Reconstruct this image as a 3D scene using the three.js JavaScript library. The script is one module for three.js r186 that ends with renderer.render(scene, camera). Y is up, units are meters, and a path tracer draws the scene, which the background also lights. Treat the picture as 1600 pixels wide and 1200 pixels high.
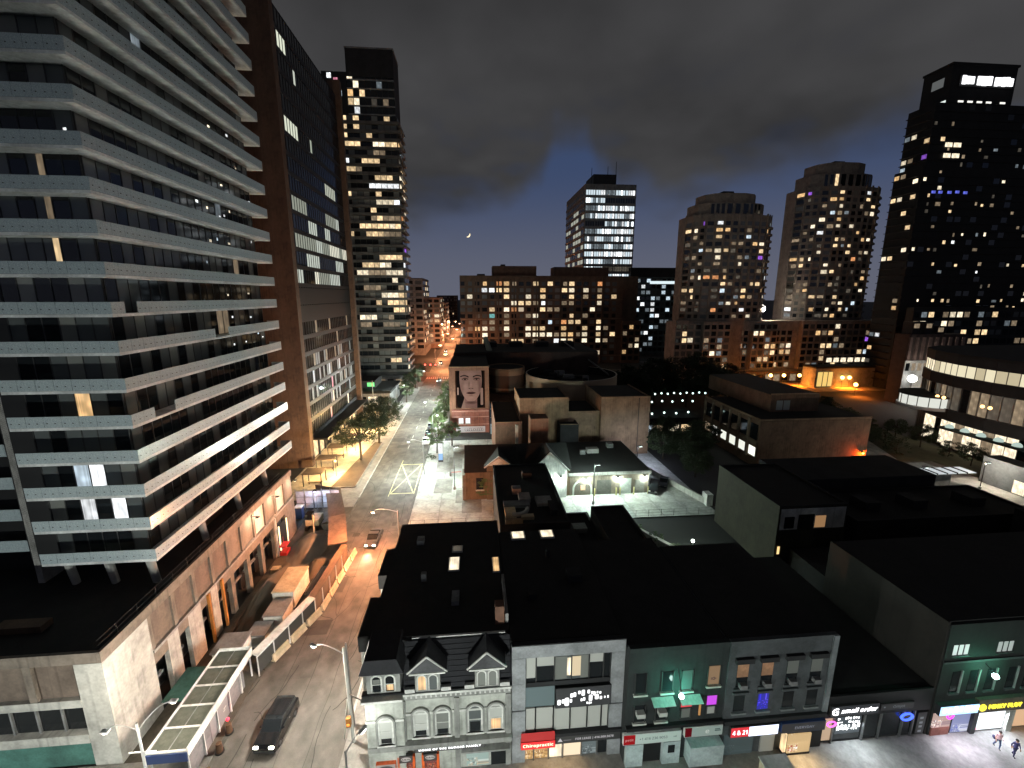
import * as THREE from 'three';
import { mergeGeometries } from 'three/addons/utils/BufferGeometryUtils.js';
import { MarchingCubes } from 'three/addons/objects/MarchingCubes.js';
import { RoundedBoxGeometry } from 'three/addons/geometries/RoundedBoxGeometry.js';
import { FontLoader } from 'three/addons/loaders/FontLoader.js';
import { TextGeometry } from 'three/addons/geometries/TextGeometry.js';
import { RectAreaLightUniformsLib } from 'three/addons/lights/RectAreaLightUniformsLib.js';

RectAreaLightUniformsLib.init();
const scene = new THREE.Scene();
const camera = new THREE.PerspectiveCamera(82.84, 4 / 3, 0.2, 6000);
camera.position.set(0, 40, 0);
camera.rotation.order = 'YXZ';
camera.rotation.y = -0.0891;   // a little to the right of the street axis
camera.rotation.x = -0.2003;   // looking down
const renderer = new THREE.WebGLRenderer({ antialias: true });
renderer.toneMapping = THREE.LinearToneMapping;
renderer.toneMappingExposure = 1;
renderer.shadowMap.enabled = true;

// ---------------------------------------------------------------- random and noise
function rng(seed) { let s = seed >>> 0; return () => { s = (s + 0x6D2B79F5) >>> 0; let t = Math.imul(s ^ (s >>> 15), 1 | s); t = (t + Math.imul(t ^ (t >>> 7), 61 | t)) ^ t; return ((t ^ (t >>> 14)) >>> 0) / 4294967296; }; }
const hash = (x, y, s) => { let h = Math.imul(x, 374761393) ^ Math.imul(y, 668265263) ^ Math.imul(s, 974634977); h = Math.imul(h ^ (h >>> 13), 1274126177); return ((h ^ (h >>> 16)) >>> 0) / 4294967296; };
function vnoise(x, y, s, wrap) {
  const xi = Math.floor(x), yi = Math.floor(y), fx = x - xi, fy = y - yi, m = (a) => wrap ? ((a % wrap) + wrap) % wrap : a;
  const u = fx * fx * (3 - 2 * fx), v = fy * fy * (3 - 2 * fy);
  const a = hash(m(xi), m(yi), s), b = hash(m(xi + 1), m(yi), s), c = hash(m(xi), m(yi + 1), s), d = hash(m(xi + 1), m(yi + 1), s);
  return a + (b - a) * u + (c - a) * v + (a - b - c + d) * u * v;
}
const fbm = (x, y, s, n = 5) => { let f = 0, a = 0.5; for (let i = 0; i < n; i++) { f += a * vnoise(x, y, s + i); x *= 2.03; y *= 2.03; a *= 0.5; } return f; };
const smooth = (a, b, x) => { const t = Math.min(1, Math.max(0, (x - a) / (b - a))); return t * t * (3 - 2 * t); };

// ---------------------------------------------------------------- sky: dusk air near the horizon under a broken deck of grey cloud
{
  const W = 1024, H = 512, data = new Float32Array(W * H * 4);
  for (let j = 0; j < H; j++) for (let i = 0; i < W; i++) {
    const el = ((j + 0.5) / H - 0.5) * 180, th = ((i + 0.5) / W - 0.5) * 2 * Math.PI;
    const e = Math.max(el, 0), az = Math.atan2(Math.cos(th), -Math.sin(th)) * 180 / Math.PI;      // degrees to the right of the street axis
    const t = smooth(0, 16, e);
    const air = [0.118 * (1 - t) + 0.044 * t, 0.126 * (1 - t) + 0.068 * t, 0.168 * (1 - t) + 0.142 * t];
    const hi = smooth(14, 50, e);
    for (let k = 0; k < 3; k++) air[k] *= 1 - 0.5 * hi;
    // the deck: cloud coordinates on a flat layer, so that it shrinks towards the horizon
    const d = 1 / (Math.sin(Math.max(el, 3) * Math.PI / 180) + 0.08), cx = Math.cos(th) * d, cz = Math.sin(th) * d;
    const lo = fbm(cx * 0.9 + 7, cz * 0.9 + 3, 11), fine = fbm(cx * 3.1 + 2, cz * 3.1 - 9, 23);
    // lower edge of the deck by bearing: slants up to a break above the lit office tower, then rises slowly to the right
    const cut = [[-180, 13], [-60, 11], [-25, 9], [-11, 8], [-3, 9.8], [4, 12.4], [8.4, 15.2], [10.4, 19.2], [13.8, 19.4], [15.8, 15.5], [18.6, 11.8], [25, 11.7], [33, 13.2], [44, 14.6], [80, 13], [180, 13]];
    let edge = 13; for (let q = 1; q < cut.length; q++) if (az <= cut[q][0]) { const [a0, e0] = cut[q - 1], [a1, e1] = cut[q]; edge = e0 + (e1 - e0) * smooth(a0, a1, az); break; }
    edge += 3.0 * (lo - 0.5) + 2.6 * (fine - 0.5) + 7 * (fbm(az * 0.16 + 9, e * 0.22 + 5, 83, 4) - 0.47);
    const soft = 2.9 + 2.4 * smooth(10, -12, az);
    let cover = smooth(edge - soft, edge + soft, e) * (1 - 0.18 * smooth(26, 12, e) * smooth(0.5, 0.3, fine));
    const tone = (0.80 + 0.75 * (lo - 0.42) + 0.5 * (fine - 0.46));
    const dark = 1 - 0.55 * smooth(16, 52, e);
    const cl = [0.064 * tone * dark, 0.0635 * tone * dark, 0.066 * tone * dark];
    const o = (j * W + i) * 4;
    for (let k = 0; k < 3; k++) data[o + k] = air[k] * (1 - cover) + Math.max(0.004, cl[k]) * cover;
    data[o + 3] = 1;
  }
  const sky = new THREE.DataTexture(data, W, H, THREE.RGBAFormat, THREE.FloatType);
  sky.mapping = THREE.EquirectangularReflectionMapping;
  sky.magFilter = sky.minFilter = THREE.LinearFilter;
  sky.wrapS = THREE.RepeatWrapping;
  sky.needsUpdate = true;
  scene.background = sky;
  scene.environment = sky;
  scene.backgroundIntensity = scene.environmentIntensity = 1;
}
// moonlight: the young moon stands low over the street
const moonDir = new THREE.Vector3(-0.0074, 0.1300, -1).normalize();
const moonlight = new THREE.DirectionalLight(0xfff0dc, 0.006);
moonlight.position.copy(moonDir).multiplyScalar(900);
moonlight.castShadow = true;
moonlight.shadow.camera.left = moonlight.shadow.camera.bottom = -320; moonlight.shadow.camera.right = moonlight.shadow.camera.top = 320; moonlight.shadow.camera.far = 2200;
moonlight.shadow.mapSize.set(2048, 2048);
moonlight.target.position.set(60, 0, -150);
scene.add(moonlight, moonlight.target);

// ---------------------------------------------------------------- building blocks
const taken = new Map();
function numbered(n) { const k = taken.get(n) ?? 0; taken.set(n, k + 1); return k ? `${n}_${String(k).padStart(3, '0')}` : n; }
function thing(name, label, category, at = [0, 0, 0], turn = 0, group) {
  const o = new THREE.Group(); o.name = numbered(name); o.position.set(...at); o.rotation.y = turn; scene.add(o);
  o.userData = { label, category }; if (group) o.userData.group = group;
  o.o = turn ? [0, 0, 0] : at;
  return o;
}
function tag(o, label, category, group) { o.userData.label = label; o.userData.category = category; if (group) o.userData.group = group; return o; }
function put(parent, name, geo, mat, x = 0, y = 0, z = 0, turn = 0) {
  const m = new THREE.Mesh(geo, mat), p = parent.o ?? [0, 0, 0];
  m.name = parent === scene ? numbered(name) : name;
  m.position.set(x - p[0], y - p[1], z - p[2]); m.rotation.y = turn; m.castShadow = m.receiveShadow = true;
  m.o = turn ? [0, 0, 0] : [x, y, z]; parent.add(m); return m;
}
const boxes = new Map();
function bx(w, h, d) {
  const key = `${w.toFixed(3)},${h.toFixed(3)},${d.toFixed(3)}`;
  if (!boxes.has(key)) {
    const g = new THREE.BoxGeometry(w, h, d), uv = g.attributes.uv, s = [[d, h], [d, h], [w, d], [w, d], [w, h], [w, h]];
    for (let f = 0; f < 6; f++) for (let k = 0; k < 4; k++) uv.setXY(f * 4 + k, uv.getX(f * 4 + k) * s[f][0], uv.getY(f * 4 + k) * s[f][1]);
    boxes.set(key, g);
  }
  return boxes.get(key);
}
const B = (parent, name, mat, x0, x1, y0, y1, z0, z1) => put(parent, name, bx(x1 - x0, y1 - y0, Math.abs(z1 - z0)), mat, (x0 + x1) / 2, (y0 + y1) / 2, (z0 + z1) / 2);
const gb = (x0, x1, y0, y1, z0, z1) => bx(x1 - x0, y1 - y0, Math.abs(z1 - z0)).clone().translate((x0 + x1) / 2, (y0 + y1) / 2, (z0 + z1) / 2);
const BB = (parent, name, mat, list) => { const p = parent.o ?? [0, 0, 0]; return put(parent, name, mergeGeometries(list.map((b) => gb(...b))).translate(-p[0], -p[1], -p[2]), mat, ...p); };
const structure = (o) => { o.userData.kind = 'structure'; return o; };
const stuff = (o) => { o.userData.kind = 'stuff'; return o; };
function bar(a, b, r0, r1 = r0, n = 6) {       // a tapered round bar between two points
  const A = new THREE.Vector3(...a), Bv = new THREE.Vector3(...b), d = Bv.clone().sub(A), g = new THREE.CylinderGeometry(r1, r0, d.length(), n);
  g.applyQuaternion(new THREE.Quaternion().setFromUnitVectors(new THREE.Vector3(0, 1, 0), d.clone().normalize()));
  return g.translate((A.x + Bv.x) / 2, (A.y + Bv.y) / 2, (A.z + Bv.z) / 2);
}
const world = (parent, name, geo, mat) => { const p = parent.o ?? [0, 0, 0]; return put(parent, name, geo.translate(-p[0], -p[1], -p[2]), mat, ...p); };
function prism(points, depth, bevel = 0) { const s = new THREE.Shape(points.map((p) => new THREE.Vector2(...p))); return new THREE.ExtrudeGeometry(s, { depth, bevelEnabled: bevel > 0, bevelSize: bevel, bevelThickness: bevel, bevelSegments: 1, curveSegments: 6 }); }
function slab(points, y0, y1) {               // a flat plate from [x, z] corners
  const g = prism(points.map(([x, z]) => [x, -z]), y1 - y0); g.rotateX(-Math.PI / 2); g.translate(0, y0, 0); return g;
}

// ---------------------------------------------------------------- materials
function tex(size, fn, srgb = true, rep = 1) {
  const d = new Uint8Array(size * size * 4);
  for (let j = 0; j < size; j++) for (let i = 0; i < size; i++) { const c = fn(i / size, j / size), o = (j * size + i) * 4; for (let k = 0; k < 3; k++) d[o + k] = Math.max(0, Math.min(255, (Array.isArray(c) ? c[k] : c) * 255)); d[o + 3] = 255; }
  const t = new THREE.DataTexture(d, size, size); t.wrapS = t.wrapT = THREE.RepeatWrapping; t.magFilter = THREE.LinearFilter; t.minFilter = THREE.LinearMipmapLinearFilter; t.generateMipmaps = true;
  if (srgb) t.colorSpace = THREE.SRGBColorSpace; t.repeat.set(rep, rep); t.needsUpdate = true; return t;
}
const tile = (u, v, n, s) => vnoise(u * n, v * n, s, n);
const grain = (u, v, s) => 0.4 * tile(u, v, 5, s) + 0.3 * tile(u, v, 17, s + 1) + 0.2 * tile(u, v, 53, s + 2) + 0.1 * tile(u, v, 120, s + 3);
const grainTex = tex(512, (u, v) => 0.68 + 0.40 * (grain(u, v, 3) - 0.2), true, 1 / 7);
const streakTex = tex(512, (u, v) => { const g = grain(u, v, 31), s = tile(u, v * 0.001, 40, 77) * 0.5 + tile(u, v, 9, 5) * 0.5; const st = smooth(0.55, 0.85, s) * 0.10; return 0.70 + 0.34 * (g - 0.25) - st; }, true, 1 / 9);
const bumpTex = tex(256, (u, v) => grain(u, v, 91), false, 1 / 3);
const fineTex = tex(256, (u, v) => 0.72 + 0.5 * (0.5 * tile(u, v, 64, 8) + 0.5 * tile(u, v, 128, 9) - 0.3), true, 1 / 1.5);
function mat(r, g, b, o = {}) {
  const m = new THREE.MeshPhysicalMaterial({ roughness: 0.9, ...o }); m.color.setRGB(r, g, b); return m;
}
const memo = new Map(), once = (key, make) => { if (!memo.has(key)) memo.set(key, make()); return memo.get(key); };
const worn = (r, g, b, o) => once(`w${r},${g},${b},${o ? JSON.stringify(o, (k, v) => v?.isTexture ? v.uuid : v) : ''}`, () => worn0(r, g, b, o)), stained = (r, g, b, o) => once(`s${r},${g},${b},${o ? JSON.stringify(o) : ''}`, () => stained0(r, g, b, o)), glow = (r, g, b, k = 1) => once(`g${r},${g},${b},${k}`, () => glow0(r, g, b, k));
const worn0 = (r, g, b, o = {}) => mat(r * 1.25, g * 1.25, b * 1.25, { map: grainTex, bumpMap: bumpTex, bumpScale: 0.01, ...o });
const stained0 = (r, g, b, o = {}) => mat(r * 1.3, g * 1.3, b * 1.3, { map: streakTex, bumpMap: bumpTex, bumpScale: 0.012, ...o });
function glow0(r, g, b, k = 1, o = {}) {
  const m = new THREE.MeshStandardMaterial({ roughness: 0.6, ...o }); m.color.setRGB(0.05, 0.05, 0.05); m.emissive.setRGB(r * k, g * k, b * k); return m;
}
const M = {
  asphalt: worn(0.075, 0.072, 0.068), roof: worn(0.013, 0.013, 0.013), tar: worn(0.03, 0.03, 0.03), walk: worn(0.26, 0.25, 0.23), concrete: stained(0.36, 0.35, 0.33), pale: stained(0.55, 0.54, 0.50),
  white: stained(0.70, 0.70, 0.68), soffit: worn(0.66, 0.68, 0.68), lot: worn(0.44, 0.45, 0.43), brown: stained(0.12, 0.072, 0.05), brick: stained(0.21, 0.105, 0.066), redbrick: stained(0.26, 0.095, 0.07), tan: stained(0.30, 0.20, 0.125),
  dark: worn(0.02, 0.02, 0.022), black: mat(0.006, 0.006, 0.007, { roughness: 0.6 }), slate: worn(0.075, 0.083, 0.088), teal: worn(0.05, 0.075, 0.07), steel: mat(0.20, 0.20, 0.20, { roughness: 0.45, metalness: 0.7 }), darksteel: mat(0.03, 0.03, 0.032, { roughness: 0.5, metalness: 0.4 }),
  panel: worn(0.42, 0.495, 0.52, { roughness: 0.22, map: fineTex }), glass: mat(0.012, 0.014, 0.016, { roughness: 0.06, specularIntensity: 1 }), glassBlue: mat(0.02, 0.03, 0.045, { roughness: 0.05 }), curtain: mat(0.16, 0.165, 0.15, { roughness: 0.7, clearcoat: 1, clearcoatRoughness: 0.05 }), drape: mat(0.07, 0.08, 0.08, { roughness: 0.7, clearcoat: 1, clearcoatRoughness: 0.05 }), blind: mat(0.42, 0.42, 0.39, { roughness: 0.8, clearcoat: 0.6, clearcoatRoughness: 0.1 }),
  frame: mat(0.03, 0.03, 0.03, { roughness: 0.5 }), whiteTrim: worn(0.66, 0.66, 0.62), stone: stained(0.50, 0.51, 0.46), ply: stained(0.13, 0.085, 0.055), cream: worn(0.52, 0.44, 0.30), mesh: mat(0.035, 0.033, 0.03, { roughness: 0.8 }), orangeSteel: worn(0.50, 0.20, 0.04), dirt: worn(0.10, 0.085, 0.065), grass: worn(0.06, 0.062, 0.025), mulch: worn(0.075, 0.05, 0.03),
  green: worn(0.07, 0.19, 0.16), yellow: worn(0.55, 0.48, 0.22), redPlastic: mat(0.5, 0.03, 0.03, { roughness: 0.5 }), navy: mat(0.02, 0.04, 0.12, { roughness: 0.5 }), grey: worn(0.22, 0.22, 0.22), bark: worn(0.06, 0.045, 0.03), condo: stained(0.28, 0.24, 0.20), condo2: stained(0.26, 0.225, 0.195), cement: stained(0.25, 0.25, 0.25), officeGrey: stained(0.30, 0.31, 0.31),
};
// window light: what kind of lamp burns behind each pane; drawn curtains give it folds
const foldTex = tex(256, (u, v) => { const f = tile(u, 0.5, 23, 61) * 0.5 + tile(u, 0.5, 7, 62) * 0.5, b = tile(u, v, 4, 63); return 0.60 + 0.48 * f + 0.3 * (b - 0.5); }, true, 1 / 2.3);
const variants = new Map();
function folded(m) { m.emissiveMap = foldTex; m.emissive.multiplyScalar(1.5); const list = [m]; for (let k = 1; k < 4; k++) { const c = m.clone(); c.emissiveMap = foldTex.clone(); c.emissiveMap.offset.set(0.23 * k, 0.31 * k); c.emissiveMap.needsUpdate = true; c.emissive.multiplyScalar([1, 0.8, 1.15, 0.62][k]); list.push(c); } variants.set(m, list); return m; }
const L = {
  warm: glow(1, 0.72, 0.40, 1.15), warm2: glow(1, 0.62, 0.28, 0.9), pale: glow(1, 0.86, 0.62, 1.35), white: glow(0.95, 0.98, 1, 1.4), cool: glow(0.72, 0.88, 1, 1.0), green: glow(0.8, 1, 0.86, 0.7), dim: glow(1, 0.75, 0.48, 0.30), dimmer: glow(0.9, 0.78, 0.6, 0.10), dimcool: glow(0.75, 0.9, 1, 0.22), orange: glow(1, 0.42, 0.16, 0.8), blue: glow(0.16, 0.2, 1, 0.8), violet: glow(0.45, 0.15, 1, 0.8), pink: glow(1, 0.35, 0.5, 0.7), teal: glow(0.3, 0.95, 0.9, 0.6),
};
for (const m of Object.values(L)) folded(m);
const pick = (r, list) => { let t = r(); for (const [m, w] of list) if ((t -= w) < 0) return m; return list[0][0]; };
const homely = [[L.warm, 0.17], [L.pale, 0.19], [L.warm2, 0.10], [L.white, 0.04], [L.dim, 0.22], [L.dimmer, 0.13], [L.cool, 0.03], [L.orange, 0.03], [L.dimcool, 0.07], [L.violet, 0.02]];

// lamps
function lampLight(x, y, z, color, cd, radius = 6) { const l = new THREE.PointLight(color, cd * 3.6); l.position.set(x, y, z); l.castShadow = true; l.shadow.radius = radius; scene.add(l); return l; }

// ---------------------------------------------------------------- facades
// a wall face from a to b ([x, z], left to right seen from outside); places pieces by distance along it, height and reach outwards
function Face(parent, a, b) {
  const len = Math.hypot(b[0] - a[0], b[1] - a[1]), dx = (b[0] - a[0]) / len, dz = (b[1] - a[1]) / len, turn = Math.atan2(-dz, dx);
  const at = (u, out) => [a[0] + dx * u - dz * out, a[1] + dz * u + dx * out];
  return { len, at, turn, piece(name, m, u0, u1, y0, y1, out0, out1, into = parent) { const [x, z] = at((u0 + u1) / 2, (out0 + out1) / 2); const q = put(into, name, bx(u1 - u0, y1 - y0, Math.abs(out1 - out0)), m, x, (y0 + y1) / 2, z, turn); q.u = [u0, u1]; return q; },
    geo(u0, u1, y0, y1, out0, out1) { const [x, z] = at((u0 + u1) / 2, (out0 + out1) / 2); return bx(u1 - u0, y1 - y0, Math.abs(out1 - out0)).clone().rotateY(turn).translate(x, (y0 + y1) / 2, z); } };
}
// collects panes of one building; the first 290 (lit ones first) become parts of their own, the rest one part per material
function Panes(parent, name = 'window') {
  const all = [];
  let n = 0;
  return { add(face, m, u0, u1, y0, y1, out = 0.06, rank = 0) { if (variants.has(m)) m = variants.get(m)[Math.floor(hash(n++, all.length, 5) * 4)]; all.push({ face, m, q: [u0, u1, y0, y1, out - 0.1, out], rank: rank + (m.emissive && m.emissive.r + m.emissive.g + m.emissive.b > 0.15 ? 10 : 0) }); },
    done(most = 290) {
      all.sort((p, q) => q.rank - p.rank);
      const rest = new Map();
      all.forEach((w, i) => { if (i < most) w.face.piece(name, w.m, ...w.q); else { if (!rest.has(w.m)) rest.set(w.m, []); rest.get(w.m).push(w.face.geo(...w.q)); } });
      for (const [m, list] of rest) stuff(world(parent, `${name}_array`, mergeGeometries(list), m));
    } };
}

// ================================================================ ground, roads, pavements
structure(put(scene, 'ground', new THREE.PlaneGeometry(5200, 5200).rotateX(-Math.PI / 2), M.tar, 0, -0.06, -1500));
// asphalt with patches, sealed cracks and tyre-polished lanes, drawn in metres (11 x 66)
function roadTex(seed) {
  const c = document.createElement('canvas'); c.width = 512; c.height = 2048; const x = c.getContext('2d'), r = rng(seed);
  const im = x.createImageData(512, 2048);
  for (let j = 0; j < 2048; j++) for (let i = 0; i < 512; i++) {
    const u = i / 512, v = j / 2048, n = fbm(u * 9, v * 50, seed, 4) - 0.47, f = hash(i, j, seed) - 0.5, lane = 0.05 * Math.sin(u * Math.PI * 8 + 0.6) ;
    const k = 150 + 95 * n + 26 * f + 60 * lane + 30 * (fbm(u * 2, v * 9, seed + 4, 2) - 0.37), o = (j * 512 + i) * 4;
    im.data[o] = k * 1.02; im.data[o + 1] = k; im.data[o + 2] = k * 0.955; im.data[o + 3] = 255;
  }
  x.putImageData(im, 0, 0);
  for (let k = 0; k < 9; k++) { const px = r() * 430, py = r() * 1950, w = 30 + r() * 130, h = 20 + r() * 110; x.fillStyle = r() < 0.6 ? 'rgba(60,58,55,0.45)' : 'rgba(200,195,185,0.16)'; x.fillRect(px, py, w, h); }
  x.lineCap = 'round';
  for (let k = 0; k < 46; k++) {                                     // sealed cracks
    x.strokeStyle = `rgba(28,27,26,${0.45 + r() * 0.4})`; x.lineWidth = 1.4 + r() * 2.2; x.beginPath(); let px = r() * 512, py = r() * 2048, a = r() < 0.55 ? (r() - 0.5) * 0.6 : Math.PI / 2 + (r() - 0.5) * 0.5; x.moveTo(px, py);
    for (let q = 0; q < 9; q++) { a += (r() - 0.5) * 0.7; px += Math.cos(a) * 18; py += Math.sin(a) * 26; x.lineTo(px, py); } x.stroke();
  }
  for (const u of [0.26, 0.5, 0.74]) { x.strokeStyle = 'rgba(25,24,23,0.55)'; x.lineWidth = 2; x.beginPath(); for (let j = 0; j <= 2048; j += 32) x.lineTo(512 * u + 7 * (vnoise(j / 90, u * 9, 5) - 0.5) * 2, j); x.stroke(); }
  const t = new THREE.CanvasTexture(c); t.colorSpace = THREE.SRGBColorSpace; t.wrapS = t.wrapT = THREE.RepeatWrapping; return t;
}
const roadMap = roadTex(7);
function roadSheet(name, x0, x1, z0, z1, y, turn) {
  const g = new THREE.PlaneGeometry(x1 - x0, z1 - z0).rotateX(-Math.PI / 2), uv = g.attributes.uv, p = g.attributes.position;
  for (let k = 0; k < 4; k++) { const X = p.getX(k), Z = p.getZ(k); if (turn) uv.setXY(k, Z / 10.6, X / 66); else uv.setXY(k, (X + 5.3) / 10.6, -Z / 66); }
  const m = new THREE.MeshPhysicalMaterial({ map: roadMap, roughness: 0.82, bumpMap: bumpTex, bumpScale: 0.006 }); m.color.setRGB(0.235, 0.225, 0.215);
  return structure(put(scene, name, g, m, (x0 + x1) / 2, y, (z0 + z1) / 2));
}
roadSheet('road', -23.6, -12.2, -1150, -25, 0);
roadSheet('avenue', -160, 170, -25, -4.5, 0.004, true);
roadSheet('far_road', -140, 330, -232, -220, 0.008, true);
roadSheet('side_road', 102, 114, -260, -62, 0.012);
const markWhite = worn(0.55, 0.54, 0.5), markYellow = worn(0.5, 0.45, 0.24);
{ // yellow box with a cross keeps the exit of the fire hall clear
  const t = thing('road_marking', 'yellow keep-clear box with a cross painted on the street', 'road marking', [-15.5, 0.006, -97]);
  const y = 0.006, q = (a, b, w) => { const dx = b[0] - a[0], dz = b[1] - a[1], l = Math.hypot(dx, dz), nx = -dz / l * w, nz = dx / l * w; return slab([[a[0] + nx, a[1] + nz], [b[0] + nx, b[1] + nz], [b[0] - nx, b[1] - nz], [a[0] - nx, a[1] - nz]], y, y + 0.004); };
  const c = [[-17.6, -85.2], [-12.9, -85.2], [-12.9, -101], [-17.6, -101]];
  world(t, 'border', mergeGeometries([q([-17.75, -84], [-17.75, -104], 0.09), q(c[0], c[1], 0.16), q(c[3], c[2], 0.16), q([-12.75, -84.9], [-12.75, -101.3], 0.09)]), markYellow);
  world(t, 'diagonal', q(c[0], c[2], 0.13), markYellow); world(t, 'diagonal', q([-17.6, -101], [-12.9, -85.2], 0.131).translate(0, 0.005, 0), markYellow);
}
{
  const stripes = thing('lane_marking', 'broken white lane line down the middle of the cross street', 'road marking', [-17.8, 0.006, -150]);
  for (let z = -112; z > -230; z -= 9) B(stripes, 'dash', markWhite, -17.86, -17.74, 0.006, 0.012, z - 3, z);
  const cross = thing('crosswalk', 'white zebra crossing beyond the theatre under red signals', 'crosswalk', [-18, 0.01, -214]);
  for (let k = 0; k < 11; k++) B(cross, 'stripe', markWhite, -23.2 + k, -22.65 + k, 0.014, 0.02, -217, -212);
  const stop = thing('stop_line', 'white stop line and crossing at the bottom of the cross street', 'road marking', [-18, 0.01, -29]);
  B(stop, 'line', markWhite, -22.5, -13, 0.006, 0.012, -30.9, -30.3);
}
// pavements: real steps of 0.13 m
const paved = (name, x0, x1, z0, z1, h = 0.13, m = M.walk) => structure(B(scene, name, m, x0, x1, -0.05, h, z0, z1));
paved('pavement', -9.2, 120, -31, -25.0); paved('pavement', -12.2, -9.22, -71, -25.1); paved('pavement', -80, -23.6, -33.4, -25.2);
paved('pavement', -28.4, -23.6, -205, -80); paved('pavement', -12.2, -8.4, -210, -118.1);
paved('pavement', -31, -23.62, -79.98, -33.42, 0.05, M.dirt);
paved('plaza_paving', -40, -28.42, -152, -84, 0.135, worn(0.42, 0.36, 0.27));
paved('yard_paving', -8.38, 100, -210, -118.2, 0.1, M.tar);
paved('near_pavement', -160, 170, -4.5, 4);
{ // kerb stones along the street, every one a piece
  const t = structure(thing('kerb', 'kerb stones edging the pavements', 'kerb', [-23.7, 0, -90])); delete t.userData.category; delete t.userData.label; t.userData.kind = 'structure';
  for (let z = -84; z > -150; z -= 3) B(t, 'kerb_stone', M.lot, -23.62, -23.4, -0.02, 0.15, z - 2.96, z);
  for (let z = -35; z > -70; z -= 3) B(t, 'kerb_stone', M.lot, -12.4, -12.18, -0.02, 0.15, z - 2.96, z);
}
{ // the floodlit forecourt: cast concrete bays with open joints
  const t = structure(thing('forecourt', '', '', [16, 0, -90])); delete t.userData.category; delete t.userData.label;
  const a = worn(0.46, 0.47, 0.45), b = worn(0.40, 0.41, 0.39), c = worn(0.43, 0.43, 0.40), r = rng(4);
  B(t, 'bed', M.tar, -12.1, 46, -0.05, 0.06, -118, -71.02);
  for (let i = 0; i < 11; i++) for (let j = 0; j < 9; j++) { const x0 = -12.1 + i * 5.2, z0 = -71.04 - j * 5.2; if (z0 - 5.2 < -118) continue; B(t, 'slab', [a, b, c][Math.floor(r() * 3)], x0, x0 + 5.16, 0.03, 0.10 + r() * 0.006, z0 - 5.16, z0); }
  for (let k = 0; k < 7; k++) { const x = -10.5 + r() * 8, z = -74 - r() * 30; B(t, 'patch', M.walk, x, x + 2 + r() * 2, 0.1, 0.112, z - 3 - r() * 5, z); }
}
{ // planting strip beside the plaza
  const t = thing('planter', 'brown lawn strip with a concrete edge beside the plaza', 'planter', [-27, 0.13, -100]);
  world(t, 'soil', slab([[-30.6, -89], [-25.6, -89], [-25.6, -118], [-27.6, -118]], 0.1, 0.24), M.mulch);
  for (const [x0, x1, z0, z1] of [[-30.7, -25.4, -89, -88.7], [-25.58, -25.3, -118, -89.02]]) B(t, 'edging', M.walk, x0, x1, 0.1, 0.34, z0, z1);
}
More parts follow.
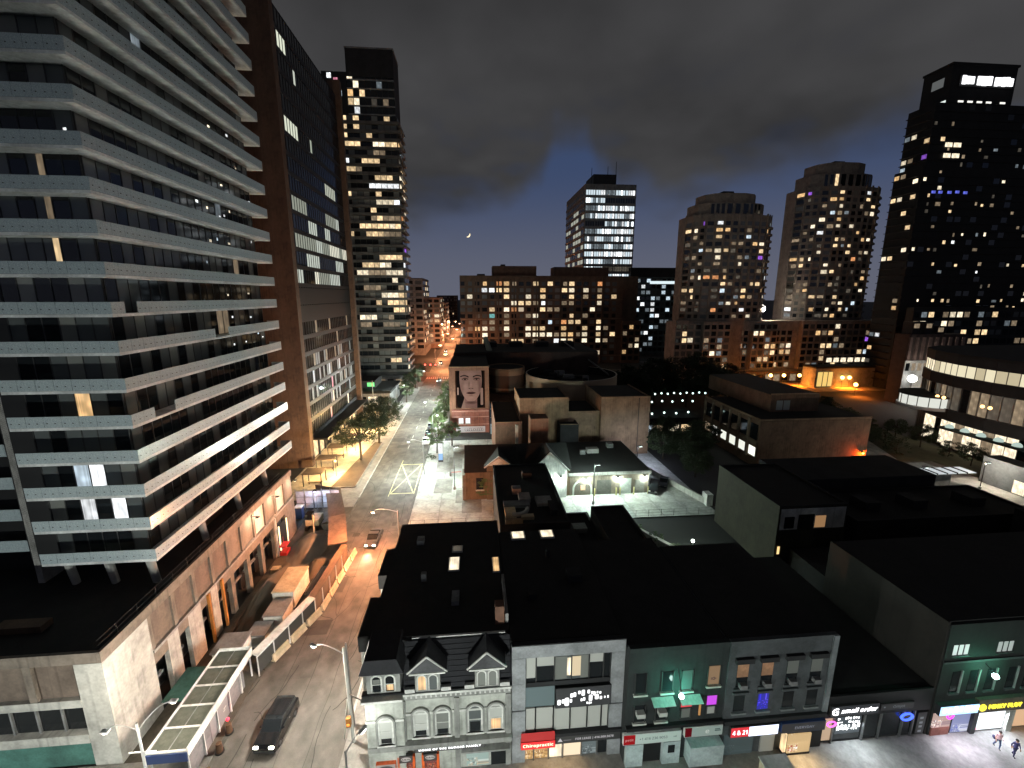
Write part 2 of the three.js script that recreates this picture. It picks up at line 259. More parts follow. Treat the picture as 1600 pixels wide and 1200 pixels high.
// ================================================================ balcony tower on the left
{
  const X = -32.5, Z = -43, XE = -43.3, ZE = -77, P = 3.52, Y0 = 14.8, N = 24, r = rng(21);
  const t = thing('balcony_tower', 'tall residential tower wrapped in pale glass balcony bands', 'tower', [-46, 10.4, -60]);
  B(t, 'core', M.black, -46, -34.4, 13.2, Y0 + P * N + 4, -75.5, -44.9);
  const clip = [], far = [], panes = Panes(t, 'pane');
  const front = Face(t, [XE, Z], [X, Z]), side = Face(t, [X, Z], [X, ZE]), wf = Face(t, [-43, -44.85], [-34.3, -44.85]), ws = Face(t, [-34.35, -45], [-34.35, -75.4]);
  for (let k = 0; k < N; k++) {
    const top = Y0 + P * k, b = B(t, 'balcony_slab', M.soffit, XE + 0.02, X - 0.01, top - 1.36, top - 1.10, ZE, Z - 0.01);
    // front panels, one piece each
    const nf = 7, wd = front.len / nf;
    for (let i = 0; i < nf; i++) { front.piece('balcony_panel', M.panel, i * wd + 0.015, (i + 1) * wd - 0.015, top - 1.08, top, -0.05 + r() * 0.012, 0.012); clip.push(front.geo(i * wd + 0.25, i * wd + 0.33, top - 0.70, top - 0.62, -0.02, 0.05), front.geo((i + 1) * wd - 0.6, (i + 1) * wd - 0.52, top - 0.70, top - 0.62, -0.02, 0.05)); }
    const ns = 22, ws2 = side.len / ns;
    for (let i = 0; i < ns; i++) {
      if ((k === 7 && i === 1) || (k === 6 && (i === 10 || i === 11)) || (k === 4 && i === 2) || (k === 4 && i === 3)) continue;      // panels not fitted yet
      const q = [i * ws2 + 0.015, (i + 1) * ws2 - 0.015, top - 1.08, top, -0.05 + r() * 0.012, 0.012];
      if (i < 5) side.piece('balcony_panel', M.panel, ...q); else far.push(side.geo(...q));
      if (i < 14) clip.push(side.geo(i * ws2 + 0.25, i * ws2 + 0.33, top - 0.70, top - 0.62, -0.02, 0.05), side.geo((i + 1) * ws2 - 0.6, (i + 1) * ws2 - 0.52, top - 0.70, top - 0.62, -0.02, 0.05));
    }
    B(t, 'balcony_end', M.panel, X - 1.9, X - 0.06, top - 1.08, top, ZE - 0.07, ZE - 0.01);
    // window wall behind the balconies
    for (let i = 0; i < 6; i++) { const u = i * 1.45; let m = pick(r, [[M.glass, 0.5], [M.drape, 0.34], [M.curtain, 0.16]]); if (k === 0 && false) m = L.white;
      if (i === 3 && (k === 9 || k === 10 || k === 8)) m = k === 8 ? L.warm : L.dim; if (k === 4 && i === 3) m = L.warm2; if (k === 2 && (i === 2 || i === 3)) m = i === 2 ? L.cool : L.white; if (k === 1 && (i === 2 || i === 4)) m = L.white;
      if (i === 3 && k > 7 && k < 11) { panes.add(wf, M.drape, u + 0.05, u + 0.82, top - 1.0, top + P - 1.3, 0.07, 5); panes.add(wf, m, u + 0.86, u + 1.38, top - 1.0, top + P - 1.3, 0.07, 5); } else panes.add(wf, m, u + 0.05, u + 1.40, top - 1.0, top + P - 1.3, 0.07, 5); }
    for (let i = 0; i < 21; i++) { const u = i * 1.45; let m = pick(r, [[M.glass, 0.62], [M.drape, 0.24], [M.curtain, 0.11], [M.glassBlue, 0.03]]); if (r() < 0.012 + (k > 6 && k < 12 && i > 11 ? 0.06 : 0)) m = pick(r, [[L.dimcool, 0.5], [L.cool, 0.2], [L.dim, 0.3]]);
      panes.add(ws, m, u + 0.05, u + 1.40, top - 1.0, top + P - 1.3, 0.07, i < 9 ? 2 : 0); }
    if (k > 4 && k < 14) for (let i = 10; i < 21; i++) if (r() < 0.3) { const u = i * 1.45 + 0.2 + r() * 0.8, y = top + 0.3 + r() * 1.3; panes.add(ws, pick(r, [[L.white, 0.5], [L.cool, 0.2], [L.pale, 0.3]]), u, u + 0.16 + r() * 0.35, y, y + 0.16 + r() * 0.2, 0.10, 3); }  // small glowing bits added over the panes paint in ceiling lights and reflected glints
    for (let i = 0; i < 6; i++) if (r() < 0.05) { const u = i * 1.45 + 0.2 + r() * 0.7, y = top + 0.5 + r() * 1.2; panes.add(wf, pick(r, [[L.white, 0.4], [L.pale, 0.6]]), u, u + 0.15 + r() * 0.2, y, y + 0.2, 0.10, 3); }  // the front panes get a few of these painted-in glints too
    for (let i = 0; i <= 6; i++) clip.push(wf.geo(i * 1.45 - 0.04, i * 1.45 + 0.04, top - 1.02, top + P - 1.27, 0, 0.12));
    for (let i = 0; i <= 21; i++) clip.push(ws.geo(i * 1.45 - 0.04, i * 1.45 + 0.04, top - 1.02, top + P - 1.27, 0, 0.12));
  }
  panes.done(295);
  stuff(world(t, 'balcony_panel_array', mergeGeometries(far), M.panel));
  stuff(world(t, 'mullion_array', mergeGeometries(clip), M.frame));
  // legs on the podium roof
  for (const [x, z] of [[-42.2, -44.4], [-38.2, -44.2], [-34.0, -44.0], [-33.6, -52], [-33.6, -60], [-33.6, -68]]) world(t, 'column', bar([x + 0.25, 10.4, z - 0.2], [x, 13.5, z], 0.36, 0.42, 12), M.concrete);
  B(t, 'core_wall', M.concrete, -44, -36.5, 10.4, 13.2, -74, -49);
  // the wing to the left, further back
  B(t, 'wing_core', M.black, -62, -46.05, 10.4, Y0 + P * N, -75, -47.6);
  B(t, 'wing_fin', M.concrete, -45.9, -45.3, 10.4, Y0 + P * N, -47.4, -44.9);
  for (let k = 0; k < N; k++) { const top = Y0 + P * k; B(t, 'wing_slab', M.soffit, -62, -46.1, top - 1.26, top - 1.0, -47.5, -46.0); for (let i = 0; i < 4; i++) B(t, 'wing_panel', M.panel, -52.2 + i * 1.52, -50.7 + i * 1.52, top - 1.3, top - 0.02, -46.02, -45.95); }
}

// ================================================================ concrete podium under construction
{
  const X = -31, Z = -33.5, ZE = -72, H = 11.3, t = thing('concrete_podium', 'raw concrete podium under construction below the balcony tower', 'building', [-50, 0, -52]);
  const cw = stained(0.235, 0.195, 0.16), cd = stained(0.19, 0.145, 0.115), inner = worn(0.05, 0.05, 0.05);
  B(t, 'roof_slab', M.roof, -70, X - 0.4, 10.1, 10.4, ZE, Z - 0.4);
  B(t, 'inner_wall', inner, -70, X - 2.2, 0, 10.0, ZE + 0.5, Z - 2.2);
  // parapet pieces
  B(t, 'parapet', cw, X - 0.3, X, 10.3, H, ZE, Z); B(t, 'parapet', cw, -70, X - 0.32, 10.3, H, Z - 0.3, Z);
  B(t, 'corner_wall', M.pale, X - 2.2, X, 0, 10.28, -38.6, Z); 
  const s = Face(t, [X, Z], [X, ZE]);                        // street side
  // ground storey: openings and piers; upper storey: infill panels between pilasters
  const open = [[5.1, 7.0], [8.6, 10.2], [12.4, 14.4], [15.6, 18.4], [19.2, 22.4], [23.2, 26.2], [27.0, 30.4], [31.2, 34.6]];
  let u = 5.1;
  for (const [a, b] of open) { if (a > u) s.piece('pier', u < 15 ? M.pale : cw, u, a, 0, 6.4, -0.5, 0); s.piece('opening', M.black, a, b, 0, 5.2, -2.0, -1.6); s.piece('opening_frame', M.grey, a, b, 2.6, 2.9, -1.2, -0.9); s.piece('lintel', cw, a, b, 5.2, 6.4, -0.5, -0.004); u = b; }
  s.piece('pier', cw, u, s.len, 0, 6.4, -0.5, 0);
  s.piece('string_course', M.concrete, 5.1, s.len, 6.42, 6.7, -0.5, 0.12);
  for (let k = 0; k < 10; k++) { const a = 5.1 + k * 3.35; s.piece('wall_panel', k < 4 ? cd : k === 6 || k === 8 ? M.white : cw, a + 0.45, a + 3.3, 6.72, 10.28, -0.5, -0.22); s.piece('pilaster', cw, a - 0.1, a + 0.4, 6.72, 10.28, -0.5, 0); }
  for (const a of [13.5, 16.2]) s.piece('steel_prop', M.orangeSteel, a, a + 0.28, 0, 6.4, 0.02, 0.3);
  s.piece('downpipe', M.white, 30.8, 31.05, 0, 6.4, 0.02, 0.25);
  // front
  const f = Face(t, [-70, Z], [X - 2.2, Z]);
  f.piece('wall_panel', cd, 0, f.len, 6.9, 10.28, -0.6, -0.35); f.piece('window_band', M.glass, 0, f.len - 0.3, 3.4, 6.1, -0.9, -0.6); f.piece('string_course', M.pale, 0, f.len, 6.12, 6.88, -0.6, 0.03); f.piece('string_course', M.pale, 0, f.len, 2.5, 3.38, -0.6, 0.05);
  for (let k = 0; k < 9; k++) { f.piece('column', cw, f.len - 3.9 - k * 4, f.len - 3.3 - k * 4, 6.9, 10.28, -0.34, -0.02); f.piece('mullion', M.grey, f.len - 2.2 - k * 2, f.len - 2.05 - k * 2, 3.4, 6.1, -0.58, -0.4); }
  f.piece('hoarding_board', M.green, 0, f.len, 0, 2.48, -0.6, -0.2);
  // roof clutter
  for (const [x, z, w, d, h] of [[-36.5, -57, 2.5, 5, 1.7], [-38, -64, 3, 4, 2.1], [-41, -38, 4, 1.2, 0.6], [-47, -36.5, 5, 1, 0.7]]) B(t, 'roof_pallet', M.ply, x - w / 2, x + w / 2, 10.4, 10.4 + h, z - d / 2, z + d / 2);
  // guard rail along the roof edge
  for (let k = 0; k < 14; k++) world(t, 'rail_post', bar([X - 0.5, 10.4, -36 - k * 2.4], [X - 0.5, 12.0, -36 - k * 2.4], 0.03), M.darksteel);
  for (const y of [11.5, 12]) world(t, 'rail', bar([X - 0.5, y, -34], [X - 0.5, y, -69], 0.025), M.darksteel);
  // work lights in the last bays
  for (const [z, y, cd2] of [[-64.5, 9.9, 8], [-58.2, 9.9, 9], [-71.2, 9.6, 7]]) { const w = thing('work_light', z < -70 ? 'bright work light at the far end of the podium roof' : z < -60 ? 'work light above the last white podium panel' : 'work light above the nearer white podium panel', 'work light', [X + 0.35, y, z]); B(w, 'bracket', M.darksteel, X - 0.02, X + 0.9, y + 0.17, y + 0.24, z - 0.04, z + 0.04); B(w, 'lamp_housing', M.darksteel, X + 0.7, X + 1.1, y, y + 0.16, z - 0.2, z + 0.2); B(w, 'lamp_glass', glow(1, 0.93, 0.8, 4), X + 0.74, X + 1.06, y - 0.05, y - 0.005, z - 0.16, z + 0.16); lampLight(X + 0.9, y - 0.2, z, 0xffe6c4, cd2, 4); }
}

// ================================================================ construction frontage on the left of the street
{ // covered walkway with a boarded roof
  const t = thing('covered_walkway', 'white covered walkway with green-grey roof boards beside the podium', 'walkway', [-25.3, 0.13, -36]);
  const x0 = -27.2, x1 = -24.0, z0 = -31.3, z1 = -41.9, y = 3.15;
  B(t, 'roof_deck', M.grey, x0, x1 - 0.06, y - 0.1, y + 0.1, z1, z0);
  for (let i = 0; i < 2; i++) for (let k = 0; k < 5; k++) B(t, 'roof_board', worn(0.10, 0.108, 0.085), x0 + 0.15 + i * 1.48, x0 + 1.5 + i * 1.48, y + 0.1, y + 0.14, z0 - 0.2 - k * 2.1 - 1.95, z0 - 0.2 - k * 2.1);
  for (let k = 0; k <= 5; k++) B(t, 'roof_batten', M.white, x0, x1 - 0.06, y + 0.1, y + 0.2, z0 - 0.1 - k * 2.1 - 0.1, z0 - k * 2.1 - 0.04);
  B(t, 'fascia', M.white, x1 - 0.05, x1 + 0.05, y - 0.35, y + 0.45, z1, z0); B(t, 'fascia', M.white, x0 - 0.05, x0 + 0.03, y - 0.3, y + 0.35, z1, z0); B(t, 'end_fascia', M.navy, x0, x1, y - 0.75, y + 0.1, z0 + 0.01, z0 + 0.1);
  B(t, 'end_beam', M.white, x0, x1, y - 0.3, y + 0.4, z1 - 0.12, z1 - 0.02);
  for (let k = 0; k < 6; k++) for (const x of [x0 + 0.1, x1 - 0.2]) B(t, 'post', M.white, x - 0.06, x + 0.06, 0.1, y - 0.12, z0 - 0.3 - k * 2.05, z0 - 0.18 - k * 2.05);
  // hoarding boards along the street side, with faded print
  const c = document.createElement('canvas'); c.width = 512; c.height = 256; const g = c.getContext('2d'); g.fillStyle = '#a8a0a2'; g.fillRect(0, 0, 512, 256); g.fillStyle = '#3a3236'; const r = rng(5); for (let k = 0; k < 30; k++) { g.beginPath(); g.ellipse(330 + r() * 100, 60 + r() * 130, 4 + r() * 12, 3 + r() * 9, r() * 3, 0, 7); g.fill(); } g.fillStyle = '#e8dcd8'; g.fillRect(240, 110, 50, 16); g.fillRect(230, 135, 36, 12);
  const ct = new THREE.CanvasTexture(c); ct.colorSpace = THREE.SRGBColorSpace; ct.repeat.set(1 / 4.4, 1 / 2.3); ct.wrapS = ct.wrapT = THREE.RepeatWrapping;
  const pr = new THREE.MeshStandardMaterial({ map: ct, roughness: 0.7 }); pr.color.setRGB(0.55, 0.55, 0.55);
  for (let k = 0; k < 3; k++) B(t, 'hoarding_board', k === 1 ? pr : worn(0.19, 0.175, 0.18), x1 - 0.34, x1 - 0.28, 0.14, 2.5, z0 - 0.5 - k * 2.9 - 2.86, z0 - 0.5 - k * 2.9);
}
tag(B(scene, 'tarpaulin', M.green, -30.2, -27.6, 2.0, 2.06, -41.4, -37.4), 'teal tarpaulin roof between the walkway and the podium', 'tarpaulin');
{ const t = thing('site_shed', 'small shed with a grey flat roof at the end of the walkway', 'shed', [-26.8, 0.05, -43.4]); B(t, 'wall', M.white, -28.2, -25.6, 0.05, 2.75, -44.9, -42.2); B(t, 'roof', M.grey, -28.35, -25.45, 2.76, 2.92, -45, -42.05); }
// fence line: polyline of hoarding with a white sloping cap, mesh below, and concrete barriers at its foot
{
  const line = [[-23.5, -41.8], [-20.6, -50.6], [-19.9, -62.5]];
  const t = thing('site_fence', 'mesh site fence under a white sloping cap along the street', 'fence', [-22, 0, -46]);
  for (let s = 0; s < 2; s++) {
    const f = Face(t, line[s], line[s + 1]);
    const n = Math.round(f.len / 2.4), w = f.len / n;
    for (let k = 0; k < n; k++) { f.piece('fence_panel', s ? M.ply : M.mesh, k * w + 0.05, (k + 1) * w - 0.05, 0.3, 2.2, -0.05, 0); f.piece('fence_post', M.white, k * w - 0.05, k * w + 0.05, 0, 2.4, -0.02, 0.08); }
    const cap = new THREE.BufferGeometry(), [a, b, c, d] = [f.at(0, 0.15), f.at(f.len, 0.15), f.at(f.len, -0.75), f.at(0, -0.75)];
    const g = slab([a, b, c, d], 2.42, 2.56); const p = g.attributes.position; for (let i = 0; i < p.count; i++) { const q = (p.getX(i) - a[0]) * (c[0] - b[0]) + (p.getZ(i) - a[1]) * (c[1] - b[1]); p.setY(i, p.getY(i) + 0.42 * Math.max(0, q) / 2.1); } g.computeVertexNormals();
    world(t, 'sloping_cap', g, s ? M.ply : M.white);
  }
}
{
  const line = [[-22.9, -43.4], [-20.1, -51.2], [-19.2, -64.6]], r = rng(3); let n = 0;
  const spots = [];
  for (let s = 0; s < 2; s++) { const [a, b] = [line[s], line[s + 1]], len = Math.hypot(b[0] - a[0], b[1] - a[1]), k = Math.floor(len / 2.5); for (let i = 0; i < k; i++) spots.push([a[0] + (b[0] - a[0]) * (i + 0.5) / k, a[1] + (b[1] - a[1]) * (i + 0.5) / k, Math.atan2(b[0] - a[0], b[1] - a[1])]); }
  const g = prism([[-0.3, 0], [0.3, 0], [0.3, 0.12], [0.14, 0.3], [0.09, 0.85], [-0.09, 0.85], [-0.14, 0.3], [-0.3, 0.12]], 2.36).translate(0, 0, -1.18);
  const ord = ['first', 'second', 'third', 'fourth', 'fifth', 'sixth', 'seventh', 'eighth', 'ninth', 'tenth'];
  for (const [x, z, a] of spots) { const m = put(scene, 'concrete_barrier', g, M.cream, x, 0, z, a); tag(m, `cream concrete barrier below the fence, ${ord[n]} from the walkway end`, 'barrier', 'barriers along the site fence'); n++; }
}
{ // boarded hoarding bending back to the pavement corner
  const t = thing('plywood_hoarding', 'dark plywood hoarding bending around the site corner near the plaza', 'hoarding', [-22, 0, -72]);
  const line = [[-19.9, -62.6], [-22.6, -71.5], [-26.6, -82.5], [-32, -84.6]];
  for (let s = 0; s < 3; s++) { const f = Face(t, line[s], line[s + 1]), n = Math.max(2, Math.round(f.len / 1.5)), w = f.len / n; for (let k = 0; k < n; k++) f.piece('board', M.ply, k * w + 0.01, (k + 1) * w - 0.01, 0, 2.9 - 0.02 * (k % 3), -0.06, 0); if (s < 2) { const [a, b, c, d] = [f.at(0, 0.1), f.at(f.len, 0.1), f.at(f.len, -2.6), f.at(0, -2.6)]; world(t, 'lean_roof', slab([a, b, c, d], 2.95, 3.1), s ? M.ply : worn(0.2, 0.13, 0.09)); } }
}
// trailers, spoil and plant inside the fence
const white2 = worn(0.62, 0.62, 0.58);
for (const [x, z, w, d, h, lab] of [[-24.9, -54.4, 2.6, 5.2, 2.7, 'largest white site trailer with a tan roof inside the fence'], [-24.6, -49.6, 2.2, 3.0, 2.2, 'grey-roofed site trailer between the tan trailer and the shed'], [-25.4, -46.6, 2.0, 2.2, 1.8, 'low white site box with dark markings behind the white cap']]) {
  const t = thing('site_trailer', lab, 'trailer', [x, 0.05, z]); B(t, 'body', white2, x - w / 2, x + w / 2, 0.35, h, z - d / 2, z + d / 2); B(t, 'roof', h > 2.5 ? M.cream : M.grey, x - w / 2 - 0.1, x + w / 2 + 0.1, h, h + 0.12, z - d / 2 - 0.1, z + d / 2 + 0.1); B(t, 'door', M.grey, x - w / 2 - 0.04, x - w / 2 - 0.003, 0.45, 2.1 * h / 2.7, z - 0.4, z + 0.4);
  for (const k of [-1, 1]) world(t, 'wheel', new THREE.CylinderGeometry(0.3, 0.3, 0.2, 12).rotateZ(Math.PI / 2).translate(x + w / 2 - 0.2, 0.35, z + k * 0.9), M.black);
}
{ const r = rng(71); const mound = (name, lab, x, z, rx, rz, h, m) => { const g = new THREE.PlaneGeometry(2, 2, 26, 26).rotateX(-Math.PI / 2), p = g.attributes.position; for (let i = 0; i < p.count; i++) { const a = p.getX(i), b = p.getZ(i), q = Math.hypot(a, b); p.setXYZ(i, a * rx, h * smooth(1.05, 0, q) * (0.6 + 0.8 * fbm(a * 3 + x, b * 3 + z, 9)) - 0.05, b * rz); } g.computeVertexNormals(); const o = put(scene, name, g, m, x, 0.06, z); return tag(o, lab, 'mound'); };
  mound('dirt_mound', 'long dark spoil heap along the podium foot', -28.6, -55, 1.7, 8, 2.0, M.dirt); mound('dirt_mound', 'rough grey spoil heap in the middle of the site yard', -27, -66.5, 3, 5.5, 2.2, worn(0.17, 0.16, 0.145)); mound('dirt_mound', 'small brown spoil heap by the lean-to roof', -24, -61, 1.6, 3, 1.3, M.dirt);
  const pipes = thing('timber_stack', 'bundle of dark timbers lying along the podium', 'timber stack', [-29.6, 0, -49]); for (let k = 0; k < 7; k++) world(pipes, 'timber', bx(0.18, 0.16, 7).clone().rotateY(0.06 * (r() - 0.5)).translate(-29.9 + (k % 4) * 0.22, 0.15 + Math.floor(k / 4) * 0.17, -49 + r()), M.ply);
  const ex = thing('excavator', 'cream digger standing in the floodlit end of the site yard', 'excavator', [-28.4, 0.05, -73]); for (const k of [-0.9, 0.9]) B(ex, 'track', M.black, -28.4 + k - 0.25, -28.4 + k + 0.25, 0.05, 0.75, -74.6, -71.6); B(ex, 'body', M.cream, -29.5, -27.3, 0.8, 1.9, -74.6, -72.0); B(ex, 'cab', M.glass, -29.5, -28.4, 1.9, 2.9, -73.4, -72.1); world(ex, 'boom', bar([-28, 1.8, -72], [-27.2, 4.0, -69.6], 0.2, 0.16), M.cream); world(ex, 'stick', bar([-27.2, 4.0, -69.6], [-26.8, 1.2, -68.4], 0.15, 0.12), M.cream); world(ex, 'bucket', bx(0.8, 0.6, 0.6).clone().translate(-26.8, 0.9, -68.2), M.darksteel);
  const rt = thing('red_lift', 'small red scissor lift beside the lit doorway of the podium', 'lift', [-30.1, 0.05, -65]); B(rt, 'base', M.redPlastic, -30.6, -29.6, 0.2, 0.7, -65.8, -64.2); B(rt, 'platform', M.redPlastic, -30.6, -29.6, 1.6, 1.75, -65.8, -64.2); for (const k of [-1, 1]) world(rt, 'scissor_arm', bar([-30.1, 0.7, -65 - k * 0.7], [-30.1, 1.6, -65 + k * 0.7], 0.05), M.redPlastic); for (const [a, b] of [[-30.55, -65.7], [-29.65, -65.7], [-30.55, -64.3], [-29.65, -64.3]]) world(rt, 'guard_post', bar([a, 1.75, b], [a, 2.6, b], 0.03), M.redPlastic);
  // doorway with a lit jamb
  const door = thing('lit_doorway', 'tall lit doorway frame near the far end of the podium', 'doorway', [-30.85, 0, -66.5]); B(door, 'panel', M.black, -30.99, -30.9, 0, 4.6, -68, -65.6); for (const z of [-68.2, -65.4]) B(door, 'lamp_strip', glow(1, 0.85, 0.5, 2.0), -30.98, -30.8, 0.4, 4.5, z - 0.08, z + 0.08);
  // floodlit back of the yard
  const sc = thing('scaffold_wall', 'white-sheeted scaffold at the floodlit back of the site', 'scaffold', [-30.5, 0, -79.5]); for (let k = 0; k < 5; k++) { B(sc, 'sheet', worn(0.5, 0.53, 0.58), -34 + k * 1.6 + 0.05, -32.5 + k * 1.6, 0.2, 3.6, -80.1, -80.02); world(sc, 'tube', bar([-34 + k * 1.6, 0, -79.8], [-34 + k * 1.6, 4.2, -79.8], 0.05), M.steel); } for (const y of [1.3, 2.6, 3.9]) world(sc, 'tube', bar([-34, y, -79.75], [-26.3, y, -79.75], 0.05), M.steel);
  const fl = thing('site_floodlight', 'cool white floodlight mast in the site yard', 'floodlight', [-29.6, 0.05, -78.2]); world(fl, 'mast', bar([-29.6, 0, -78.2], [-29.6, 4.6, -78.2], 0.05), M.steel); B(fl, 'lamp_head', M.darksteel, -29.9, -29.3, 4.6, 4.85, -78.2, -77.5); B(fl, 'lamp_glass', glow(0.85, 0.92, 1, 5), -29.85, -29.35, 4.54, 4.59, -77.9, -77.55); lampLight(-29.6, 4.35, -77.7, 0xcfe0ff, 24, 6);
}

{ // small plant and materials about the yard
  const reel = thing('cable_reel', 'wooden cable reel lying by the grey spoil heap', 'cable reel', [-24.6, 0.06, -69]); for (const k of [0.1, 0.9]) world(reel, 'flange', new THREE.CylinderGeometry(0.8, 0.8, 0.1, 18).translate(-24.6, 0.06 + k, -69), M.ply); world(reel, 'drum', new THREE.CylinderGeometry(0.35, 0.35, 0.75, 14).translate(-24.6, 0.56, -69), M.dark);
  for (const [x, z, n, w] of [[-26.8, -58.8, 5, 'beside the tan-roofed trailer'], [-29.6, -60.4, 4, 'against the podium openings'], [-26.0, -76.2, 6, 'under the site floodlight']]) { const t = thing('pallet_stack', `stack of timber pallets ${w}`, 'pallets', [x, 0.06, z]); for (let k = 0; k < n; k++) { B(t, 'pallet', M.cream, x - 0.6, x + 0.6, 0.08 + k * 0.16, 0.18 + k * 0.16, z - 0.5, z + 0.5); } }
  const toilet = thing('portable_toilet', 'blue portable toilet at the back of the site yard', 'portable toilet', [-32.2, 0.06, -76.6]); B(toilet, 'cabin', M.navy, -32.8, -31.6, 0.1, 2.2, -77.2, -76.0); B(toilet, 'roof', M.white, -32.85, -31.55, 2.21, 2.4, -77.25, -75.95); B(toilet, 'door', worn(0.05, 0.09, 0.2), -32.6, -31.8, 0.2, 2.0, -75.99, -75.94);
  const skip = thing('waste_skip', 'grey waste skip beside the digger', 'skip', [-25.4, 0.06, -72.4]); world(skip, 'bin', prism([[-1.0, 0.1], [1.0, 0.1], [1.5, 1.2], [-1.5, 1.2]], 1.6).translate(-25.4, 0, -73.2), M.grey); world(skip, 'load', prism([[-1.3, 1.2], [1.3, 1.2], [0.6, 1.6], [-0.7, 1.5]], 1.4).translate(-25.4, 0.01, -73.1), M.dirt);
  const tubes = thing('pipe_bundle', 'bundle of pale pipes lying along the site fence', 'pipes', [-22.8, 0.06, -57]); for (let k = 0; k < 6; k++) world(tubes, 'pipe', bar([-23.4 + (k % 3) * 0.3, 0.2 + Math.floor(k / 3) * 0.26, -54.6], [-22.9 + (k % 3) * 0.3, 0.2 + Math.floor(k / 3) * 0.26, -60.4], 0.13, 0.13, 8), M.concrete);
}
// ================================================================ street lamps
function cobra(name, label, base, head, hy, lampColor, k, cd, o = {}) {        // a pole at base [x,z], an arm to the head [x,z] at height hy
  const t = thing(name, label, 'street lamp', [base[0], 0, base[1]], 0, o.group);
  world(t, 'base', new THREE.CylinderGeometry(0.16, 0.2, 0.5, 12).translate(base[0], 0.3, base[1]), o.mat ?? M.steel);
  world(t, 'pole', bar([base[0], 0.3, base[1]], [base[0], hy + (o.extra ?? 0), base[1]], o.r ?? 0.11, 0.07, 10), o.mat ?? M.steel);
  const pts = [0, 0.15, 0.4, 0.7, 1].map((q) => new THREE.Vector3(base[0] + (head[0] - base[0]) * q, hy + (o.rise ?? 0.5) * Math.sin(q * 2.2) - 0.2 * (1 - q), base[1] + (head[1] - base[1]) * q));
  pts[4].y = hy + 0.12;
  world(t, 'arm', new THREE.TubeGeometry(new THREE.CatmullRomCurve3(pts), 14, 0.05, 6), o.mat ?? M.steel);
  const dx = head[0] - base[0], dz = head[1] - base[1], a = Math.atan2(-dz, dx);
  const h = world(t, 'lamp_head', new RoundedBoxGeometry(0.75, 0.18, 0.32, 2, 0.07).rotateY(a).translate(head[0], hy + 0.14, head[1]), M.grey);
  const gl = new THREE.SphereGeometry(0.16, 12, 6, 0, Math.PI * 2, Math.PI / 2, Math.PI / 2).scale(1.5 * (o.big ?? 1.35), 0.75 * (o.big ?? 1.35), 0.95 * (o.big ?? 1.35)).rotateY(a).translate(head[0], hy + 0.04, head[1]);  // glass made oversize so that its shape stands in for glare
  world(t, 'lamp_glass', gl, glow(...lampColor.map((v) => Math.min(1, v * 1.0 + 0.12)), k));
  const c = new THREE.Color().setRGB(...lampColor); lampLight(head[0], hy - 0.2 - 0.12 * (o.big ?? 1), head[1], c, cd, o.soft ?? 6);
  return t;
}
const WH = [1, 0.93, 0.80], CW = [0.86, 1, 0.93], NA = [1, 0.37, 0.15];
cobra('street_lamp', 'white street lamp with a curved arm over the near car', [-12, -35.2], [-15.3, -36.4], 8, WH, 7, 215, { extra: 1.2, r: 0.2 });
cobra('street_lamp', 'orange sodium lamp over the middle of the cross street', [-11.9, -62.3], [-15.6, -62.2], 8, NA, 6, 640);
cobra('street_lamp', 'cool white lamp over the yellow keep-clear box', [-11.6, -94.4], [-14.8, -94.5], 8, CW, 6, 450);
cobra('street_lamp', 'cool white lamp over the pavement by the first street trees', [-11.6, -118], [-10.2, -117.5], 7.6, CW, 5, 150);
cobra('street_lamp', 'white lamp among the trees in front of the mural', [-11.4, -132], [-15, -131.5], 8, CW, 5, 420);
cobra('street_lamp', 'white lamp over the left pavement behind the office block', [-28.2, -158], [-25.4, -158], 8, CW, 5, 240);
cobra('street_lamp', 'white lamp beyond the mural on the right pavement', [-10.2, -165], [-14, -165], 8, CW, 5, 340);
cobra('street_lamp', 'white lamp on the left pavement by the condominium tower', [-24.6, -188], [-21.4, -188], 8, CW, 5, 160);
{ const where = ['just past the zebra crossing', 'second past the zebra crossing', 'third past the zebra crossing', 'fourth past the zebra crossing', 'fifth past the zebra crossing', 'sixth past the zebra crossing', 'seventh past the zebra crossing', 'last past the zebra crossing'];
  for (let k = 0; k < 8; k++) cobra('street_lamp', `sodium street lamp down the orange end of the street, ${where[k]}`, [k % 2 ? -24.4 : -11.6, -236 - k * 44], [k % 2 ? -21 : -15, -236 - k * 44], 9, NA, 10, 800, { group: 'sodium lamps down the far street', big: 4 }); }
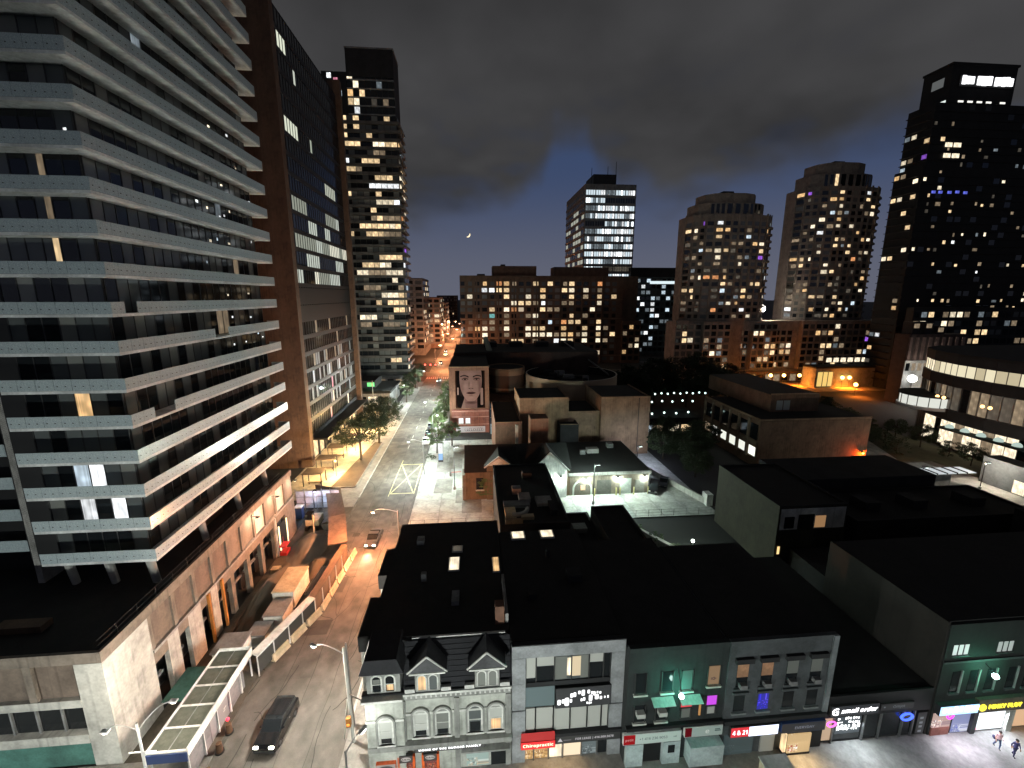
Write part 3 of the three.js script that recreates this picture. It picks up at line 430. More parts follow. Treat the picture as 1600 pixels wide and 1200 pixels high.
// lamps along the avenue in front of the shops (below the picture) light the facades
{ const spots = [[-44, 'by the balcony tower'], [-3, 'in front of the corner house'], [17, 'in front of the green-lit house'], [38, 'in front of the low shops'], [60, 'past the last shop']];
  for (const [x, w] of spots) cobra('street_lamp', `white street lamp on the near pavement of the avenue ${w}`, [x, -4.0], [x, -8.4], 9, [0.93, 1, 0.94], 6, x === 17 ? 30 : x > 30 ? 75 : x === -3 ? 430 : 400, { group: 'lamps along the avenue' }); }
{ // twin lamp at the corner by the walkway
  const t = thing('twin_street_lamp', 'twin-armed white street lamp beside the covered walkway', 'street lamp', [-25.9, 0.13, -29.6]);
  world(t, 'pole', bar([-25.9, 0.1, -29.6], [-25.9, 8.3, -29.6], 0.12, 0.08, 10), M.white); world(t, 'base', new THREE.CylinderGeometry(0.18, 0.22, 0.5, 12).translate(-25.9, 0.35, -29.6), M.white);
  for (const [hx, hz] of [[-24.4, -31.4], [-27.8, -29.2]]) {
    const pts = [0, 0.3, 0.65, 1].map((q) => new THREE.Vector3(-25.9 + (hx + 25.9) * q, 7.6 + 0.9 * Math.sin(q * 2.3), -29.6 + (hz + 29.6) * q));
    world(t, 'arm', new THREE.TubeGeometry(new THREE.CatmullRomCurve3(pts), 12, 0.045, 6), M.white);
    world(t, 'lamp_head', new RoundedBoxGeometry(0.6, 0.16, 0.35, 2, 0.06).translate(hx, 8.22, hz), M.white); world(t, 'lamp_glass', new THREE.SphereGeometry(0.17, 12, 6, 0, 7, Math.PI / 2, Math.PI / 2).scale(1.4, 0.7, 1).translate(hx, 8.13, hz), glow(1, 0.97, 0.88, 8)); lampLight(hx, 7.9, hz, 0xfff4e0, 30, 6);
  }
  world(t, 'cross_arm', bar([-26.9, 5.6, -29.6], [-24.9, 5.6, -29.6], 0.05), M.white);
}
cobra('street_lamp', 'white street lamp at the avenue corner of the mansard house', [-9.9, -27.0], [-9.0, -28.4], 7.2, [0.96, 1, 0.93], 7, 4.5, { rise: 0.3 });
// the leaning timber pole by the corner house
{ const t = thing('utility_pole', 'pale utility pole with a short brace beside the corner house', 'utility pole', [-11.7, 0.13, -34]); world(t, 'pole', bar([-11.5, 0.1, -33.6], [-12.15, 8.9, -35.0], 0.17, 0.12, 10), M.pale); world(t, 'brace', bar([-12.4, 0.1, -33.9], [-12.0, 4.0, -34.3], 0.05), M.pale); world(t, 'signal_arm', bar([-11.85, 4.6, -34.3], [-9.6, 4.4, -33.2], 0.05), M.steel); B(t, 'signal_box', M.orangeSteel, -11.9, -11.5, 2.2, 3.1, -33.5, -33.15); B(t, 'signal_lamp', glow(1, 0.35, 0.05, 2), -11.82, -11.58, 2.4, 2.6, -33.14, -33.1); }
{ const t = thing('traffic_light', 'red traffic signal on a mast arm at the zebra crossing', 'traffic light', [-24.2, 0.13, -219]); world(t, 'pole', bar([-24.2, 0.1, -219], [-24.2, 6.5, -219], 0.1), M.darksteel); world(t, 'mast_arm', bar([-24.2, 6.2, -219], [-19, 6.4, -219], 0.07), M.darksteel); for (const x of [-24.2, -21.5, -19]) { B(t, 'signal_head', M.darksteel, x - 0.25, x + 0.25, 5.2, 6.4, -218.9, -218.6); world(t, 'signal_lamp', new THREE.SphereGeometry(0.34, 10, 8).translate(x, 6.05, -218.5), glow(1, 0.06, 0.05, 9)); } lampLight(-21.5, 6.0, -217.9, 0xff2010, 45, 8); }

// ================================================================ lettering
function print(w, h, draw, px = 96) {          // a flat print, w x h metres
  const c = document.createElement('canvas'); c.width = Math.round(w * px); c.height = Math.round(h * px); const g = c.getContext('2d'); g.textAlign = 'center'; g.textBaseline = 'middle'; draw(g, c.width, c.height);
  const t = new THREE.CanvasTexture(c); t.colorSpace = THREE.SRGBColorSpace; return t;
}
const sheet = (w, h) => new THREE.PlaneGeometry(w, h);
function lit(t, k = 1, base = 0.04) { const m = new THREE.MeshStandardMaterial({ roughness: 0.6, emissiveMap: t }); m.color.setRGB(base, base, base); m.emissive.setRGB(k, k, k); return m; }
const paper = (t, k = 1, o = {}) => { const m = new THREE.MeshPhysicalMaterial({ map: t, roughness: 0.95, specularIntensity: 0.15, ...o }); m.color.setRGB(k, k, k); return m; };
function signBoard(parent, name, x0, x1, y0, y1, z, depth, bodyMat, faceMat) { const b = B(parent, name, bodyMat, x0, x1, y0, y1, z, z + depth); put(b, 'sign_face', sheet(x1 - x0 - 0.06, y1 - y0 - 0.06), faceMat, (x0 + x1) / 2, (y0 + y1) / 2, z + depth + 0.004); return b; }
const blobs = (g, w, h, rows, seed, col = '#fff') => { const r = rng(seed); g.fillStyle = col; for (const [x0, x1, y, s] of rows) for (let x = x0 * w; x < x1 * w; x += s * h * (0.55 + r() * 0.5)) { const q = s * h * (0.55 + r() * 0.5); g.beginPath(); g.roundRect(x, y * h - q * 0.6 * (0.7 + r() * 0.6), q * 0.62, q * (0.9 + r() * 0.5), q * 0.2); g.fill(); } };
function shopLook(seed, base, accents) { return print(4, 2.6, (g, w, h) => { const r = rng(seed); g.fillStyle = base; g.fillRect(0, 0, w, h); for (let k = 0; k < 46; k++) { g.globalAlpha = 0.35 + r() * 0.6; g.fillStyle = accents[Math.floor(r() * accents.length)]; const row = Math.floor(r() * 4); g.fillRect(r() * w, h * (0.15 + row * 0.2) + r() * 8, 8 + r() * 46, 6 + r() * 34); } g.globalAlpha = 0.5; g.fillStyle = '#fff'; for (let k = 0; k < 5; k++) g.fillRect(w * (0.05 + 0.2 * k), h * 0.03, w * 0.12, h * 0.03); }, 64); }
const font = await new FontLoader().loadAsync('fonts/droid/droid_sans_bold.typeface.json');
const letters = (s, size, depth) => { const g = new TextGeometry(s, { font, size, depth, curveSegments: 4, bevelEnabled: false }); g.computeBoundingBox(); const c = g.boundingBox; g.translate(-(c.min.x + c.max.x) / 2, -(c.min.y + c.max.y) / 2, 0); return g; };

// arched opening outlines
function archShape(w, h) { const s = new THREE.Shape(); s.moveTo(-w / 2, 0); s.lineTo(w / 2, 0); s.lineTo(w / 2, h - w / 2); s.absarc(0, h - w / 2, w / 2, 0, Math.PI, false); s.lineTo(-w / 2, 0); return s; }
const archPane = (w, h, d = 0.05) => new THREE.ExtrudeGeometry(archShape(w, h), { depth: d, bevelEnabled: false, curveSegments: 8 });
function archFrame(w, h, f, d) { const o = archShape(w + 2 * f, h + f), i = archShape(w, h); o.holes.push(new THREE.Path(i.getPoints(8))); return new THREE.ExtrudeGeometry(o, { depth: d, bevelEnabled: false, curveSegments: 8 }); }
// ================================================================ corner house with a mansard
{
  const Z = -30.5, t = thing('mansard_house', 'pale Victorian corner house with a black mansard and two gabled dormers', 'house', [-3.2, 0.13, -41]);
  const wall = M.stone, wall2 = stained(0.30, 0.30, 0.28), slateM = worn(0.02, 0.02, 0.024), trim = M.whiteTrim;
  B(t, 'wall', wall, -9, 2.68, 0, 8.2, -51.5, Z); B(t, 'roof_block', M.roof, -8.6, 2.5, 8.2, 11.6, -51.4, -32.3);
  B(t, 'pavilion_wall', wall, -9.2, -6.2, 0, 8.2, Z + 0.003, Z + 0.45);
  // bays down the side street
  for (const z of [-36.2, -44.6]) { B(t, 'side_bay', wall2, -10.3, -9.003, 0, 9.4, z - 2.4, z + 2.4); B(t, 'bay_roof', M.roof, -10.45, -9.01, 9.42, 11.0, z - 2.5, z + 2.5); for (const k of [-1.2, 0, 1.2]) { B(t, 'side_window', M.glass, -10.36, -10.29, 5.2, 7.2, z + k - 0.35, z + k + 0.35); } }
  for (const [z, m] of [[-39.8, L.warm2], [-48.6, L.dim], [-33, M.glass]]) { B(t, 'side_window', m, -9.06, -8.99, 5.0, 7.0, z - 0.4, z + 0.4); B(t, 'side_sill', trim, -9.14, -9.0, 4.8, 4.98, z - 0.55, z + 0.55); }
  B(t, 'side_cornice', trim, -9.35, -9.002, 8.22, 8.5, -51.5, Z + 0.1);
  // cornice and mouldings
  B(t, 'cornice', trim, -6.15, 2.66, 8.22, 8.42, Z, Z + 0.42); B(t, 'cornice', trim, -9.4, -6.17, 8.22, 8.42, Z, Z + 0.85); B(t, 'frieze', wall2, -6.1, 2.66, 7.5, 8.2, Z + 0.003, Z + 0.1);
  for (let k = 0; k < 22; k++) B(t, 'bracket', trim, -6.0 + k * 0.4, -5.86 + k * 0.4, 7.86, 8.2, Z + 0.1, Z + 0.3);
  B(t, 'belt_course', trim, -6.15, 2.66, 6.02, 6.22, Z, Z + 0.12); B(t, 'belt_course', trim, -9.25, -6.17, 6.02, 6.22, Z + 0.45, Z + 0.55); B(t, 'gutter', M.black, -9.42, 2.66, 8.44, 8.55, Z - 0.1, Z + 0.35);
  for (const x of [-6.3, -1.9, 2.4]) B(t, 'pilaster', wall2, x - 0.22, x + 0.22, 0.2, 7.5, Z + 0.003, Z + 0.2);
  // second-floor windows
  const panes2 = [[-7.65, 0.45, M.blind], [-4.9, 0, M.blind], [-3.1, 0, M.curtain], [-0.4, 0, M.drape], [1.35, 0, M.blind]];
  for (const [x, o, m] of panes2) { const w = put(t, 'window', archPane(1.0, 2.55), m, x, 3.9, Z + o + 0.02); put(w, 'frame', archFrame(1.0, 2.55, 0.13, 0.12), trim, x, 3.9, Z + o + 0.02); B(w, 'meeting_rail', trim, x - 0.5, x + 0.5, 5.05, 5.13, Z + o + 0.07, Z + o + 0.11); B(w, 'sill', trim, x - 0.75, x + 0.75, 3.68, 3.86, Z + o, Z + o + 0.22); if (x === 1.35) B(w, 'lit_pane', L.warm2, x - 0.42, x + 0.42, 4.0, 5.0, Z + o + 0.07, Z + o + 0.09); else B(w, 'open_sash', M.glass, x - 0.42, x + 0.42, 3.96, 3.96 + (x < -4 || x === -3.1 ? 0.45 : 0.9), Z + o + 0.07, Z + o + 0.09); put(w, 'hood_mould', archFrame(1.3, 2.72, 0.14, 0.2), wall2, x, 3.9, Z + o + 0.02); }
  // mansard slope with courses of slates, and dormers
  const sl = new THREE.BufferGeometry(); const v = [[-6.15, 8.5, Z + 0.1], [2.66, 8.5, Z + 0.1], [2.66, 11.6, -32.2], [-6.15, 11.6, -32.2]].flat(); const v2 = new Float32Array([...v.slice(0, 9), ...v.slice(0, 3), ...v.slice(6, 12)]); sl.setAttribute('position', new THREE.BufferAttribute(v2, 3)); sl.setAttribute('uv', new THREE.BufferAttribute(new Float32Array([0, 0, 9, 0, 9, 3, 0, 0, 9, 3, 0, 3]), 2)); sl.computeVertexNormals();
  world(t, 'mansard_slope', sl, slateM);
  for (let k = 0; k < 9; k++) { const q = (k + 0.5) / 9, y = 8.5 + 3.1 * q, z = Z + 0.1 - 1.8 * q; world(t, 'slate_course', bx(8.8, 0.31, 0.045).clone().rotateX(-0.526).translate(-1.745, y, z + 0.03), slateM); }
  B(t, 'ridge_flashing', M.whiteTrim, -5.6, 2.3, 11.6, 11.72, -32.5, -32.32); B(t, 'roof_edge', M.roof, -9.3, 2.66, 11.55, 11.66, -51.4, -32.55);
  // pavilion attic
  B(t, 'pavilion_attic', wall2, -9.0, -6.35, 8.56, 10.55, -33, Z + 0.2); const pr = prism([[-9.5, 10.55], [-6.0, 10.55], [-6.5, 11.9], [-9.0, 11.9]], 3.2).translate(0, 0, -33.2); world(t, 'pavilion_roof', pr, slateM);
  for (const [x, m] of [[-8.2, M.glass], [-7.15, M.glass]]) { const w = put(t, 'attic_window', archPane(0.66, 1.45), m, x, 8.75, Z + 0.21); put(w, 'frame', archFrame(0.66, 1.45, 0.12, 0.1), trim, x, 8.75, Z + 0.2); B(w, 'sash_bar', trim, x - 0.33, x + 0.33, 9.4, 9.46, Z + 0.26, Z + 0.29); if (x > -8) B(w, 'lit_pane', L.warm2, x - 0.27, x + 0.27, 8.85, 9.38, Z + 0.26, Z + 0.275); else B(w, 'blind', M.curtain, x - 0.28, x + 0.28, 9.5, 9.9, Z + 0.26, Z + 0.275); }
  for (const [x, a, b] of [[-4.15, L.warm2, M.drape], [0.65, M.curtain, M.curtain]]) {
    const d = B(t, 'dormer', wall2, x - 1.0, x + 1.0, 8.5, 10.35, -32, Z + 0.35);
    const roof = prism([[x - 1.55, 10.36], [x + 1.55, 10.36], [x, 11.75]], 2.3).translate(0, 0, -32.4); world(d, 'dormer_roof', roof, worn(0.075, 0.075, 0.08));  // paler slate than the mansard, standing in for light on the dormers
    for (const s of [-1, 1]) world(d, 'bargeboard', bar([x + s * 1.6, 10.38, Z + 0.42], [x, 11.83, Z + 0.42], 0.1, 0.1, 4), trim);
    B(d, 'pediment_sill', trim, x - 1.45, x + 1.45, 10.22, 10.36, Z + 0.36, Z + 0.48);
    [[x - 0.45, a], [x + 0.45, b]].forEach(([wx, m]) => { const w = put(d, 'dormer_window', archPane(0.6, 1.35), m, wx, 8.75, Z + 0.35); put(w, 'frame', archFrame(0.6, 1.35, 0.1, 0.09), trim, wx, 8.75, Z + 0.35); });
    for (const s of [-1, 1]) B(d, 'scroll_base', trim, x + s * 1.45 - 0.4, x + s * 1.45 + 0.4, 8.5, 8.86, Z + 0.12, Z + 0.4);
  }
  // shopfront
  B(t, 'shop_cornice', wall2, -9.2, 2.66, 3.05, 3.5, Z + 0.003, Z + 0.55);
  const sl1 = print(5.6, 0.55, (g, w, h) => { g.fillStyle = '#1b1a19'; g.fillRect(0, 0, w, h); g.fillStyle = '#fff'; g.font = `bold ${h * 0.62}px sans-serif`; g.fillText('HOME OF THE BURGER FAMILY', w / 2, h * 0.54, w * 0.97); });
  signBoard(t, 'sign', -5.5, 0.4, 2.5, 3.02, Z + 0.02, 0.35, M.frame, lit(sl1, 2.6));
  const aw = (bg, fg) => print(1, 0.9, (g, w, h) => { g.fillStyle = bg; g.fillRect(0, 0, w, h); g.fillStyle = fg; g.beginPath(); g.ellipse(w / 2, h / 2, w * 0.4, h * 0.33, 0, 0, 7); g.fill(); g.fillStyle = bg; g.font = `bold ${h * 0.36}px sans-serif`; g.fillText('A&W', w / 2, h * 0.52); });
  for (const x of [-6.2, -4.2]) { signBoard(t, 'sign', x - 0.55, x + 0.55, 1.75, 2.45, Z + 0.25, 0.25, M.frame, lit(aw('#3a2c28', '#e8e0d8'), 0.55)); for (const s of [-1, 1]) B(t, 'orange_post', worn(0.75, 0.12, 0.02), x + s * 0.62 - 0.1, x + s * 0.62 + 0.1, 0.1, 2.3, Z + 0.2, Z + 0.45); B(t, 'shop_window', lit(shopLook(5, '#8a2010', ['#ff7030', '#ffd0a0', '#401008']), 0.5), x - 0.5, x + 0.5, 0.3, 1.7, Z + 0.1, Z + 0.2); }
  signBoard(t, 'sign', -8.6, -7.0, 1.2, 2.1, Z + 0.46, 0.3, worn(0.7, 0.12, 0.03), lit(aw('#c8c0b8', '#241a18'), 0.5)); B(t, 'orange_counter', worn(0.80, 0.14, 0.02), -9.1, -6.4, 0.1, 1.1, Z + 0.46, Z + 1.1);
  B(t, 'shop_door', M.glass, 0.9, 2.2, 0.2, 2.3, Z + 0.003, Z + 0.08); B(t, 'door_window', lit(shopLook(9, '#9fb8b0', ['#dfe8e0', '#70807a', '#e8c8a0']), 0.8), -1.2, 0.7, 0.3, 2.2, Z + 0.003, Z + 0.1); B(t, 'door_hood', wall2, -1.6, 2.5, 2.35, 2.5, Z + 0.003, Z + 0.7);
  // roof pieces
  for (const [x, z, w, d, h] of [[-2.1, -36.8, 0.7, 1.6, 0.5], [-6.5, -47, 0.8, 1.1, 0.6], [-5.4, -40, 0.5, 0.5, 0.9]]) B(t, 'roof_vent', M.grey, x - w / 2, x + w / 2, 11.55, 11.6 + h, z - d / 2, z + d / 2);
  for (const [x, z, w, d, m] of [[-2.45, -42.4, 1.0, 2.2, L.pale], [2.0, -41.9, 0.6, 2.4, L.warm2], [-2.2, -45.2, 1.0, 1.0, L.dimmer]]) { const s = B(t, 'skylight', M.whiteTrim, x - w / 2 - 0.1, x + w / 2 + 0.1, 11.55, 11.8, z - d / 2 - 0.1, z + d / 2 + 0.1); B(s, 'skylight_window', m, x - w / 2, x + w / 2, 11.8, 11.83, z - d / 2, z + d / 2); }
  B(t, 'party_wall', M.concrete, 2.42, 2.66, 11.67, 12.6, -39, -33.4); B(t, 'chimney', M.brick, 1.5, 2.3, 11.6, 13.4, -34.2, -33.3);
}
// ================================================================ grey modern block
{
  const Z = -30.4, t = thing('grey_office', 'grey flat-fronted modern block between the mansard house and the green-lit house', 'building', [7.5, 0.13, -39]);
  const g1 = worn(0.30, 0.31, 0.32), r = rng(12);
  B(t, 'wall', M.dark, 2.72, 12.3, 0, 11.5, -48.5, Z - 0.4); B(t, 'roof', M.roof, 2.72, 12.3, 11.5, 11.62, -48.5, Z - 0.9);
  B(t, 'parapet', g1, 2.72, 12.3, 10.72, 11.9, Z - 0.38, Z); B(t, 'coping', M.dark, 2.72, 12.3, 11.9, 12.0, Z - 0.42, Z + 0.04);
  for (const y of [0.1, 2.9, 5.6, 8.2]) for (const [a, b] of [[2.72, 3.85], [11.15, 12.3]]) B(t, 'cladding_panel', g1, a, b, y, Math.min(10.7, y + (y < 1 ? 2.78 : y > 8 ? 2.49 : 2.58)), Z - 0.38, Z);
  // upper windows
  const top = [[M.blind, M.glass], [M.blind, M.glass], [M.drape, M.drape], [M.drape, M.drape], [M.blind, M.glass], [M.glass, M.glass]], xs = [3.87, 4.75, 6.3, 7.75, 9.25, 10.5, 11.13];
  for (let i = 0; i < 6; i++) { const x0 = xs[i] + 0.05, x1 = xs[i + 1] - 0.05, cut = i === 1 ? 9.7 : i === 4 ? 9.75 : 8.9; B(t, 'window', top[i][1], x0, x1, 8.2, 10.68, Z - 0.3, Z - 0.2); if (i !== 5 && i !== 2 && i !== 3) B(t, 'blind', top[i][0], x0, x1, i === 0 ? 8.6 : cut, 10.66, Z - 0.2, Z - 0.17); if (i === 2) B(t, 'lit_window', L.pale, x1 - 0.32, x1, 8.6, 10.3, Z - 0.2, Z - 0.17); if (i === 3) B(t, 'lit_window', glow(1, 0.8, 0.5, 0.7), x0, x0 + 0.75, 8.5, 10.4, Z - 0.2, Z - 0.17); if (i === 2 || i === 3) B(t, 'curtain', M.curtain, i === 2 ? x0 : x0 + 0.76, i === 2 ? x1 - 0.33 : x1, 8.3, 10.5, Z - 0.2, Z - 0.17); }
  for (const x of xs) for (const [y0, y1] of [[8.2, 10.7], [3.1, 5.5]]) B(t, 'mullion', M.frame, x - 0.05, x + 0.05, y0, y1, Z - 0.32, Z - 0.1);
  B(t, 'sill_band', M.dark, 3.87, 11.13, 7.75, 8.18, Z - 0.38, Z - 0.1);
  B(t, 'spandrel_glass', mat(0.14, 0.18, 0.19, { roughness: 0.15 }), 3.87, 6.35, 5.75, 7.7, Z - 0.38, Z - 0.12);
  const st = print(4.8, 2.0, (g, w, h) => { g.fillStyle = '#04040a'; g.fillRect(0, 0, w, h); blobs(g, w, h, [[0.26, 0.36, 0.36, 0.22], [0.4, 0.58, 0.28, 0.26], [0.64, 0.8, 0.34, 0.16]], 3); blobs(g, w, h, [[0.03, 0.11, 0.66, 0.28], [0.16, 0.32, 0.64, 0.3], [0.45, 0.5, 0.66, 0.16], [0.6, 0.86, 0.62, 0.26], [0.88, 0.94, 0.6, 0.14], [0.56, 0.66, 0.84, 0.14]], 6); });
  signBoard(t, 'sign', 6.4, 11.2, 5.6, 7.6, Z - 0.2, 0.3, M.black, lit(st, 1.7));
  for (let i = 0; i < 6; i++) B(t, 'blind_window', M.blind, xs[i] + 0.06, xs[i + 1] - 0.06, 3.1, 5.5, Z - 0.3, Z - 0.18);
  B(t, 'canopy', M.dark, 3.85, 12.3, 2.75, 3.05, Z - 0.38, Z + 0.2);
  const fl = print(6, 0.7, (g, w, h) => { g.fillStyle = '#0b0b0c'; g.fillRect(0, 0, w, h); g.fillStyle = '#d8d4d8'; g.beginPath(); g.moveTo(w * 0.03, h * 0.75); g.lineTo(w * 0.07, h * 0.2); g.lineTo(w * 0.11, h * 0.75); g.fill(); g.globalAlpha = 0.5; g.fillRect(w * 0.12, h * 0.5, w * 0.12, h * 0.14); g.globalAlpha = 1; g.font = `bold ${h * 0.42}px sans-serif`; g.textAlign = 'left'; g.fillText('FOR LEASE | 416.500.5678', w * 0.3, h * 0.52, w * 0.68); });
  signBoard(t, 'sign', 6.45, 12.25, 1.95, 2.72, Z - 0.2, 0.35, M.black, lit(fl, 0.8));
  const ch = print(3, 0.75, (g, w, h) => { g.fillStyle = '#d00c14'; g.fillRect(0, 0, w, h); g.fillStyle = '#fff0c8'; g.font = `bold ${h * 0.62}px sans-serif`; g.fillText('Chiropractic', w / 2, h * 0.52, w * 0.94); });
  signBoard(t, 'sign', 3.45, 6.4, 1.95, 2.7, Z - 0.1, 0.5, M.redPlastic, lit(ch, 2.2)); world(t, 'red_awning', prism([[0, 0], [0.16, 0], [0, 0.7]], 2.9).rotateY(-Math.PI / 2).translate(6.38, 2.76, Z + 0.21), M.redPlastic);
  const warmShop = lit(shopLook(31, '#c89a58', ['#ffe0a8', '#7a4a20', '#fff0d0', '#a06a38']), 0.95), coolShop = lit(shopLook(33, '#7a8a8c', ['#a8b8b8', '#303a3e', '#dfe8ea']), 0.45);
  for (const [a, b, m, n] of [[3.5, 4.6, warmShop, 'shop_window'], [4.65, 5.9, warmShop, 'shop_door'], [5.95, 7.1, L.pale, 'shop_window'], [7.3, 8.8, glow(1, 0.8, 0.55, 1.0), 'shop_window'], [8.9, 10.2, coolShop, 'shop_window'], [10.3, 11.4, M.glass, 'poster_window']]) B(t, n, m, a, b, 0.2, 1.9, Z - 0.3, Z - 0.2);
  for (const x of [3.45, 4.62, 5.92, 7.2, 8.85, 10.25, 11.45]) B(t, 'shop_mullion', M.steel, x - 0.06, x + 0.06, 0.13, 1.94, Z - 0.3, Z - 0.08);
  for (const [x, m] of [[4.95, L.pale], [8.45, L.pale]]) { const s = B(t, 'skylight', M.whiteTrim, x - 0.85, x + 0.85, 11.62, 11.8, -48.3, -46.6); B(s, 'skylight_window', m, x - 0.7, x + 0.7, 11.8, 11.84, -48.15, -46.75); }
  for (const [x, z, w, h] of [[9.8, -39, 1.4, 0.8], [5.2, -36.5, 0.7, 0.6], [7.8, -43, 0.4, 0.9]]) B(t, 'roof_unit', M.dark, x - w / 2, x + w / 2, 11.62, 11.62 + h, z - w / 2, z + w / 2);
}

// ================================================================ green-lit house
{
  const Z = -29.6, t = thing('green_lit_house', 'dark brick shophouse lit teal by a lamp over its middle window', 'building', [16.7, 0.13, -38]);
  const w1 = stained(0.022, 0.028, 0.028);
  B(t, 'wall', w1, 12.35, 20.95, 0, 11.3, -46, Z); B(t, 'roof', M.roof, 12.4, 20.9, 11.3, 11.42, -46, Z - 0.4); B(t, 'parapet', w1, 12.35, 20.95, 11.3, 11.7, Z - 0.38, Z + 0.08);
  const win = (n, m, x0, x1, y0, y1, sill = true) => { const w = B(t, n, m, x0, x1, y0, y1, Z - 0.02, Z + 0.03); B(w, 'frame', M.frame, x0 - 0.08, x0 - 0.002, y0 - 0.05, y1 + 0.05, Z + 0.002, Z + 0.09); B(w, 'frame', M.frame, x1 + 0.002, x1 + 0.08, y0 - 0.05, y1 + 0.05, Z + 0.002, Z + 0.09); if (sill) B(w, 'sill', M.stone, x0 - 0.15, x1 + 0.15, y0 - 0.22, y0 - 0.06, Z + 0.002, Z + 0.22); return w; };
  win('window', M.glass, 15.3, 16.2, 7.3, 9.2); win('window', M.drape, 17.0, 17.9, 7.3, 9.2); win('window', M.glass, 13.0, 13.9, 7.3, 9.2);
  win('lit_window', lit(print(1, 1.6, (g, w, h) => { g.fillStyle = '#b08860'; g.fillRect(0, 0, w, h); g.fillStyle = '#6a3a30'; for (let k = 0; k < 5; k++) { g.beginPath(); g.ellipse(w / 2 + w * 0.16 * Math.cos(k * 1.26), h * 0.42 + w * 0.16 * Math.sin(k * 1.26), w * 0.1, w * 0.1, 0, 0, 7); g.fill(); } }), 0.5), 19.3, 20.3, 7.6, 9.4);
  for (const x of [14.9, 17.3]) world(t, 'awning', bx(1.9, 0.06, 0.75).clone().rotateX(0.35).translate(x + 0.5, 6.55, Z + 0.35), worn(0.4, 0.5, 0.46));
  win('lit_window', glow(1, 0.05, 0.07, 0.9), 17.1, 18.1, 5.5, 6.3, false); win('window', M.curtain, 17.2, 18.0, 4.4, 5.3, false); win('lit_window', glow(0.75, 0.06, 1, 0.8), 19.4, 20.3, 5.5, 6.4, false); win('window', M.blind, 19.5, 20.2, 4.6, 5.3, false); B(t, 'neon_tube_sign', glow(0.9, 0.42, 0.1, 0.5), 18.75, 18.9, 4.6, 6.2, Z + 0.04, Z + 0.12);
  for (const x of [13.5, 15.4]) { win('window', M.glass, x - 0.45, x + 0.45, 4.4, 6.0); B(t, 'air_conditioner', M.blind, x - 0.35, x + 0.35, 5.2, 5.6, Z + 0.03, Z + 0.5); }
  B(t, 'shop_cornice', M.black, 12.35, 20.95, 3.75, 4.05, Z + 0.003, Z + 0.35);
  const s1 = print(5.1, 0.95, (g, w, h) => { g.fillStyle = '#c6d2cd'; g.fillRect(0, 0, w, h); g.fillStyle = '#b01a20'; g.fillRect(0, 0, w * 0.2, h); g.fillStyle = '#e8a0a0'; g.font = `bold ${h * 0.34}px sans-serif`; g.fillText('petit', w * 0.1, h * 0.52); g.fillStyle = '#3c4a4c'; g.font = `${h * 0.36}px sans-serif`; g.fillText('+1 416 236 9053', w * 0.52, h * 0.52, w * 0.5); g.font = `${h * 0.22}px sans-serif`; g.fillText('call', w * 0.9, h * 0.5); });
  signBoard(t, 'sign', 12.1, 17.2, 2.45, 3.5, Z + 0.1, 0.28, M.white, paper(s1, 0.9));
  const s2 = print(3.6, 1.1, (g, w, h) => { g.fillStyle = '#b8c4c0'; g.fillRect(0, 0, w, h); g.fillStyle = '#7c0f1c'; g.fillRect(0, 0, w * 0.18, h); g.fillStyle = '#f4f4f0'; g.font = `bold ${h * 0.7}px sans-serif`; g.fillText('e', w * 0.6, h * 0.5); g.fillStyle = '#566'; g.fillRect(w * 0.8, h * 0.3, w * 0.14, h * 0.1); g.fillRect(w * 0.8, h * 0.46, w * 0.16, h * 0.1); });
  signBoard(t, 'sign', 17.5, 20.9, 2.7, 3.7, Z + 0.1, 0.28, M.white, paper(s2, 0.8));
  const booth = worn(0.42, 0.50, 0.50); B(t, 'shop_pier', booth, 12.4, 13.9, 0.1, 2.4, Z + 0.003, Z + 0.4); B(t, 'doorway', M.black, 13.95, 15.6, 0.1, 2.4, Z + 0.003, Z + 0.06); B(t, 'shop_pier', booth, 15.65, 17.2, 0.1, 2.4, Z + 0.003, Z + 0.4); B(t, 'poster', M.glass, 16.1, 16.7, 1.3, 2.1, Z + 0.41, Z + 0.43); B(t, 'shop_counter', booth, 17.8, 20.8, 0.3, 2.3, Z + 0.003, Z + 1.0);
  const lamp = thing('wall_lamp', 'glaring teal-white lamp over the middle window of the shophouse', 'wall lamp', [16.6, 7.7, Z]); world(lamp, 'bracket', bar([16.6, 9.4, Z + 0.02], [16.6, 8.0, Z + 0.85], 0.04), M.darksteel); world(lamp, 'lamp_glass', new THREE.SphereGeometry(0.21, 12, 10).translate(16.6, 7.6, Z + 0.9), glow(0.7, 1, 0.92, 14)); lampLight(16.6, 7.6, Z + 0.9, 0x4fe8c0, 9, 8);
}
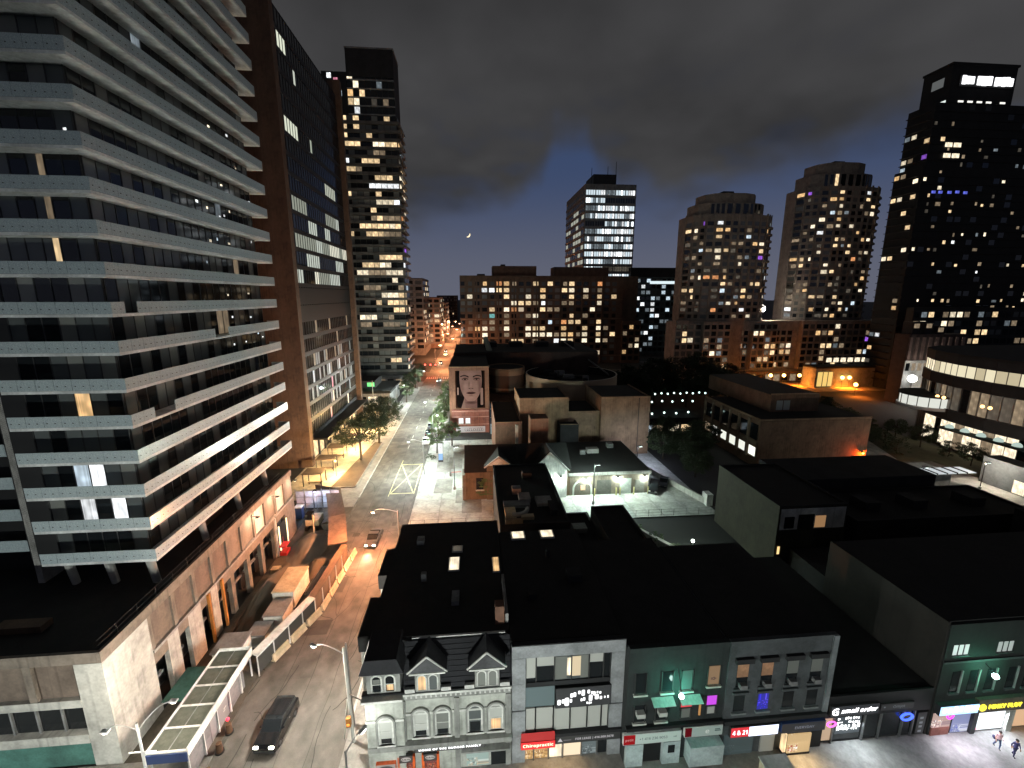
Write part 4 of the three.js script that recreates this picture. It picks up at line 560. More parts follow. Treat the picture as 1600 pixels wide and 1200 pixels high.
// ================================================================ slate-grey shophouse
{
  const Z = -29.5, t = thing('slate_house', 'slate-grey shophouse with four windows on each upper floor', 'building', [25.8, 0.13, -37]);
  B(t, 'wall', M.slate, 21, 30.55, 0, 11.4, -44, Z); B(t, 'roof', M.roof, 21.1, 30.45, 11.4, 11.5, -44, Z - 0.35); B(t, 'parapet', M.slate, 21, 30.55, 11.4, 11.75, Z - 0.33, Z + 0.06); B(t, 'quoin', worn(0.2, 0.22, 0.23), 30.15, 30.6, 3.6, 11.7, Z + 0.003, Z + 0.16);
  [22.3, 24.5, 26.8, 29.0].forEach((x, i) => {
    const up = B(t, 'window', M.glass, x - 0.5, x + 0.5, 7.2, 9.5, Z - 0.02, Z + 0.03); B(up, 'blind', i < 2 ? worn(0.5, 0.25, 0.14) : M.curtain, x - 0.5, x + 0.5, 8.2, 9.5, Z + 0.032, Z + 0.05); B(up, 'hood', M.dark, x - 0.8, x + 0.8, 9.7, 10.15, Z + 0.003, Z + 0.3); B(up, 'sill', M.slate, x - 0.65, x + 0.65, 6.98, 7.15, Z + 0.003, Z + 0.2); B(up, 'air_conditioner', M.grey, x - 0.3, x + 0.3, 7.3, 7.7, Z + 0.04, Z + 0.45);
    const lo = B(t, 'window', i === 1 ? lit(print(1, 1.6, (g, w, h) => { g.fillStyle = '#1010a0'; g.fillRect(0, 0, w, h); const r = rng(8); for (let k = 0; k < 26; k++) { g.fillStyle = r() < 0.4 ? '#6a50ff' : '#2a1cf0'; g.beginPath(); g.ellipse(r() * w, r() * h, 3 + r() * 9, 3 + r() * 5, 1, 0, 7); g.fill(); } }), 0.9) : M.glass, x - 0.48, x + 0.48, 4.7, 6.4, Z - 0.02, Z + 0.03); B(lo, 'hood', M.slate, x - 0.7, x + 0.7, 6.5, 6.72, Z + 0.003, Z + 0.2); B(lo, 'sill', worn(0.2, 0.22, 0.22), x - 0.65, x + 0.65, 4.45, 4.62, Z + 0.003, Z + 0.2);
  });
  B(t, 'shop_cornice', M.dark, 21.05, 30.5, 3.55, 3.95, Z + 0.003, Z + 0.3);
  const a = print(4.4, 1.0, (g, w, h) => { const gr = ['#a01420', '#d8485a', '#e8e8ff', '#f4f6ff']; g.fillStyle = gr[0]; g.fillRect(0, 0, w * 0.38, h); g.fillStyle = '#dfe6ff'; g.fillRect(w * 0.38, 0, w * 0.62, h); g.fillStyle = '#fff'; g.font = `bold ${h * 0.66}px sans-serif`; g.fillText('4 & 21', w * 0.2, h * 0.54, w * 0.33); g.fillStyle = '#66708a'; g.fillRect(w * 0.6, h * 0.1, w * 0.01, h * 0.8); g.fillRect(w * 0.72, h * 0.1, w * 0.01, h * 0.8); });
  signBoard(t, 'sign', 21.6, 26.0, 2.35, 3.4, Z + 0.1, 0.3, M.frame, lit(a, 2.2));
  const e = print(4, 1.0, (g, w, h) => { g.fillStyle = '#0a0f1e'; g.fillRect(0, 0, w, h); g.fillStyle = '#aeb4c4'; g.font = `${h * 0.4}px sans-serif`; g.fillText('EVERYDAY', w * 0.52, h * 0.5, w * 0.52); });
  signBoard(t, 'sign', 26.2, 30.3, 2.45, 3.45, Z + 0.1, 0.4, M.navy, lit(e, 0.6));
  B(t, 'shop_window', lit(shopLook(14, '#46585a', ['#5a6c6e', '#3a4a4c']), 0.45), 21.3, 24.0, 0.2, 2.2, Z + 0.003, Z + 0.12); B(t, 'shop_window', M.blind, 24.7, 26.0, 0.2, 2.2, Z + 0.003, Z + 0.12);
  B(t, 'display_window', lit(shopLook(17, '#c8a878', ['#fff', '#e0f0ff', '#a04028', '#c86a48', '#ffe8c0']), 1.05), 26.9, 29.0, 0.4, 2.35, Z + 0.5, Z + 0.62); B(t, 'display_side_glow', L.warm, 26.6, 26.85, 0.4, 2.3, Z + 0.1, Z + 0.5); B(t, 'display_base', M.dark, 26.6, 29.1, 0.1, 0.38, Z + 0.003, Z + 0.6); B(t, 'doorway', M.black, 29.2, 30.5, 0.1, 2.4, Z + 0.003, Z + 0.1);  // display side glows by itself; shop light is put into its material
}
{ const t = thing('patio_shelter', 'cream box-shaped patio shelter on the pavement before the red sign', 'shelter', [24.2, 0.13, -26.8]); B(t, 'back_panel', M.cream, 23.2, 25.4, 0.13, 2.2, -27.4, -27.3); B(t, 'roof', M.pale, 23.1, 25.5, 2.22, 2.32, -27.5, -24.9); B(t, 'side_panel', M.cream, 23.2, 23.3, 0.13, 2.2, -27.28, -25); B(t, 'side_panel', M.cream, 25.3, 25.4, 0.13, 2.2, -27.28, -25); }
// ================================================================ low shops
{
  const Z = -29.5, t = thing('low_shop', 'single-storey shop with a glaring white sign and a dark roof', 'shop', [36, 0.13, -40]);
  B(t, 'wall', M.dark, 30.65, 40.9, 0, 5.1, -50, Z - 0.2); B(t, 'roof', M.roof, 30.65, 40.9, 5.1, 5.2, -50, Z - 0.4); B(t, 'fascia', M.black, 30.65, 40.9, 3.0, 5.3, Z - 0.19, Z);
  const s = print(4.6, 1.1, (g, w, h) => { g.fillStyle = '#05060a'; g.fillRect(0, 0, w, h); g.fillStyle = '#fff'; g.font = `bold ${h * 0.95}px sans-serif`; g.fillText('G', w * 0.09, h * 0.52); g.font = `italic bold ${h * 0.6}px sans-serif`; g.fillText('small order', w * 0.58, h * 0.5, w * 0.76); });
  signBoard(t, 'sign', 30.9, 35.5, 3.4, 4.5, Z + 0.005, 0.25, M.frame, lit(s, 4));
  const s2 = print(3.2, 0.7, (g, w, h) => { g.fillStyle = '#07070b'; g.fillRect(0, 0, w, h); g.fillStyle = '#9aa0ac'; g.beginPath(); g.ellipse(w * 0.1, h * 0.5, 9, 9, 0, 0, 7); g.fill(); g.font = `${h * 0.62}px sans-serif`; g.fillText('Omjot', w * 0.55, h * 0.5, w * 0.7); });
  signBoard(t, 'sign', 35.8, 39.0, 3.5, 4.2, Z + 0.005, 0.15, M.frame, lit(s2, 0.55));
  const menu = print(2.6, 2.2, (g, w, h) => { g.fillStyle = '#20262a'; g.fillRect(0, 0, w, h); blobs(g, w, h, [[0.05, 0.2, 0.16, 0.12], [0.35, 0.95, 0.14, 0.14], [0.05, 0.3, 0.36, 0.12], [0.5, 0.95, 0.36, 0.12], [0.05, 0.9, 0.6, 0.2], [0.05, 0.9, 0.74, 0.12]], 4); });
  const pw = (n, m, a, b, y0 = 0.4, y1 = 2.85) => { const w = B(t, n, m, a, b, y0, y1, Z - 0.3, Z - 0.16); B(w, 'mullion', M.steel, b + 0.01, b + 0.13, 0.13, 2.98, Z - 0.3, Z - 0.02); return w; };
  pw('shop_window', glow(1, 0.7, 0.45, 0.5), 30.8, 31.6); const mw = pw('menu_window', M.glass, 31.8, 34.6); put(mw, 'menu_sign', sheet(2.4, 1.9), lit(menu, 2.6), 33.2, 1.95, Z - 0.15);
  pw('shop_door', M.glass, 34.9, 36.2); pw('shop_window', M.glass, 36.4, 38.4); pw('shop_window', M.glass, 38.5, 39.5);
  put(t, 'neon_ring_sign', new THREE.TorusGeometry(0.34, 0.06, 8, 20).scale(1.2, 0.8, 1), glow(1, 0.1, 0.6, 3), 31.35, 2.4, Z + 0.05); put(t, 'neon_blue_sign', new THREE.TorusGeometry(0.5, 0.1, 8, 20).scale(1.1, 0.7, 1), glow(0.05, 0.12, 1, 2.5), 38.7, 2.45, Z + 0.05);
  const ad = print(0.9, 2.4, (g, w, h) => { g.fillStyle = '#05060a'; g.fillRect(0, 0, w, h); g.fillStyle = '#b8c0c8'; for (const y of [0.2, 0.42, 0.6, 0.82]) g.fillRect(w * 0.3, h * y, w * 0.4, h * 0.1); }); signBoard(t, 'poster_sign', 39.8, 40.7, 0.4, 2.8, Z - 0.15, 0.2, M.black, lit(ad, 0.35));
}
{
  const Z = -29.5, t = thing('brick_shop_block', 'dark brick shop block with a glowing yellow sign and a bare side wall', 'building', [56, 0.13, -40]);
  const bw = stained(0.017, 0.02, 0.019), side = stained(0.022, 0.0185, 0.0145);
  B(t, 'wall', bw, 41.2, 78, 0, 11.8, -42.5, Z); B(t, 'side_wall', side, 41.0, 41.19, 0, 12, -42.5, Z - 0.1); B(t, 'roof', M.roof, 41.2, 78, 11.8, 11.95, -42.5, Z - 0.3);
  const up = (x, m) => { for (let k = 0; k < 3; k++) { const w = B(t, 'window', m, x + k * 0.55, x + 0.38 + k * 0.55, 8.7, 9.7, Z - 0.02, Z + 0.03); B(w, 'frame', M.frame, x + k * 0.55 - 0.06, x + 0.44 + k * 0.55, 8.58, 8.69, Z + 0.003, Z + 0.14); } };
  up(41.9, glow(0.85, 1, 0.95, 0.75)); up(46.3, glow(0.8, 0.9, 0.85, 0.45));
  for (let k = 0; k < 6; k++) { const x = 42.4 + k * 1.75 + (k > 2 ? 0.4 : 0); const w = B(t, 'window', M.glass, x, x + 0.8, 4.7, 6.9, Z - 0.02, Z + 0.03); B(w, 'frame', worn(0.28, 0.33, 0.31), x + 0.82, x + 0.95, 4.6, 7.0, Z + 0.003, Z + 0.12); B(w, 'sill', M.slate, x - 0.1, x + 0.9, 4.5, 4.68, Z + 0.003, Z + 0.15); }
  B(t, 'belt_course', M.slate, 41.2, 78, 7.9, 8.1, Z + 0.003, Z + 0.14);
  const wsx = print(4.8, 1.2, (g, w, h) => { g.fillStyle = '#7a98b8'; g.fillRect(0, 0, w, h); blobs(g, w, h, [[0.08, 0.98, 0.4, 0.6], [0.1, 0.96, 0.5, 0.5]], 12); });
  signBoard(t, 'sign', 41.3, 45.2, 2.75, 3.75, Z + 0.003, 0.5, M.frame, lit(wsx, 4));
  const sg = B(t, 'sign', worn(0.12, 0.10, 0.08), 45.3, 50.2, 2.5, 3.9, Z + 0.003, Z + 0.35); put(sg, 'sign_letters', letters('PINKY FLOY', 0.43, 0.08), glow(1, 0.85, 0.05, 1.5), 48.05, 3.15, Z + 0.36); put(sg, 'sign_disc', new THREE.CylinderGeometry(0.36, 0.36, 0.08, 20).rotateX(Math.PI / 2), glow(1, 0.85, 0.05, 1.5), 45.75, 3.12, Z + 0.4);
  put(t, 'neon_green_sign', new THREE.SphereGeometry(0.5, 14, 10).scale(1, 0.9, 0.3), glow(0.1, 1, 0.25, 1.6), 51.0, 3.1, Z + 0.3);
  B(t, 'shop_window', lit(shopLook(41, '#b89a90', ['#fff', '#e8d0c8', '#806070', '#ffc8a0']), 1.0), 41.4, 43.2, 1.0, 2.5, Z + 0.003, Z + 0.1); B(t, 'shop_base', M.redbrick, 41.4, 43.2, 0.1, 0.98, Z + 0.003, Z + 0.12); put(t, 'neon_pink_sign', new THREE.TorusGeometry(0.3, 0.07, 8, 18), glow(1, 0.05, 0.8, 2.5), 42.9, 2.3, Z + 0.2); B(t, 'doorway_window', lit(shopLook(43, '#9098c8', ['#e8ecff', '#6070d0', '#fff']), 0.8), 43.5, 45.2, 0.2, 2.4, Z + 0.003, Z + 0.06); B(t, 'pier', M.darksteel, 45.25, 45.7, 0.1, 2.45, Z + 0.003, Z + 0.3);
  B(t, 'shop_window', lit(shopLook(47, '#e8eef4', ['#fff', '#c8d0e0', '#ff90b0', '#f4f8ff']), 1.6), 45.8, 48.7, 0.3, 2.45, Z + 0.003, Z + 0.12); B(t, 'pier', M.stone, 48.8, 49.4, 0.1, 2.45, Z + 0.003, Z + 0.35); B(t, 'shop_window', glow(1, 0.62, 0.35, 0.7), 49.5, 52.5, 0.3, 2.45, Z + 0.003, Z + 0.1);
  const lamp = thing('wall_lamp', 'glaring teal-white lamp on the brick block above the yellow sign', 'wall lamp', [45.5, 7.2, Z]); world(lamp, 'bracket', bar([45.5, 7.5, Z + 0.02], [45.5, 7.2, Z + 0.8], 0.04), M.darksteel); world(lamp, 'lamp_glass', new THREE.SphereGeometry(0.24, 12, 10).translate(45.5, 7.0, Z + 0.85), glow(0.7, 1, 0.92, 14)); lampLight(45.5, 7.0, Z + 0.85, 0x60e8b8, 8, 8);
  // unseen area lights added before bright windows and signs throw shop light on the pavement
  const strip = (x0, x1, y, z, c, i) => { const l = new THREE.RectAreaLight(c, i, x1 - x0, 0.7); l.position.set((x0 + x1) / 2, y, z); l.lookAt((x0 + x1) / 2, y - 1.3, z + 2); scene.add(l); };
  strip(45.8, 48.7, 1.9, Z + 0.16, 0xe8f0ff, 90); strip(41.4, 45.0, 2.3, Z + 0.56, 0xf0e8ff, 45); strip(49.5, 52.5, 1.8, Z + 0.14, 0xffb070, 8); strip(31.9, 34.5, 2.2, Z + 0.02, 0xe6f4ff, 50); strip(27, 29, 1.6, Z + 0.66, 0xffd8a0, 55); strip(3.5, 8.8, 1.4, -30.55, 0xffd090, 12); strip(31, 35.4, 3.9, Z + 0.28, 0xf4faff, 12); strip(41.5, 45, 3.3, Z + 0.52, 0xf0f4ff, 14);
}

// ================================================================ roofs behind the shop row
function plainBlock(name, label, x0, x1, z0, z1, h, wall, o = {}) {     // a flat-roofed block with parapet and coping
  const t = thing(name, label, 'building', [(x0 + x1) / 2, 0, (z0 + z1) / 2]);
  B(t, 'wall', wall, x0, x1, 0, h - 0.35, z0, z1); B(t, 'roof', M.roof, x0 + 0.3, x1 - 0.3, h - 0.34, h - 0.25, z0 + 0.3, z1 - 0.3);
  const c = o.coping ?? M.dark; B(t, 'parapet', wall, x0, x1, h - 0.345, h, z1 - 0.28, z1); B(t, 'parapet', wall, x0, x1, h - 0.345, h, z0, z0 + 0.28); B(t, 'parapet', wall, x0, x0 + 0.28, h - 0.345, h, z0 + 0.285, z1 - 0.285); B(t, 'parapet', wall, x1 - 0.28, x1, h - 0.345, h, z0 + 0.285, z1 - 0.285);
  B(t, 'coping', c, x0 - 0.05, x1 + 0.05, h + 0.002, h + 0.08, z1 - 0.32, z1 + 0.05); B(t, 'coping', c, x0 - 0.05, x0 + 0.32, h + 0.002, h + 0.08, z0, z1 - 0.325); B(t, 'coping', c, x1 - 0.32, x1 + 0.05, h + 0.002, h + 0.08, z0, z1 - 0.325); B(t, 'coping', c, x0 + 0.325, x1 - 0.325, h + 0.002, h + 0.08, z0, z0 + 0.3);
  return t;
}
{
  const t = plainBlock('rear_block', 'narrow dark block with a cluttered roof terrace behind the grey office', 3.3, 13.2, -77.5, -55.5, 8.6, M.dark), r = rng(15), y = 8.37;
  for (const [x, z, w, d, h, m] of [[6.2, -61.5, 4.0, 1.6, 0.5, M.grey], [7.6, -63.5, 1.8, 2.2, 0.7, M.concrete], [6.6, -66, 1.4, 1.4, 1.0, M.grey], [10.5, -62.2, 2.4, 2.6, 0.5, M.concrete], [5.0, -58.8, 1.6, 2.4, 0.6, M.cream], [7.4, -57.5, 1.8, 0.9, 0.5, M.cream], [11.4, -59.5, 0.9, 3.2, 0.9, M.dark], [9.0, -72, 1.6, 1.6, 1.1, M.dark]]) B(t, 'roof_unit', m, x - w / 2, x + w / 2, y, y + h, z - d / 2, z + d / 2);
  world(t, 'duct', new THREE.TorusGeometry(1.8, 0.32, 8, 14, 1.9).rotateX(Math.PI / 2).translate(5.8, y + 0.5, -59.6), M.concrete);
  B(t, 'yard_wall', M.concrete, 2.9, 3.2, 0, 5.5, -60, -52); B(t, 'terrace_wall', M.tan, 4.0, 6.5, 8.7, 9.4, -55.9, -55.5);
}
{ const t = plainBlock('rear_block', 'long narrow black-roofed block running back beside the floodlit forecourt', 17.6, 22.6, -60.5, -42.5, 8.2, M.dark); B(t, 'roof_unit', M.dark, 19, 20, 7.95, 8.8, -50, -49); }
{ const t = plainBlock('rear_block', 'low dark block filling the middle of the yard behind the shops', 12.6, 17.4, -62, -46.5, 6.5, M.dark); B(t, 'roof_unit', M.grey, 14, 16, 6.25, 7.0, -58, -56.4); B(t, 'roof_unit', M.dark, 13.2, 14.2, 6.25, 7.2, -52, -51); }
{ const t = plainBlock('rear_block', 'low dark sheds with a small roof hatch behind the slate house', 23, 35, -56.5, -44.5, 2.6, worn(0.03, 0.026, 0.02)); B(t, 'roof_hatch', M.tan, 25.2, 26.2, 2.36, 2.8, -52, -50.8); B(t, 'skylight', M.dark, 29, 30.4, 2.36, 2.7, -50, -49); }
{ const t = plainBlock('rear_block', 'long black-roofed rear block behind the brick shop block', 56, 86, -64, -54, 7.4, M.dark); for (const x of [60, 68, 78]) B(t, 'roof_unit', M.dark, x, x + 2.5, 7.1, 8.6, -60, -57); }
{ const t = plainBlock('rear_block', 'low black-roofed block at the picture edge behind the brick shop block', 78.5, 112, -52, -30, 9.5, M.dark); B(t, 'roof_unit', M.dark, 84, 88, 9.2, 10.8, -44, -41); B(t, 'low_wing', M.dark, 45, 78.4, 0, 4.2, -53, -42.6); }
{ // pale-sided block right of the forecourt
  const t = plainBlock('pale_block', 'tan-sided three-storey block with a black roof right of the forecourt', 43, 53.5, -69, -53.5, 10.6, stained(0.034, 0.031, 0.02)), f = Face(t, [43, -53.5], [53.5, -53.5]);
  f.piece('white_gable', M.white, 0.3, 10.2, 7.0, 10.2, 0.003, 0.08); f.piece('window', M.glass, 0.9, 2.4, 7.2, 9.0, 0.081, 0.12); f.piece('window', M.black, 3.0, 5.4, 7.0, 9.3, 0.081, 0.12); f.piece('lit_window', glow(1, 0.55, 0.25, 0.3), 5.6, 7.2, 7.2, 9.0, 0.081, 0.12); f.piece('lit_window', glow(1, 0.7, 0.3, 1.2), 0.35, 0.7, 3.2, 4.4, 0.081, 0.12);
  B(t, 'rear_wing', M.dark, 54, 80, 0, 9.4, -74, -64.3);
}
// walled yard with shrubs and a glaring lamp
{ const t = thing('yard_wall', 'low white wall of the small yard beside the forecourt fence', 'wall', [27, 0, -63]); world(t, 'wall_piece', slab([[23.8, -70.6], [24.5, -70.6], [31.8, -58.4], [31.0, -58.4]], 0.1, 1.4), M.pale); B(t, 'wall_piece', M.pale, 31.05, 36.2, 0.1, 1.3, -58.2, -57.6);
  const l = thing('yard_lamp', 'glaring white lamp on a short post in the small yard', 'lamp', [33.4, 0.1, -58.6]); world(l, 'post', bar([33.4, 0, -58.6], [33.4, 2.6, -58.6], 0.05), M.darksteel); world(l, 'lamp_glass', new THREE.SphereGeometry(0.24, 12, 8).translate(33.4, 2.7, -58.6), glow(0.92, 1, 0.9, 12)); lampLight(33.4, 2.7, -58.6, 0xe8ffe8, 26, 6); }
{ const t = thing('chain_fence', 'thin metal railing between the forecourt and the small yard', 'fence', [33, 0, -71]); for (let k = 0; k < 11; k++) world(t, 'fence_post', bar([22 + k * 2.4, 0.1, -71.2], [22 + k * 2.4, 1.5, -71.2], 0.035), M.steel); for (const y of [0.35, 0.9, 1.45]) world(t, 'fence_rail', bar([22, y, -71.2], [46, y, -71.2], 0.022), M.steel); }
{ const t = thing('chain_fence', 'thin metal railing at the street end of the forecourt', 'fence', [-4, 0, -71]); for (let k = 0; k < 7; k++) world(t, 'fence_post', bar([-11.5 + k * 2.4, 0.1, -71.3], [-11.5 + k * 2.4, 1.4, -71.3], 0.035), M.steel); for (const y of [0.5, 1.35]) world(t, 'fence_rail', bar([-11.5, y, -71.3], [2.9, y, -71.3], 0.022), M.steel); }
// ================================================================ old fire hall with two gables
{
  const t = thing('gabled_hall', 'old brick hall with two white gables and a black roof on the forecourt', 'building', [16, 0.1, -88]), Z = -81;
  const bw = stained(0.15, 0.10, 0.06), lw = stained(0.19, 0.155, 0.12);
  B(t, 'wall', bw, -2, 19, 0.1, 6.2, -92, Z); B(t, 'wall', lw, 19.01, 35.4, 0.1, 4.4, -99, Z); B(t, 'fascia', M.concrete, 18.6, 35.8, 4.42, 5.0, -99.3, Z + 0.4); B(t, 'flat_roof', M.roof, 18.8, 35.6, 5.01, 5.1, -99.2, Z + 0.2);
  const rf = prism([[-92.6, 6.0], [-80.5, 6.0], [-86.5, 9.6]], 21.4).rotateY(-Math.PI / 2).translate(19.2, 0, 0); { const p = rf.attributes.position; } world(t, 'pitched_roof', rf, M.roof);
  // gables
  const gable = (x0, x1, eave, peak, z, m) => { const c = (x0 + x1) / 2; const g = world(t, 'gable', prism([[x0, 0.1], [x1, 0.1], [x1, eave], [c, peak], [x0, eave]], 5.5).translate(0, 0, z - 5.5), m); for (const s of [-1, 1]) { const e = s < 0 ? x0 - 0.45 : x1 + 0.45; world(g, 'bargeboard', bar([e, eave - 0.3, z + 0.12], [c, peak + 0.14, z + 0.12], 0.13, 0.13, 4), M.whiteTrim); world(g, 'gable_roof', (() => { const q = new THREE.BufferGeometry(); const a = [e, eave - 0.25, z + 0.3], b = [c, peak + 0.2, z + 0.3], d = [c, peak + 0.2, z - 6], f = [e, eave - 0.25, z - 6]; q.setAttribute('position', new THREE.BufferAttribute(new Float32Array([...a, ...b, ...d, ...a, ...d, ...f]), 3)); q.setAttribute('uv', new THREE.BufferAttribute(new Float32Array(12), 2)); q.computeVertexNormals(); return q; })(), M.roof); } return g; };
  const g1 = gable(2.2, 7.0, 7.2, 9.0, Z + 0.4, bw); put(g1, 'gable_board', prism([[2.5, 7.3], [6.7, 7.3], [4.6, 8.8]], 0.05), M.whiteTrim, 0, 0, Z + 0.41); B(g1, 'gable_window', M.glass, 3.6, 5.6, 6.4, 7.1, Z + 0.41, Z + 0.46);
  const g2 = gable(11.2, 18.2, 6.2, 9.6, Z + 0.8, M.white); for (let k = 0; k < 12; k++) { const x = 11.5 + k * 0.56; B(g2, 'batten', M.whiteTrim, x, x + 0.09, 0.3, 6.2 + (3.2 - Math.abs(x - 14.7)) * 0.95, Z + 0.803, Z + 0.86); }
  // left face: windows and ivy
  for (const x of [0.2]) { const w = B(t, 'window', M.glass, x, x + 1.3, 2.2, 4.6, Z - 0.02, Z + 0.03); B(w, 'frame', M.dark, x - 0.12, x - 0.003, 2.1, 4.7, Z + 0.003, Z + 0.1); B(w, 'meeting_rail', M.dark, x, x + 1.3, 3.3, 3.42, Z + 0.031, Z + 0.07); B(w, 'sill', M.stone, x - 0.2, x + 1.5, 1.95, 2.15, Z + 0.003, Z + 0.2); }
  B(t, 'vestibule', lw, -2.6, -2.02, 0.1, 5.4, -84, Z + 0.1);
  // right wing: arch, roller doors, lit piers
  const f = Face(t, [19, Z], [35.4, Z]);
  f.piece('garage_door', worn(0.09, 0.085, 0.075), 5.6, 8.6, 0.12, 3.2, 0.003, 0.06); f.piece('garage_door', worn(0.45, 0.48, 0.45), 10.4, 12.8, 0.12, 3.4, 0.003, 0.06); f.piece('garage_door', worn(0.2, 0.19, 0.17), 13.6, 15.6, 0.12, 3.0, 0.003, 0.06);
  put(t, 'arch_door', archPane(3.4, 3.0), worn(0.12, 0.10, 0.08), 21.6, 0.12, Z + 0.01); put(t, 'arch_surround', archFrame(3.4, 3.0, 0.35, 0.1), M.stone, 21.6, 0.12, Z + 0.01); B(t, 'lit_window', L.warm, 21.2, 22.2, 1.2, 2.3, Z + 0.07, Z + 0.1);
  for (const u of [4.9, 9.4, 10.2, 13.1, 16.1]) f.piece('yellow_bollard', M.yellow, u, u + 0.22, 0.1, 1.7, 0.5, 0.72);
  const where = ['by the white gable', 'over the arched door', 'between the roller doors', 'at the right end'];
  [[16.9, 4.5, 0.86], [22.2, 3.6, 0], [28.9, 3.7, 0], [34.6, 3.7, 0]].forEach(([x, y, dz], i) => { const Z = -81 + dz; const l = thing('wall_flood', `white flood lamp on the gabled hall ${where[i]}`, 'wall lamp', [x, y, Z + 0.5], 0, 'flood lamps on the gabled hall'); B(l, 'lamp_housing', M.darksteel, x - 0.2, x + 0.2, y, y + 0.2, Z + 0.01, Z + 0.5); B(l, 'lamp_glass', glow(1, 0.99, 0.88, 8), x - 0.17, x + 0.17, y - 0.05, y - 0.004, Z + 0.15, Z + 0.48); lampLight(x, y - 0.2, Z + 0.55, 0xeafff0, i === 0 ? 26 : 22, 6); });
  for (const [x, z, w, d] of [[26.5, -92, 2.6, 1.6], [24, -91, 1.2, 0.8], [31.5, -95, 1.4, 1.4]]) B(t, 'roof_unit', w > 2 ? M.concrete : M.grey, x - w / 2, x + w / 2, 5.1, 6.1, z - d / 2, z + d / 2);
  B(t, 'chimney', M.stone, 8.8, 9.4, 8, 12.5, -90.6, -90); B(t, 'stack', M.brick, 12.5, 16.5, 6, 13, -97, -93);
}
function mastLamp(label, x, z, h, cd, color = 0xe4fff2, k = 8) { const t = thing('mast_lamp', label, 'lamp mast', [x, 0.1, z]); world(t, 'mast', bar([x, 0.1, z], [x, h, z], 0.09, 0.06, 8), M.darksteel); world(t, 'base', new THREE.CylinderGeometry(0.25, 0.3, 0.7, 10).translate(x, 0.4, z), M.concrete); B(t, 'lamp_head', M.darksteel, x - 0.1, x + 1.1, h, h + 0.18, z - 0.25, z + 0.25); B(t, 'lamp_glass', glow(0.9, 1, 0.95, k), x + 0.3, x + 1.0, h - 0.05, h - 0.003, z - 0.2, z + 0.2); lampLight(x + 0.65, h - 0.25, z, color, cd, 6); }
mastLamp('tall lamp mast on the street side of the forecourt', -4.4, -86, 9.5, 120);
mastLamp('lamp mast in the middle of the forecourt', 22.8, -77, 8.2, 150);
mastLamp('glaring lamp mast behind the right end of the gabled hall', 38.4, -95, 5.0, 42, 0xdce8ff, 12);
{ const t = thing('advertising_pillar', 'lit white and blue advertising pillar on the pavement by the hall', 'pillar sign', [-8.4, 0.1, -102]); B(t, 'pillar_base', M.darksteel, -9.0, -7.8, 0.1, 0.5, -102.25, -101.75); const p = print(1.1, 4.2, (g, w, h) => { g.fillStyle = '#f2f4f6'; g.fillRect(0, 0, w, h); g.fillStyle = '#7fb2e6'; g.fillRect(0, h * 0.6, w, h * 0.4); g.strokeStyle = '#223'; g.lineWidth = 6; g.beginPath(); g.moveTo(w * 0.4, h * 0.14); g.lineTo(w * 0.55, h * 0.2); g.lineTo(w * 0.5, h * 0.3); g.stroke(); }); signBoard(t, 'sign_cabinet', -8.95, -7.85, 0.52, 4.8, -102.15, 0.3, M.darksteel, lit(p, 1.0)); }
{ const t = thing('barrier_gate', 'red and white barrier arm across the forecourt entrance', 'barrier', [-5.5, 0.1, -93]); B(t, 'gate_box', M.grey, -5.8, -5.4, 0.1, 1.1, -93.2, -92.8); world(t, 'gate_arm', bar([-5.6, 1.0, -93], [-3.2, 1.05, -93], 0.07), M.redPlastic); }
